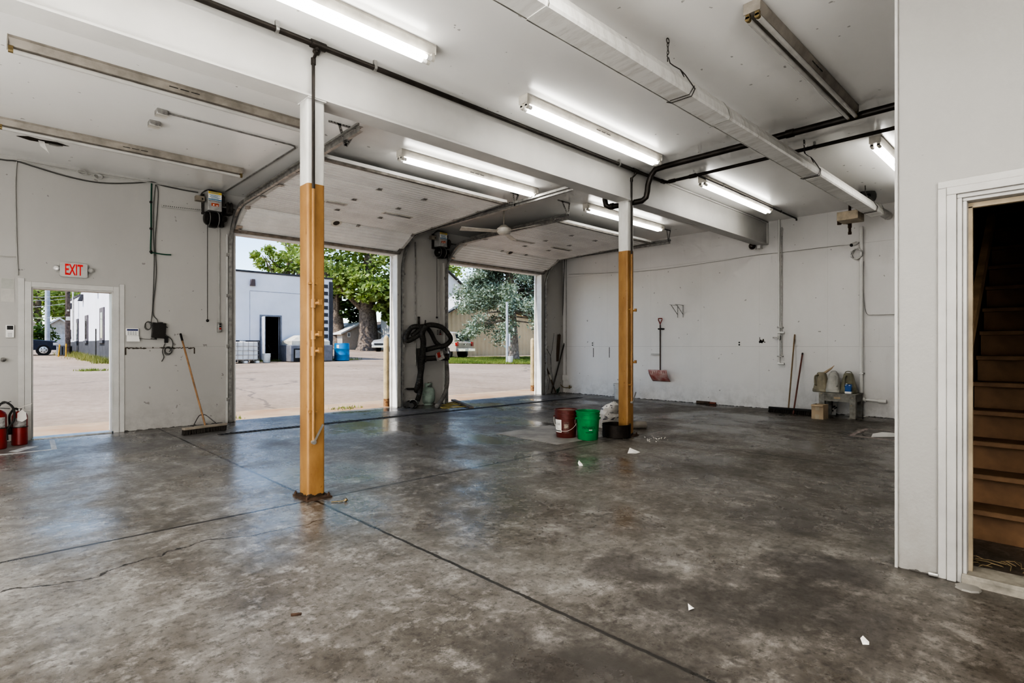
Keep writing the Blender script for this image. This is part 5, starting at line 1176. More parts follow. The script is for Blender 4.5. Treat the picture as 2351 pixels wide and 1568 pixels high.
mb = MB(); rnd = random.Random(3); c = Z(2285, 1302)
for k in range(14): q = c+Vector((rnd.uniform(-.08, .12), rnd.uniform(-.12, .12), .006)); an = rnd.uniform(0, 6.3); L = rnd.uniform(.05, .14); mb.tube([q, q+Vector((cos(an)*L*.5, sin(an)*L*.5, .012)), q+Vector((cos(an+.2)*L, sin(an+.2)*L, .002))], .0022, 4)
one('straw_debris', mb, M('straw', (.42, .33, .19), .8), 'wisps of straw on the floor inside the stair doorway', 'debris', kind='stuff')
sheet('paper_scrap', 2214, 1261, [(-.03, .02, 0), (-.02, -.03, 0), (.03, -.02, .3), (.03, .03, .4)], 'small square white scrap at the foot of the dark stairs')
sheet('paper_scrap', 2212, 1300, [(-.03, .03, 0), (-.05, -.04, 0), (.05, -.03, .1), (.04, .09, 2.0)], 'torn pale paper inside the stair doorway beside the jamb')
c = Z(2222, 1352); mb = MB(); mb.lathe([(.0, .0008), (.055, .0008), (.052, .010), (.0, .012)], c, n=9); one('paint_flake', mb, M('concrete_chip', (.25, .235, .21), .7), 'flat concrete flake on the floor before the stair threshold', 'debris')
mb = MB(); rnd = random.Random(8)
for k in range(18): q = Z(2196+rnd.uniform(0, 150), 1331+rnd.uniform(0, 4)+0); q = Z(2198+k*8.5, 1332+k*1.9+rnd.uniform(-1, 3)); mb.sphere(q+Vector((0,0,.004)), rnd.uniform(.004, .011), 6, (1, 1.3, .6))
one('paint_crumbs', mb, m_paper, 'paint crumbs along the foot of the stair threshold', 'debris', kind='stuff')
c = X(2143, 1316, PX-.02); mb = MB(); mb.cyl((PX-.02, c.y+.02, .012), (PX-.02, c.y-.02, .012), .011, n=10); one('metal_plug', mb, m_galv, 'small metal plug at the foot of the partition wall', 'plug')
# ------------------------------------------------------------- ground outside
def pave_mat():
    t = NT('lot_pavement'); pos = t.n('NewGeometry').outputs['Position']
    n1 = t.noise(pos, .22, 8, .65); n2 = t.noise(pos, 7, 6, .7); n3 = t.noise(t.scale(pos, (.3, 1.2, 1)), 1.1, 6, .7, .8)
    c = t.ramp(t.math('ADD', t.math('MULTIPLY', n1, .6), t.math('MULTIPLY', n2, .4)), (.36, (.225, .165, .115)), (.62, (.385, .30, .228)))
    c = t.mix(t.math('MULTIPLY', t.ramp(n3, (.60, 0.0), (.70, 1.0)), .35), c, (.20, .165, .135))
    v = t.n('TexVoronoi', Scale=.16, feature='DISTANCE_TO_EDGE'); wv = t.n('VectorMath'); wv.operation = 'ADD'; t.t.links.new(pos, wv.inputs[0])
    nz = t.n('TexNoise', Scale=.8, Detail=6); t.t.links.new(pos, nz.inputs['Vector']); t.t.links.new(nz.outputs['Color'], wv.inputs[1]); t.t.links.new(wv.outputs[0], v.inputs['Vector'])
    c = t.mix(t.math('MULTIPLY', t.math('LESS_THAN', v.outputs['Distance'], .006), .6), c, (.12, .10, .08))
    t.pri(**{'Base Color': c, 'Roughness': .9, 'Normal': t.bump(n2, .3, .02)}); return t.m
m_pave = pave_mat()
YA = 10.95
mb = MB(); mb.face([(-80, YA, gz(YA)-.015), (160, YA, gz(YA)-.015), (160, 240, gz(240)), (-80, 240, gz(240))]); struct('ground', mb, m_pave)
mb = MB(); mb.box(-30, 40, D_+T_, YA, -.10, -.002); struct('ground_apron', mb, M('apron_concrete', (.44, .33, .225), .85, col2=(.33, .205, .115), scale=.9, bump=.15))
mb = MB(); mb.box(-30, 40, D_+T_+.02, 10.0, H_, H_+.3) if 0 else mb.box(-20, 30, D_+T_, D_+T_+.05, H_+.12, H_+.6); struct('wall_parapet', mb, m_trim)
# the rest of this building seen from outside: roof slab keeps sky light off the ceiling
mb = MB(); mb.box(XL-.2, E_+.2, .72, D_+T_, H_+.13, H_+.2); struct('roof', mb, m_trim)
# ------------------------------------------------------------- bollards
m_boll = M('bollard_cream', (.56, .45, .27), .5, var=.16, scale=5)
def bollard(u, v, label):
    c = G(u, v); c.z = -.004; r = thing('bollard', label, 'bollard', tuple(c), 'bollards outside the overhead doors')
    mb = MB(); mb.lathe([(.057, 0), (.057, 1.38), (.045, 1.42), (.02, 1.445), (.0, 1.45)], c, n=20); finish('post', mb, m_boll, r)
    mb = MB(); mb.lathe([(.059, 0), (.0595, .10), (.058, .16)], c, n=20); finish('rusty_foot', mb, M('bollard_rust', (.36, .22, .11), .8, col2=(.16, .07, .03), scale=22), r)
bollard(887, 933, 'cream steel bollard outside the left overhead door opening'); bollard(1222.5, 897, 'cream steel bollard outside the right overhead door opening')
# ------------------------------------------------------------- white block building across the lot
m_bw = M('white_block', (.70, .69, .72), .8, var=.05, scale=.6, bump=.1); m_bd = M('dark_block', (.085, .083, .09), .85, var=.15, scale=2)
FY, BX0 = 32.3, 4.75
def fx(u): return Y(u, 795, FY).x
def fz(v, u=650): return Y(u, v, FY).z
BX1 = fx(763); g0 = gz(FY)-.2; zt0, zt1 = Y(540, 622, FY).z, Y(700, 634, FY).z
r = thing('block_building', 'white painted block building with dark base across the lot', 'building', ((BX0+BX1)/2, FY+13, g0)); zT = 5.35
dx0, dx1, dz1 = fx(600), fx(643), fz(727, 620)
mb = MB()
for a, b, c, d in ((BX0, dx0, g0, zT), (dx1, BX1, g0, zT), (dx0, dx1, dz1, zT)): mb.box(a, b, FY, FY+.25, c, d)
YE = 51.5
mb.box(BX0, BX0+.25, FY+.25, 45, g0, 4.70); mb.box(BX0, BX0+.25, 45, YE, g0, 4.50); mb.box(BX1-.25, BX1, FY+.25, YE, g0, zT); mb.box(BX0, BX1, YE-.2, YE, g0, 4.5)
mb.box(BX0+.25, BX1-.25, FY+.25, YE-.2, 4.2, 4.3)
finish('wall', mb, m_bw, r, smooth=False)
zb = fz(782, 650)
for a, b in ((BX0-.02, dx0-.01), (dx1+.01, BX1+.02)): mb = MB(); mb.box(a, b, FY-.02, FY, g0, zb); finish('dark_base', mb, m_bd, r, smooth=False)
mb = MB(); mb.box(BX0-.02, BX0, FY-.02, YE, g0, 1.53); finish('dark_base', mb, m_bd, r, smooth=False)
mb = MB(); mb.box(BX0-.05, BX1+.05, FY-.05, FY+.3, zT, zT+.10); finish('parapet_cap', mb, m_bd, r, smooth=False)
# stepped parapet on the alley side
for k, (a, b, z) in enumerate(((32.6, 45.0, 4.72), (45.0, 51.5, 4.52))): mb = MB(); mb.box(BX0-.05, BX0+.3, a, b, z-.03, z+.09); finish('parapet_cap', mb, m_bd, r, smooth=False)
x0 = fx(751)
mb = MB(); mb.box(x0+.12, BX1+.03, FY-.03, FY-.001, zb, zT-.15); c_ = finish('corner_strip', mb, m_bd, r, smooth=False)
mb = MB(); n = 8
for k in range(n): z = zb+.18+(zT-.3-zb)*k/n; mb.box(x0-.25, x0+.14, FY-.034, FY-.001, z+.0, z+.0); mb.box(fx(743), fx(752.5), FY-.036, FY-.03, z, z+(zT-.3-zb)/n*.5)
finish('corner_blocks', mb, m_bd, c_, smooth=False)
mb = MB(); f = .09
for a, b, c, d in ((dx0-f, dx0, g0+.2, dz1+f), (dx1, dx1+f, g0+.2, dz1+f), (dx0, dx1, dz1, dz1+f)): mb.box(a, b, FY-.03, FY+.1, c, d)
d_ = finish('door_frame', mb, M('frame_slate', (.22, .225, .25), .6), r, smooth=False)
mb = MB(); mb.obox((dx0-.06, FY-.46, (g0+.25+dz1)/2), (.05, .9, dz1-g0-.3), (1, -.17, 0), (.17, 1, 0)); dl = finish('door_leaf', mb, M('leaf_white', (.60, .61, .64), .6), r, smooth=False)
mb = MB(); mb.box(dx0-.4, dx1+.4, FY+2.2, FY+2.25, g0, dz1+.4); mb.box(dx0-.4, dx0-.35, FY+.25, FY+2.2, g0, dz1+.4); mb.box(dx1+.35, dx1+.4, FY+.25, FY+2.2, g0, dz1+.4); mb.box(dx0-.4, dx1+.4, FY+.25, FY+2.2, dz1+.35, dz1+.4); mb.box(dx0-.4, dx1+.4, FY+.25, FY+2.2, g0+.1, g0+.2)
finish('dark_room', mb, M('room_dark', (.10, .09, .08), .9, var=.35, scale=12), r, smooth=False)
a, b = Y(573, 656, FY), Y(585, 642, FY); mb = MB(); mb.hexa([(a.x, FY-.12, a.z), (b.x, FY-.12, a.z), (b.x, FY-.01, a.z), (a.x, FY-.01, a.z), (a.x+.05, FY-.22, b.z), (b.x-.05, FY-.22, b.z), (b.x-.05, FY-.01, b.z), (a.x+.05, FY-.01, b.z)]); wl = finish('wall_light', mb, M('light_brown', (.13, .105, .11), .5), r, smooth=False)
mb = MB(); mb.box(a.x+.05, b.x-.05, FY-.135, FY-.119, a.z+.06, a.z+.2); finish('lens', mb, m_dead, wl, smooth=False)
a, b = fx(573.5), fx(700); z = fz(669, 600); mb = MB(); mb.box(a, b, FY-.006, FY-.001, z-.02, z+.02); mb.box(a-.015, a+.015, FY-.006, FY-.001, zb, z); finish('infill_joint', mb, M('joint_grey', (.42, .42, .45), .8), r, smooth=False)
# windows and lamps on the alley side
for (u0, u1, v0, v1) in ((240.5, 230.5, 708, 781), (203, 196.5, 725, 782), (181, 176.5, 733, 783), (163.5, 162, 757, 773)):
    a, b = X(u0, v1, BX0), X(u1, v0, BX0); mb = MB(); mb.box(BX0-.05, BX0-.002, a.y, b.y, a.z, b.z); w_ = finish('window', mb, M('window_frame_brown', (.14, .115, .12), .6), r, smooth=False)
    q = (b.y-a.y); mb = MB(); mb.box(BX0-.06, BX0-.045, a.y+q*.28, b.y-q*.28, a.z+.12, b.z-.25); finish('pane', mb, m_glass, w_, smooth=False)
    mb = MB(); mb.box(BX0-.12, BX0-.002, a.y-.08, b.y+.08, a.z-.16, a.z-.005); finish('sill', mb, m_bd, w_, smooth=False)
for (u, v) in ((225, 666), (191, 687), (166, 706)):
    c = X(u, v, BX0); mb = MB(); mb.hexa([(BX0-.28, c.y-.2, c.z-.12), (BX0-.05, c.y-.2, c.z-.12), (BX0-.05, c.y+.2, c.z-.12), (BX0-.28, c.y+.2, c.z-.12), (BX0-.12, c.y-.1, c.z+.3), (BX0-.002, c.y-.1, c.z+.3), (BX0-.002, c.y+.1, c.z+.3), (BX0-.12, c.y+.1, c.z+.3)]); finish('alley_light', mb, m_bd, r, smooth=False)
mb = MB(); c = X(222, 795, BX0); mb.cyl((BX0-.04, c.y, gz(c.y)), (BX0-.04, c.y, 2.2), .03, n=6); finish('downpipe', mb, m_dsteel, r)
mb = MB(); c = X(170, 795, BX0); mb.cyl((BX0-.06, c.y, 1.6), (BX0-.06, c.y, 6.2), .05, n=8); finish('service_mast', mb, m_offw, r)
# ------------------------------------------------------------- things along the facade
m_poly = M('tote_white', (.72, .70, .66), .5, var=.06)
a, b = G(545, 833), G(598, 833); yy = 30.35; x0, x1 = Y(533, 800, yy).x, Y(600, 800, yy).x-.12; g = gz(yy); zt = g+1.12
r = thing('liquid_tote', 'white caged plastic tote on a pallet left of the doorway across the lot', 'tote', ((x0+x1)/2, yy+.5, g))
mb = MB(); mb.box(x0+.03, x1-.03, yy+.03, yy+1.0, g+.16, zt); tk = finish('tank', mb, m_poly, r, bevel=.06)
mb = MB(); mb.cyl(((x0+x1)/2, yy+.5, zt), ((x0+x1)/2, yy+.5, zt+.05), .14, n=16); finish('lid', mb, m_poly, tk)
mb = MB()
for k in range(6): x = x0+(x1-x0)*k/5; mb.cyl((x, yy, g+.12), (x, yy, zt), .014, n=5); mb.cyl((x, yy, zt), (x, yy+1.03, zt), .012, n=5)
for k in range(5): z = g+.2+(zt-g-.2)*k/4; mb.cyl((x0, yy, z), (x1, yy, z), .014, n=5); mb.cyl((x1, yy, z), (x1, yy+1.03, z), .014, n=5)
for k in range(5): y = yy+1.03*k/4; mb.cyl((x1, y, g+.12), (x1, y, zt), .014, n=5)
finish('cage', mb, M('cage_grey', (.46, .43, .40), .5, .4), r)
for k in range(3): xx = x0+(x1-x0-.14)*k/2; mb = MB(); mb.box(xx, xx+.16, yy-.01, yy+1.05, g+.001, g+.12); finish('pallet_foot', mb, m_poly, r, smooth=False)
c = G(612, 832.5); bucket(c, m_wb, 'white bucket with raised handle beside the doorway across the lot', M('pail_water', (.4, .4, .4), .4), 1.35, 1.3)
c = Y(628, 812, FY+.7); g = gz(FY+.7)+.0; r = thing('office_chair', 'dark office chair inside the open doorway across the lot', 'chair', (c.x, c.y, g))
mb = MB(); mb.obox((c.x, c.y, g+.42), (.5, .5, .07), (1,0,.0), (0,1,0)); finish('seat', mb, m_black, r, bevel=.02)
mb = MB(); mb.obox((c.x-.30, c.y, g+.72), (.06, .45, .55), (1, 0, .45), (0,1,0)); finish('backrest', mb, m_black, r, bevel=.02)
for k in range(5): mb = MB(); a = 2*pi*k/5; mb.bar((c.x, c.y, g+.12), (c.x+.3*cos(a), c.y+.3*sin(a), g+.05), .04, .03); finish('leg', mb, m_dsteel, r)
mb = MB(); mb.cyl((c.x, c.y, g+.1), (c.x, c.y, g+.4), .03, n=8); finish('column', mb, m_dsteel, r)
y0 = 30.7; x0, x1 = Y(667, 800, y0).x, Y(764, 800, y0).x; g = gz(y0); zg = Y(700, 792, y0).z; zs = Y(700, 783, y0).z; zp = Y(700, 769.5, y0).z
r = thing('poly_tank', 'cream topped tank in a grey plastic base behind the foreground post', 'tank', ((x0+x1)/2, y0+1, g))
mb = MB(); mb.box(x0, x1, y0, y0+1.7, g+.001, zg); bs = finish('base', mb, M('tank_grey', (.20, .20, .215), .7, var=.12), r, bevel=.05)
mb = MB(); mb.box(x0+.18, x0+.62, y0-.02, y0-.002, g+.01, g+.75); finish('arch_slot', mb, M('slot_dark', (.03, .03, .03), .8), bs, smooth=False)
mb = MB(); mb.box(x0+.26, x0+.54, y0-.06, y0-.021, g+.22, g+.68); finish('slot_panel', mb, M('tank_grey2', (.30, .30, .31), .7), bs, smooth=False)
mb = MB(); i = .12; mb.box(x0+i, x1-i, y0+i, y0+1.6, zg, zs); mb.hexa([(x0+i, y0+i, zs), (x1-i, y0+i, zs), (x1-i, y0+1.6, zs), (x0+i, y0+1.6, zs), (x0+.7, y0+.5, zp), (x1-.7, y0+.5, zp), (x1-.7, y0+1.2, zp), (x0+.7, y0+1.2, zp)]); tp = finish('tank_top', mb, M('tank_cream', (.62, .58, .48), .5), r, smooth=False)
mb = MB(); mb.cyl((x1-.6, y0+.6, zp-.1), (x1-.6, y0+.6, zp+.12), .2, n=14); finish('fill_cap', mb, m_dsteel, tp)
c = G(785, 828); g = c.z; r = thing('plastic_drum', 'blue plastic drum beside the corner of the block building', 'drum', tuple(c))
m_drum = M('drum_blue', (.02, .20, .42), .4, var=.12)
mb = MB(); R, H2 = .44, 1.06; mb.lathe([(.0, .001), (R*.94, .001), (R, .03), (R, .32), (R*1.03, .34), (R*1.03, .37), (R, .39), (R, .68), (R*1.03, .70), (R*1.03, .73), (R, .75), (R*.99, H2-.05), (R*.95, H2), (R*.90, H2), (R*.88, H2-.03), (.0, H2-.03)], c, n=28); dr = finish('body', mb, m_drum, r)
for sg in (-1, 1): mb = MB(); mb.cyl(c+Vector((sg*.25, 0, H2-.03)), c+Vector((sg*.25, 0, H2)), .04, n=10); finish('bung', mb, m_white, dr)
mb = MB(); a = atan2(-c.y, -c.x)-.55; q = c+Vector((cos(a)*R*1.005, sin(a)*R*1.005, .86)); mb.obox(q, (.16, .006, .2), (-sin(a), cos(a), 0), (cos(a), sin(a), 0)); finish('sticker', mb, m_paper, dr)
# ------------------------------------------------------------- trees
def leaf_mat(name, c1, c2, c3, tl=.35):
    t = NT(name); rp = t.n('NewGeometry').outputs['Random Per Island']; tc = t.n('TexCoord').outputs['Object']
    c = t.mix(rp, c1, c2); c = t.mix(t.ramp(t.noise(tc, .55, 4, .6), (.40, 0.0), (.66, .9)), c, c3)
    d = t.n('BsdfPrincipled', **{'Base Color': c, 'Roughness': .55}); tr = t.n('BsdfTranslucent', Color=t.mix(.5, c, (.30, .42, .06)))
    mx = t.n('MixShader'); mx.inputs[0].default_value = tl; t.t.links.new(d.outputs[0], mx.inputs[1]); t.t.links.new(tr.outputs[0], mx.inputs[2]); t.t.links.new(mx.outputs[0], t.out.inputs[0]); return t.m
m_maple = leaf_mat('maple_leaves', (.27, .36, .10), (.52, .58, .27), (.18, .26, .065), .42)
m_dark = leaf_mat('dark_leaves', (.030, .075, .016), (.075, .15, .03), (.014, .036, .01), .25)
m_spruce = leaf_mat('spruce_needles', (.24, .30, .23), (.48, .54, .45), (.14, .18, .125), .15)
m_bark = M('bark', (.24, .19, .15), .9, col2=(.10, .075, .06), scale=5, bump=.6, bscale=9); m_bark2 = M('bark_spruce', (.36, .30, .26), .9, col2=(.17, .13, .105), scale=7, bump=.6, bscale=12)
def leaves(mb, c, rad, n, size, rnd, squash=.8):
    for _ in range(n):
        th, ph = rnd.uniform(0, 2*pi), math.acos(rnd.uniform(-1, 1)); rr = rad*(rnd.random()**.45)
        p = c+Vector((rr*sin(ph)*cos(th), rr*sin(ph)*sin(th), rr*squash*cos(ph)))
        a = Vector((rnd.gauss(0, 1), rnd.gauss(0, 1), rnd.gauss(0, .6))).normalized(); b = a.cross(Vector((rnd.gauss(0, 1), rnd.gauss(0, 1), rnd.gauss(0, 1)))).normalized()
        s = size*rnd.uniform(.6, 1.3); mb.face([p-a*s, p-b*s*.55, p+a*s, p+b*s*.55])
def raw(name, mb, m, parent):
    me = bpy.data.meshes.new(name); org = wpos(parent); bmesh.ops.translate(mb.bm, verts=mb.bm.verts[:], vec=-org); mb.bm.to_mesh(me); mb.bm.free(); me.materials.append(m)
    o = bpy.data.objects.new(name, me); COL.objects.link(o); o.parent = parent; return o
def tree(nm, base, label, blobs, m, size, per, trunk, seed, bark=None, branches=6, group=None):
    rnd = random.Random(seed); r = thing(nm, label, 'tree', tuple(base), group); base = Vector(base)
    mb = MB()
    for (dx, dy, dz, R) in blobs:
        k = max(3, int(R*1.6)); c0 = base+Vector((dx, dy, dz))
        for _ in range(k*4):
            th, ph = rnd.uniform(0, 2*pi), math.acos(rnd.uniform(-1, 1)); q = R*rnd.uniform(.45, 1.0); c = c0+Vector((q*sin(ph)*cos(th), q*sin(ph)*sin(th), q*.8*cos(ph)))
            leaves(mb, c, R*.32, per, size, rnd, .7)
    raw('crown', mb, m, r)
    tr, h = trunk; mb = MB(); mb.tube([base+Vector((0, 0, -.2)), base+Vector((0, 0, .4)), base+Vector((.05, 0, 1.6)), base+Vector((-.05, .1, h*.5)), base+Vector((.1, 0, h))], [tr*1.5, tr*1.12, tr, tr*.85, tr*.4], 12)
    for k in range(branches):
        bl = blobs[k % len(blobs)]; s = base+Vector((0, 0, h*rnd.uniform(.3, .75))); e = base+Vector((bl[0], bl[1], bl[2]))+Vector((rnd.uniform(-1, 1), rnd.uniform(-1, 1), rnd.uniform(-.5, 1)))*bl[3]*.7
        mid = s.lerp(e, .5)+Vector((rnd.uniform(-.5, .5), rnd.uniform(-.5, .5), .4)); mb.tube(spline([s, mid, e], 4), [tr*.38*(1-i/10) for i in range(9)], 6)
    finish('trunk', mb, bark or m_bark, r); return r
b = G(845, 799); b.y -= 10; b = Vector((b.x*.85, b.y, gz(b.y)))
bm_ = Vector((31.0, 57.5, gz(57.5))); k = ray(845, 797); b = Vector((k[0]*62, k[1]*62, gz(k[1]*62)))
tree('maple_tree', b, 'large light green maple filling the left overhead door opening, thick trunk base', [(0, 0, 9.5, 5.0), (-5.0, 1, 10, 4.2), (5.0, 1, 10, 4.4), (0, 2, 14, 5), (-2.4, -3, 6.4, 2.8), (3.2, -3, 5.6, 2.8), (6.5, 0, 6, 2.6), (-6, 0, 13.5, 3.6), (1.5, -4, 3.4, 1.5), (1.6, -2.5, 5.4, 1.9), (2.4, -2, 3.8, 1.5), (0, -3, 5.8, 2.0), (-1.4, -3, 6.6, 2.2), (5.5, -3, 4.6, 2.6), (8.5, -1, 7, 3.2), (9, 0, 10, 4), (3.6, -5, 3.6, 1.7)], m_maple, .27, 58, (1.05, 11), 1)
k = ray(776, 797); b = Vector((k[0]*66, k[1]*66, gz(k[1]*66)))
tree('shade_tree', b, 'dark leafy tree behind the corner of the block building', [(0, 0, 6, 3.0), (-1, 1, 9.5, 3.6), (2.2, 0, 4.4, 2.0), (1.4, 0, 8, 3)], m_dark, .26, 62, (.75, 8), 2)
k = ray(660, 797); b = Vector((k[0]*70, k[1]*70, gz(k[1]*70)))
tree('open_crown_tree', b, 'thin-topped tree rising above the flat roof of the block building', [(0, 0, 11, 3.0), (-2.6, 0, 11.2, 2.0), (3, 0, 11, 3.4), (1, 1, 14, 2.4), (4.6, 0, 8.4, 2.8), (-1.6, -1, 9.0, 1.9)], m_maple, .24, 42, (.5, 11), 3, branches=26)
for i, (u, d, hh, lab) in enumerate(((88, 92, 8, 'green tree beyond the alley behind the parked pickup'), (150, 104, 10, 'tall green tree behind the utility pole at the alley end'), (40, 100, 9, 'green tree at the left edge of the exit doorway view'))):
    k = ray(u, 797); b = Vector((k[0]*d*.72, k[1]*d*.72, 0)); b.z = gz(b.y)
    tree('alley_tree', b, lab, [(0, 0, hh*.75, 4.2), (-2.8, 0, hh*.55, 3), (3, 0, hh*.6, 3.2), (0, 1, hh*1.15, 3.6)], m_maple if i == 1 else m_dark if i == 5 else m_maple, .26, 40, (.4, hh), 20+i)
k = ray(1000, 797); b = Vector((k[0]*80, k[1]*80, 0)); b.z = gz(b.y)
# spruce
base = Vector((26.3, 27.05, gz(27.05))); base = G(1178, 826); rnd = random.Random(5)
r = thing('spruce_tree', 'blue green spruce with a thick bare trunk outside the right overhead door', 'tree', tuple(base))
mb = MB(); wood = MB(); wood.tube([base+Vector((0, 0, -.1)), base+Vector((0, 0, .3)), base+Vector((-.05, 0, 1.5)), base+Vector((-.22, .0, 3.4)), base+Vector((-.35, 0, 6)), base+Vector((-.4, 0, 13))], [.52, .42, .375, .34, .28, .05], 14)
z = 2.9
while z < 12.5:
    for q in range(6):
        az = rnd.uniform(0, 2*pi); L = max(.8, (13.5-z)*.42*rnd.uniform(.75, 1.1)); L = min(L, 4.5); s = base+Vector((-.25, 0, z+rnd.uniform(-.2, .2))); d = Vector((cos(az), sin(az), 0))
        low = z < 3.7
        pts = [s, s+d*L*.4+Vector((0, 0, .05 if not low else -.25)), s+d*L*.75+Vector((0, 0, -.22*L*.5)), s+d*L+Vector((0, 0, -.16*L if not low else -.30*L))]
        sp = spline(pts, 5); wood.tube(sp, [.05*(1-i/len(sp))+.008 for i in range(len(sp))], 5)
        for i, p in enumerate(sp):
            t = i/len(sp)
            if t < (.62 if low else .28): continue
            for w_ in range(3):
                pp = p+Vector((rnd.gauss(0, .22), rnd.gauss(0, .22), rnd.gauss(-.10, .16)))
                for f_ in range(15):
                    a = Vector((rnd.gauss(0, 1), rnd.gauss(0, 1), rnd.gauss(-.3, .7))).normalized(); bb = a.cross(Vector((rnd.gauss(0, 1), rnd.gauss(0, 1), rnd.gauss(0, 1)))).normalized(); c = pp+Vector((rnd.gauss(0, .17), rnd.gauss(0, .17), rnd.gauss(-.06, .17))); sz = rnd.uniform(.07, .15)
                    mb.face([c-a*sz, c-bb*sz*.42, c+a*sz, c+bb*sz*.42])
    z += .36
raw('needles', mb, m_spruce, r); finish('trunk', wood, m_bark2, r)
# ------------------------------------------------------------- tan metal shed and the house behind
SY = 36.0; g = gz(SY)-.1; xa, xb = Y(985, 800, SY).x, Y(1262, 800, SY).x; xp = Y(1098, 800, SY).x; zp = Y(1098, 676, SY).z; za = Y(985, 742, SY).z; zb2 = Y(1262, 752, SY).z
r = thing('metal_shed', 'tan ribbed metal shed behind the spruce', 'shed', ((xa+xb)/2, SY+5, g)); m_shed = M('shed_tan', (.50, .385, .235), .55, var=.07, scale=.7)
mb = MB(); n = int((xb-xa)/.115); prev = None
def roofz(x): return za+(zp-za)*(x-xa)/(xp-xa) if x < xp else zp+(zb2-zp)*(x-xp)/(xb-xp)
for i in range(n+1):
    x = xa+(xb-xa)*i/n; y = SY-(.035 if i % 4 in (0, 1) else 0); cur = (mb.bm.verts.new((x, y, g)), mb.bm.verts.new((x, y, roofz(x))))
    if prev: mb.fv([prev[0], cur[0], cur[1], prev[1]])
    prev = cur
finish('ribbed_wall', mb, m_shed, r, smooth=False)
mb = MB(); mb.box(xa, xa+.1, SY+.02, SY+3, g, za-.05); mb.box(xb-.1, xb, SY+.02, SY+3, g, zb2-.05); mb.box(xa, xb, SY+2.9, SY+3, g, min(za, zb2)); finish('side_wall', mb, m_shed, r, smooth=False)
mb = MB()
for p, q in (((xa-.4, za-.1), (xp, zp+.06)), ((xp, zp+.06), (xb+.4, zb2-.06))): mb.prism([(p[0], SY-.35, p[1]), (q[0], SY-.35, q[1]), (q[0], SY-.35, q[1]+.16), (p[0], SY-.35, p[1]+.16)], (0, 3.6, 0))
finish('roof', mb, M('shed_roof', (.62, .60, .59), .5), r, smooth=False)
mb = MB()
for p, q in (((xa-.4, za-.2), (xp, zp-.04)), ((xp, zp-.04), (xb+.4, zb2-.16))): mb.prism([(p[0], SY-.37, p[1]), (q[0], SY-.37, q[1]), (q[0], SY-.37, q[1]+.12), (p[0], SY-.37, p[1]+.12)], (0, .05, 0))
finish('eave_trim', mb, m_dsteel, r, smooth=False)
def house(nm, label, x0, x1, y, d, zw, zr, wall, roofm, wins=(), door=None, cat='house'):
    g = gz(y)-.3; r = thing(nm, label, cat, ((x0+x1)/2, y+d/2, g)); xm = (x0+x1)/2
    mb = MB(); mb.box(x0, x1, y, y+d, g, zw); mb.prism([(x0, y, zw), (x1, y, zw), (xm, y, zr)], (0, d, 0)); finish('wall', mb, wall, r, smooth=False)
    mb = MB(); e = .35
    for sx in (x0, x1):
        o = -e if sx == x0 else e; dz = (zr-zw)/(xm-x0)*e
        mb.prism([(sx+o, y-e, zw-dz), (xm, y-e, zr), (xm, y-e, zr+.18), (sx+o, y-e, zw-dz+.18)], (0, d+2*e, 0))
    finish('roof', mb, roofm, r, smooth=False)
    for (a, b, c, e2) in wins:
        mb = MB(); mb.box(a, b, y-.05, y-.001, c, e2); f = finish('window', mb, m_white, r, smooth=False); mb = MB(); mb.box(a+.1, b-.1, y-.07, y-.051, c+.1, e2-.1); finish('pane', mb, M('pane_grey', (.14, .16, .18), .2), f, smooth=False)
    if door: mb = MB(); a, b, c, e2 = door; mb.box(a, b, y-.05, y-.001, c, e2); finish('garage_door', mb, m_gdoor, r, smooth=False)
    return r
m_gdoor = M('garage_door', (.56, .57, .58), .6); m_tan = M('house_tan', (.46, .40, .34), .8, var=.05); m_shing = M('shingles', (.42, .34, .27), .9, var=.15); m_wsid = M('house_white', (.62, .61, .60), .8, var=.05)
y = 60; h = lambda u, v: Y(u, v, y)
house('far_house', 'pale tan house seen between the tree trunks past the blue drum', h(786, 790).x, h(872, 790).x, y, 7, h(800, 765).z, h(812, 742).z, m_tan, m_wsid, [(h(797, 1).x, h(804, 1).x, h(800, 774).z, h(800, 763).z)])
house('far_garage', 'tan outbuilding behind the maple at the right of the left door opening', h(876, 790).x, h(975, 790).x, y+2, 8, h(880, 760).z, h(920, 738).z, m_tan, M('brown_roof', (.15, .12, .10), .9, var=.15))
y = 52; house('tall_house', 'pale two storey house just visible above the shed roof', h(960, 790).x, h(1062, 790).x, y, 8, h(1030, 655).z, h(1010, 610).z, m_wsid, m_dsteel, [(h(1031, 1).x, h(1042, 1).x, h(1036, 698).z, h(1036, 686).z)])
y = 72; house('garage', 'white gabled garage at the end of the alley', h(100, 790).x, h(171, 790).x, y, 8, h(112, 752).z, h(146, 733).z, M('garage_wall', (.50, .475, .44), .8), m_wsid, [], (h(122, 1).x, h(150, 1).x, h(130, 793).z, h(130, 767).z))
y = 78; house('low_house', 'low tan house with pale roof behind the parked pickup', h(20, 790).x, h(106, 790).x, y, 9, h(80, 757).z, h(63, 733).z, m_tan, M('pale_roof', (.55, .46, .38), .8))
mb = MB(); rnd = random.Random(33); c = Y(90, 775, 66)
for q in range(10): leaves(mb, Vector((c.x+rnd.uniform(-1.6, 1.6), 66, gz(66)+rnd.uniform(.4, 2.2))), .9, 60, .18, rnd)
r = thing('alley_bush', 'rounded dark bush beside the low house', 'bush', (c.x, 66, gz(66))); raw('foliage', mb, m_dark, r)
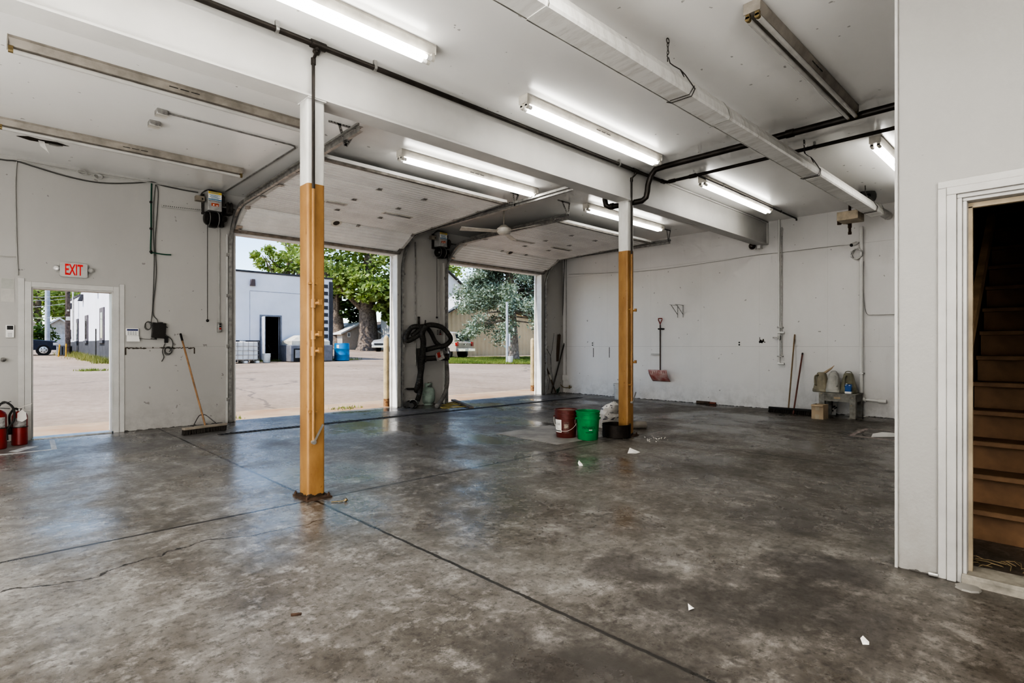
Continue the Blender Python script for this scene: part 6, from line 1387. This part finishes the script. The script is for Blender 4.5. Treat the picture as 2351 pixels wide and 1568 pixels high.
# ------------------------------------------------------------- poles, wires, small alley things
y = 56; c = Y(109, 795, y); mb = MB(); mb.cyl((c.x, y, gz(y)), (c.x, y, 11), .17, .15, n=14); one('metal_pole', mb, M('pole_grey_blue', (.44, .46, .50), .5), 'smooth grey metal pole behind the parked pickup', 'pole')
c = G(155.5, 817); r = thing('utility_pole', 'weathered wooden utility pole beside the block building', 'utility pole', tuple(c))
mb = MB(); mb.cyl(c, c+Vector((0, 0, 9.5)), .145, .11, n=10); finish('pole', mb, M('pole_wood', (.17, .13, .11), .9, var=.3, scale=6), r)
mb = MB(); mb.box(c.x-.1, c.x+.1, c.y-.2, c.y-.1, 2.9, 3.15); mb.box(c.x-.06, c.x+.06, c.y-.2, c.y-.12, 3.5, 3.6); finish('meter', mb, m_offw, r)
mb = MB(); mb.cyl(c+Vector((.2, 0, 5.1)), c+Vector((.2, 0, 5.6)), .16, n=10); finish('transformer', mb, m_dsteel, r)
for i, (v0, v1) in enumerate(((680, 679), (688, 686), (709, 697), (728, 727))):
    p, q = Y(40, v0, c.y), Vector((c.x, c.y, Y(155, v1, c.y).z)); mb = MB(); mb.tube(spline([p, p.lerp(q, .5)+Vector((0, 0, -.08 if i != 2 else .0)), q], 6), .018, 5)
    one('overhead_wire', mb, M('wire_light', (.5, .5, .5), .6), ['topmost overhead wire running left from the utility pole', 'second overhead wire from the top at the utility pole', 'third overhead wire, sagging down to the utility pole', 'lowest overhead wire running left from the utility pole'][i], 'wire')
m_ypost = M('post_yellow', (.62, .36, .05), .6)
for (u, v, ut, vt, lab) in ((134, 819, 137, 790.5, 'thin leaning yellow post left of the air conditioner'), (151, 819, 152, 789, 'thin upright yellow post in front of the air conditioner')):
    c = G(u, v); t = Y(ut, vt, c.y); mb = MB(); mb.cyl(c, t, .038, n=8); one('guard_post', mb, m_ypost, lab, 'post')
c = G(153, 817.5); c.y += .9; r = thing('air_conditioner', 'grey outdoor air conditioner beside the alley wall', 'air conditioner', tuple(c)); g = c.z
mb = MB(); mb.box(c.x-.42, c.x+.33, c.y-.4, c.y+.4, g+.05, g+.66); k = finish('cabinet', mb, M('ac_grey', (.20, .21, .22), .6), r, bevel=.03)
mb = MB()
for i in range(5): mb.box(c.x-.36+i*.15, c.x-.29+i*.15, c.y-.412, c.y-.401, g+.1, g+.6)
finish('louvres', mb, m_black, k, smooth=False); mb = MB(); mb.box(c.x-.44, c.x+.35, c.y-.42, c.y+.42, g+.66, g+.70); finish('top', mb, m_galv, r, smooth=False); mb = MB(); mb.box(c.x-.45, c.x+.4, c.y-.45, c.y+.45, g+.001, g+.05); finish('pad', mb, m_pave, r, smooth=False)
c = G(1164, 834); mb = MB(); mb.cyl(c, c+Vector((0, 0, 3.6)), .075, n=12); r = one('white_pipe_pole', mb, M('pipe_pole', (.42, .435, .45), .4), 'white metal pole in front of the spruce trunk', 'pole')
mb = MB(); mb.box(c.x+.09, c.x+.17, c.y-.1, c.y+.05, c.z+1.0, c.z+1.75); finish('side_tag', mb, m_white, r, smooth=False)
bucket(c+Vector((.06, -.22, 0)), m_wb, 'white bucket at the foot of the white pole by the spruce', M('pail_soil', (.3, .28, .25), .9), 1.05, 2.4, h=.40)
# ------------------------------------------------------------- grass and weeds
m_grass = leaf_mat('grass_blades', (.16, .22, .04), (.32, .34, .10), (.10, .17, .03), .2)
def grass(nm, pts, label, cat, hmin, hmax, seed, m=None):
    rnd = random.Random(seed); mb = MB()
    for p in pts:
        for _ in range(7):
            q = Vector(p)+Vector((rnd.gauss(0, .07), rnd.gauss(0, .07), -.01)); h = rnd.uniform(hmin, hmax); a = rnd.uniform(0, 6.3); w = Vector((cos(a), sin(a), 0))*.012; l = Vector((rnd.gauss(0, .35), rnd.gauss(0, .35), 1)).normalized()*h
            mb.face([q-w, q+w, q+l])
    me = bpy.data.meshes.new(nm); mb.bm.to_mesh(me); mb.bm.free(); me.materials.append(m or m_grass); o = bpy.data.objects.new(nm, me); COL.objects.link(o); return tag(o, label, cat, kind='stuff')
rnd = random.Random(2); pts = []
a0, a1, b0, b1 = G(1012, 834), G(1236, 836), G(1012, 815), G(1236, 820)
b0 = Vector((a0.x*1.3, a0.y*1.3, 0)); b1 = Vector((a1.x*1.42, a1.y*1.42, 0))
mb = MB(); mb.face([a0+Vector((0,0,.0)), a1, Vector((b1.x, b1.y, gz(b1.y)+.02)), Vector((b0.x, b0.y, gz(b0.y)+.02))]); o = struct('ground_turf', mb, M('turf', (.15, .19, .05), .95, col2=(.20, .17, .07), scale=1.4))
o.location.z += .012
for _ in range(5200):
    s, t = rnd.random(), rnd.random()**1.4; p = a0.lerp(a1, s).lerp(b0.lerp(b1, s), t); pts.append((p.x, p.y, gz(p.y)+.01))
grass('grass_strip', pts, 'strip of green grass at the foot of the shed', 'grass', .04, .16, 3)
pts = []
for _ in range(700): y = rnd.uniform(33, 52); pts.append((BX0-abs(rnd.gauss(0, .28))-.05, y, gz(y)))
grass('wall_weeds', pts, 'dry weeds growing along the dark base of the alley wall', 'weeds', .06, .42, 4, leaf_mat('dry_weeds', (.26, .26, .07), (.42, .38, .16), (.16, .19, .05), .2))
c = G(209, 851); pts = [(c.x+rnd.gauss(0, .28), c.y+rnd.gauss(0, .15), c.z) for _ in range(45)]; grass('weed_tuft', pts, 'tuft of green weeds in a crack of the pavement outside the exit door', 'weeds', .04, .14, 5)
pts = [(rnd.uniform(11.2, 17.5), FY-.12-abs(rnd.gauss(0, .15)), gz(FY)) for _ in range(160)]; grass('facade_weeds', pts, 'sparse weeds at the foot of the block building facade', 'weeds', .05, .22, 6)
pts = [(5.2+rnd.gauss(0, .3), 10.05+rnd.gauss(0, .06), .0) for _ in range(10)]+[(3.1+rnd.gauss(0, .05), 9.9, 0) for _ in range(4)]; grass('threshold_weeds', pts, 'thin weed sprigs in the apron joint outside the left overhead door', 'weeds', .03, .10, 7)
# ------------------------------------------------------------- vehicles
m_tire = M('tyre', (.022, .021, .02), .8); m_rim = M('rim', (.55, .55, .55), .3, .8); m_chrome = M('chrome', (.60, .60, .58), .2, .9); m_red_l = M('tail_red', (.42, .02, .015), .25); m_lens = M('headlight', (.62, .62, .60), .15)
def vehicle(nm, label, cat, org, head, L, W, prof, green, paint, wheels, wr, extras):
    """prof: side outline (s, z) from tail to nose; green: list of window polygons (s,z); head: heading vector"""
    o = Vector(org); f = Vector(head).normalized(); l = Vector((-f.y, f.x, 0)); r = thing(nm, label, cat, tuple(o))
    P = lambda s, t, z: o+f*s+l*t+Vector((0, 0, z))
    mb = MB(); n = len(prof); zs = max(p[1] for p in prof); rows = []
    for t in (-1, -.93, .93, 1):
        row = []
        for s, z in prof:
            tum = 1-.12*max(0, (z-1.05))/.8; inset = .04 if abs(t) == 1 else 0
            zz = z-(inset*.4 if z > .6 else -inset*.3); row.append(mb.bm.verts.new(P(s*(1-(.01 if abs(t) == 1 else 0)), t*W/2*tum, zz)))
        rows.append(row)
    for a, b in zip(rows, rows[1:]): mb.bridge(a, b)
    mb.fv(rows[0][::-1]); mb.fv(rows[-1]); body = finish('body', mb, paint, r)
    for poly in green:
        for sg in (-1, 1):
            mb = MB(); pts = [P(s, sg*(W/2*(1-.12*max(0, z-1.05)/.8)+.004), z) for s, z in poly]; mb.prism(pts, l*sg*.008); finish('side_window', mb, m_glass, body, smooth=False)
    for s in wheels:
        for sg in (-1, 1):
            mb = MB(); c = P(s, sg*(W/2-.12), wr); mb.cyl(c-l*sg*.1, c+l*sg*.125, wr, n=26); w = finish('wheel', mb, m_tire, r)
            mb = MB(); mb.lathe([(.0, .128), (wr*.2, .128), (wr*.22, .135), (wr*.60, .130), (wr*.66, .127)], c, l*sg, 24); rim = finish('rim', mb, m_rim, w)
            mb = MB()
            for k in range(5): a = 2*pi*k/5; v = f*cos(a)+Vector((0, 0, 1))*sin(a); mb.obox(c+l*sg*.134+v*wr*.40, (wr*.2, wr*.13, .006), v.cross(l), v)
            finish('rim_gaps', mb, m_tire, w, smooth=False)
            mb = MB(); mb.cyl(c-l*sg*.06, c+l*sg*.118, wr*1.17, n=26); finish('wheel_well', mb, m_black, body)
    extras(P, r, body, f, l, W); return r
def bx(P, s0, s1, t0, t1, z0, z1, nm, m, parent, bevel=.015):
    mb = MB(); mb.hexa([P(s0, t0, z0), P(s1, t0, z0), P(s1, t1, z0), P(s0, t1, z0), P(s0, t0, z1), P(s1, t0, z1), P(s1, t1, z1), P(s0, t1, z1)]); return finish(nm, mb, m, parent, bevel=bevel)
pick = [(-3.1, .45), (-3.1, 1.15), (-1.3, 1.18), (-1.15, 1.85), (.35, 1.88), (1.05, 1.28), (2.45, 1.16), (2.72, 1.05), (2.78, .62), (2.7, .42)]
def ex1(P, r, b, f, l, W):
    P0 = P; P = lambda s, t, z: P0(s*.84, t, z*.82)
    bx(P, 2.68, 2.86, -W/2+.02, W/2-.02, .48, .74, 'front_bumper', m_chrome, r)
    for t in (-1, 1): bx(P, 2.42, 2.80, t*(W/2-.32) if t > 0 else -W/2-.008, W/2+.008 if t > 0 else -(W/2-.32), .80, 1.02, 'headlight', m_lens, b)
    bx(P, 2.7, 2.81, -W/2+.36, W/2-.36, .76, 1.04, 'grille', m_black, b)
    bx(P, 2.74, 2.82, -W/2+.1, W/2-.1, .40, .47, 'front_lip', m_black, b)
    for t in (-1, 1): bx(P, .35, .95, (W/2+.002)*t, (W/2+.006)*t, .93, 1.0, 'door_lettering', m_white, b, 0)
c = G(102, 815.5); vehicle('pickup_truck', 'dark blue pickup parked at the alley end seen through the exit door', 'pickup', c-Vector((1.55, -.8, 0)), (1, -.06, 0), 4.9, 1.7, [(a*.84, b*.82) for a, b in pick], [[(-.84, 1.02), (-.77, 1.43), (.17, 1.45), (.63, 1.05)]], M('paint_navy', (.010, .014, .035), .25, coat=.3, var=.05), (-1.68, 1.55), .345, ex1)
suv = [(-2.6, .50), (-2.62, 1.10), (-2.42, 1.28), (-2.18, 1.82), (-1.9, 1.92), (.6, 1.92), (1.2, 1.32), (2.5, 1.2), (2.75, 1.0), (2.78, .55), (2.6, .45)]
def ex2(P, r, b, f, l, W):
    bx(P, -2.80, -2.60, -W/2+.0, W/2-.0, .50, .72, 'rear_bumper', m_chrome, r)
    for t in (-1, 1): bx(P, -2.66, -2.50, t*(W/2-.20) if t > 0 else -W/2-.005, W/2+.005 if t > 0 else -(W/2-.20), .88, 1.18, 'tail_light', m_red_l, b)
    mb = MB(); mb.hexa([P(-2.465, -.72, 1.24), P(-2.465, .72, 1.24), P(-2.44, .72, 1.24), P(-2.44, -.72, 1.24), P(-2.24, -.62, 1.74), P(-2.24, .62, 1.74), P(-2.2, .62, 1.74), P(-2.2, -.62, 1.74)]); finish('rear_window', mb, m_glass, b, smooth=False)
    bx(P, -2.665, -2.60, -.16, .16, .98, 1.03, 'tailgate_handle', m_black, b); bx(P, -2.815, -2.795, -.18, .18, .55, .68, 'licence_plate', m_white, r, 0)
c = G(1068, 818.0); kk = ray(1062, 800); c = Vector((kk[0]*40, kk[1]*40, 0)); c.z = gz(c.y)
hd = Vector((-.25, 1.0, 0)).normalized()
vehicle('utility_vehicle', 'tan sport utility vehicle parked by the shed, seen from behind', 'car', c+hd*2.4, tuple(hd), 5.4, 2.0, suv, [[(-2.1, 1.3), (-1.85, 1.75), (-1.15, 1.78), (-1.15, 1.3)], [(-1.0, 1.3), (-1.0, 1.78), (.5, 1.78), (.95, 1.3)]], M('paint_tan', (.40, .345, .285), .3, coat=.6, var=.05), (-1.7, 1.75), .38, ex2)
kk = ray(882, 800); c = Vector((kk[0]*58, kk[1]*58, 0)); c.z = gz(c.y)
sedan = [(-2.3, .45), (-2.35, 1.0), (-1.9, 1.45), (-1.5, 1.62), (.3, 1.6), (1.0, 1.15), (2.1, 1.05), (2.35, .85), (2.38, .45)]
def ex3(P, r, b, f, l, W):
    bx(P, 2.30, 2.44, -W/2+.04, W/2-.04, .40, .62, 'front_bumper', m_chrome, r); bx(P, 2.32, 2.42, -.55, .55, .66, .86, 'grille', m_black, b)
    for t in (-1, 1): bx(P, 2.2, 2.42, t*.62 if t > 0 else -W/2, W/2 if t > 0 else -.62, .70, .92, 'headlight', m_lens, b)
hd = Vector((-.95, -.35, 0)).normalized(); vehicle('silver_car', 'silver car nosing out behind the left bollard', 'car', c-hd*1.5, tuple(hd), 4.8, 1.85, [(s, z*1.15) for s, z in sedan], [[(-1.6, 1.25), (-1.3, 1.7), (.2, 1.7), (.8, 1.3)]], M('paint_silver', (.44, .44, .44), .3, .3, coat=.5, var=.04), (-1.4, 1.45), .36, ex3)
# ------------------------------------------------------------- groups of repeats
GR = {'fluorescent_light': 'fluorescent lights on the ceiling', 'overhead_door': 'overhead sectional doors', 'door_track': 'overhead door tracks', 'strap_hanger': 'perforated strap hangers under the ceiling', 'lift_shaft': 'door lift shafts', 'door_opener': 'overhead door openers', 'steel_post': 'steel posts under the beam', 'air_drop_pipe': 'air pipes on the posts', 'junction_box': 'ceiling junction boxes', 'alarm_keypad': 'alarm keypads beside the exit door', 'pull_cord': 'door pull cords', 'control_button': 'door control buttons', 'fire_extinguisher': 'fire extinguishers by the exit door', 'push_broom': 'brooms', 'floor_tape': 'tape marks on the floor', 'paper_scrap': 'paper scraps on the floor', 'paper_sheet': 'paper sheets on the floor', 'wall_outlet': 'outlets on the end wall', 'wall_scratch': 'scratches on the end wall', 'shelf_bracket': 'pair of shelf brackets', 'poly_jug': 'plastic jugs on the bench', 'plastic_bucket': 'plastic buckets', 'wall_cable': 'pale cables on the walls', 'hanging_wire': 'wires hanging in the corner', 'alley_tree': 'trees beyond the alley', 'overhead_wire': 'overhead wires over the alley', 'guard_post': 'yellow guard posts', 'wall_conduit': 'conduits on the walls'}
for o in SC.objects:
    b = o.name.split('.')[0]
    if o.parent is None and b in GR and 'label' in o.keys() and 'group' not in o.keys(): o['group'] = GR[b]
# ------------------------------------------------------------- sky, sun, render look
w = bpy.data.worlds.new('sky'); SC.world = w; w.use_nodes = True
nt = w.node_tree; bg = nt.nodes['Background']
sky = nt.nodes.new('ShaderNodeTexSky'); sky.sky_type = 'NISHITA'; sky.sun_disc = False
sky.sun_elevation = radians(52); sky.sun_rotation = radians(250); sky.altitude = 200; sky.air_density = 1.0; sky.dust_density = .4; sky.ozone_density = 1.2
mx = nt.nodes.new('ShaderNodeMix'); mx.data_type = 'RGBA'; mx.inputs[0].default_value = .08; mx.inputs[7].default_value = (3.2, 3.1, 2.9, 1)
nt.links.new(sky.outputs[0], mx.inputs[6]); nt.links.new(mx.outputs[2], bg.inputs[0]); bg.inputs[1].default_value = .26
sun = bpy.data.lights.new('sun', 'SUN'); sun.energy = 4.0; sun.angle = radians(.6); sun.color = (1, .93, .83)
so = bpy.data.objects.new('sun', sun); COL.objects.link(so)
so.rotation_euler = Vector((.74, -.07, -.95)).to_track_quat('-Z', 'Y').to_euler()
def lamp(loc, to, sx, sy, e, col=(1, .985, .96)):
    l = bpy.data.lights.new('soft_lamp', 'AREA'); l.shape = 'RECTANGLE'; l.size = sx; l.size_y = sy; l.energy = e; l.color = col
    o = bpy.data.objects.new('soft_lamp', l); COL.objects.link(o); o.location = loc
    o.rotation_euler = Vector(to).to_track_quat('-Z', 'Y').to_euler()
lamp((-3.4, 4.2, 1.7), (1, .05, .22), 4.5, 2.6, 100)       # unseen area lamp added at left, in place of daylight from an opening
lamp((-1.6, 2.2, .5), (.25, .2, 1), 2.4, 2.4, 125)          # unseen area lamp added for ceiling fill, in place of bounced flash
lamp((-2.4, -3.2, 1.0), (.5, .75, .48), 3.2, 2.0, 190)  # forward fill lamp, added out of view behind the camera
SC.view_settings.view_transform = 'AgX'
SC.view_settings.look = 'AgX - Very High Contrast'
SC.view_settings.exposure = 0.28
SC.cycles.use_denoising = True
SC.cycles.use_adaptive_sampling = True; SC.cycles.adaptive_threshold = .09; SC.cycles.adaptive_min_samples = 12
SC.cycles.max_bounces = 5; SC.cycles.diffuse_bounces = 3; SC.cycles.glossy_bounces = 2; SC.cycles.transmission_bounces = 2; SC.cycles.transparent_max_bounces = 6
SC.cycles.sample_clamp_indirect = 6
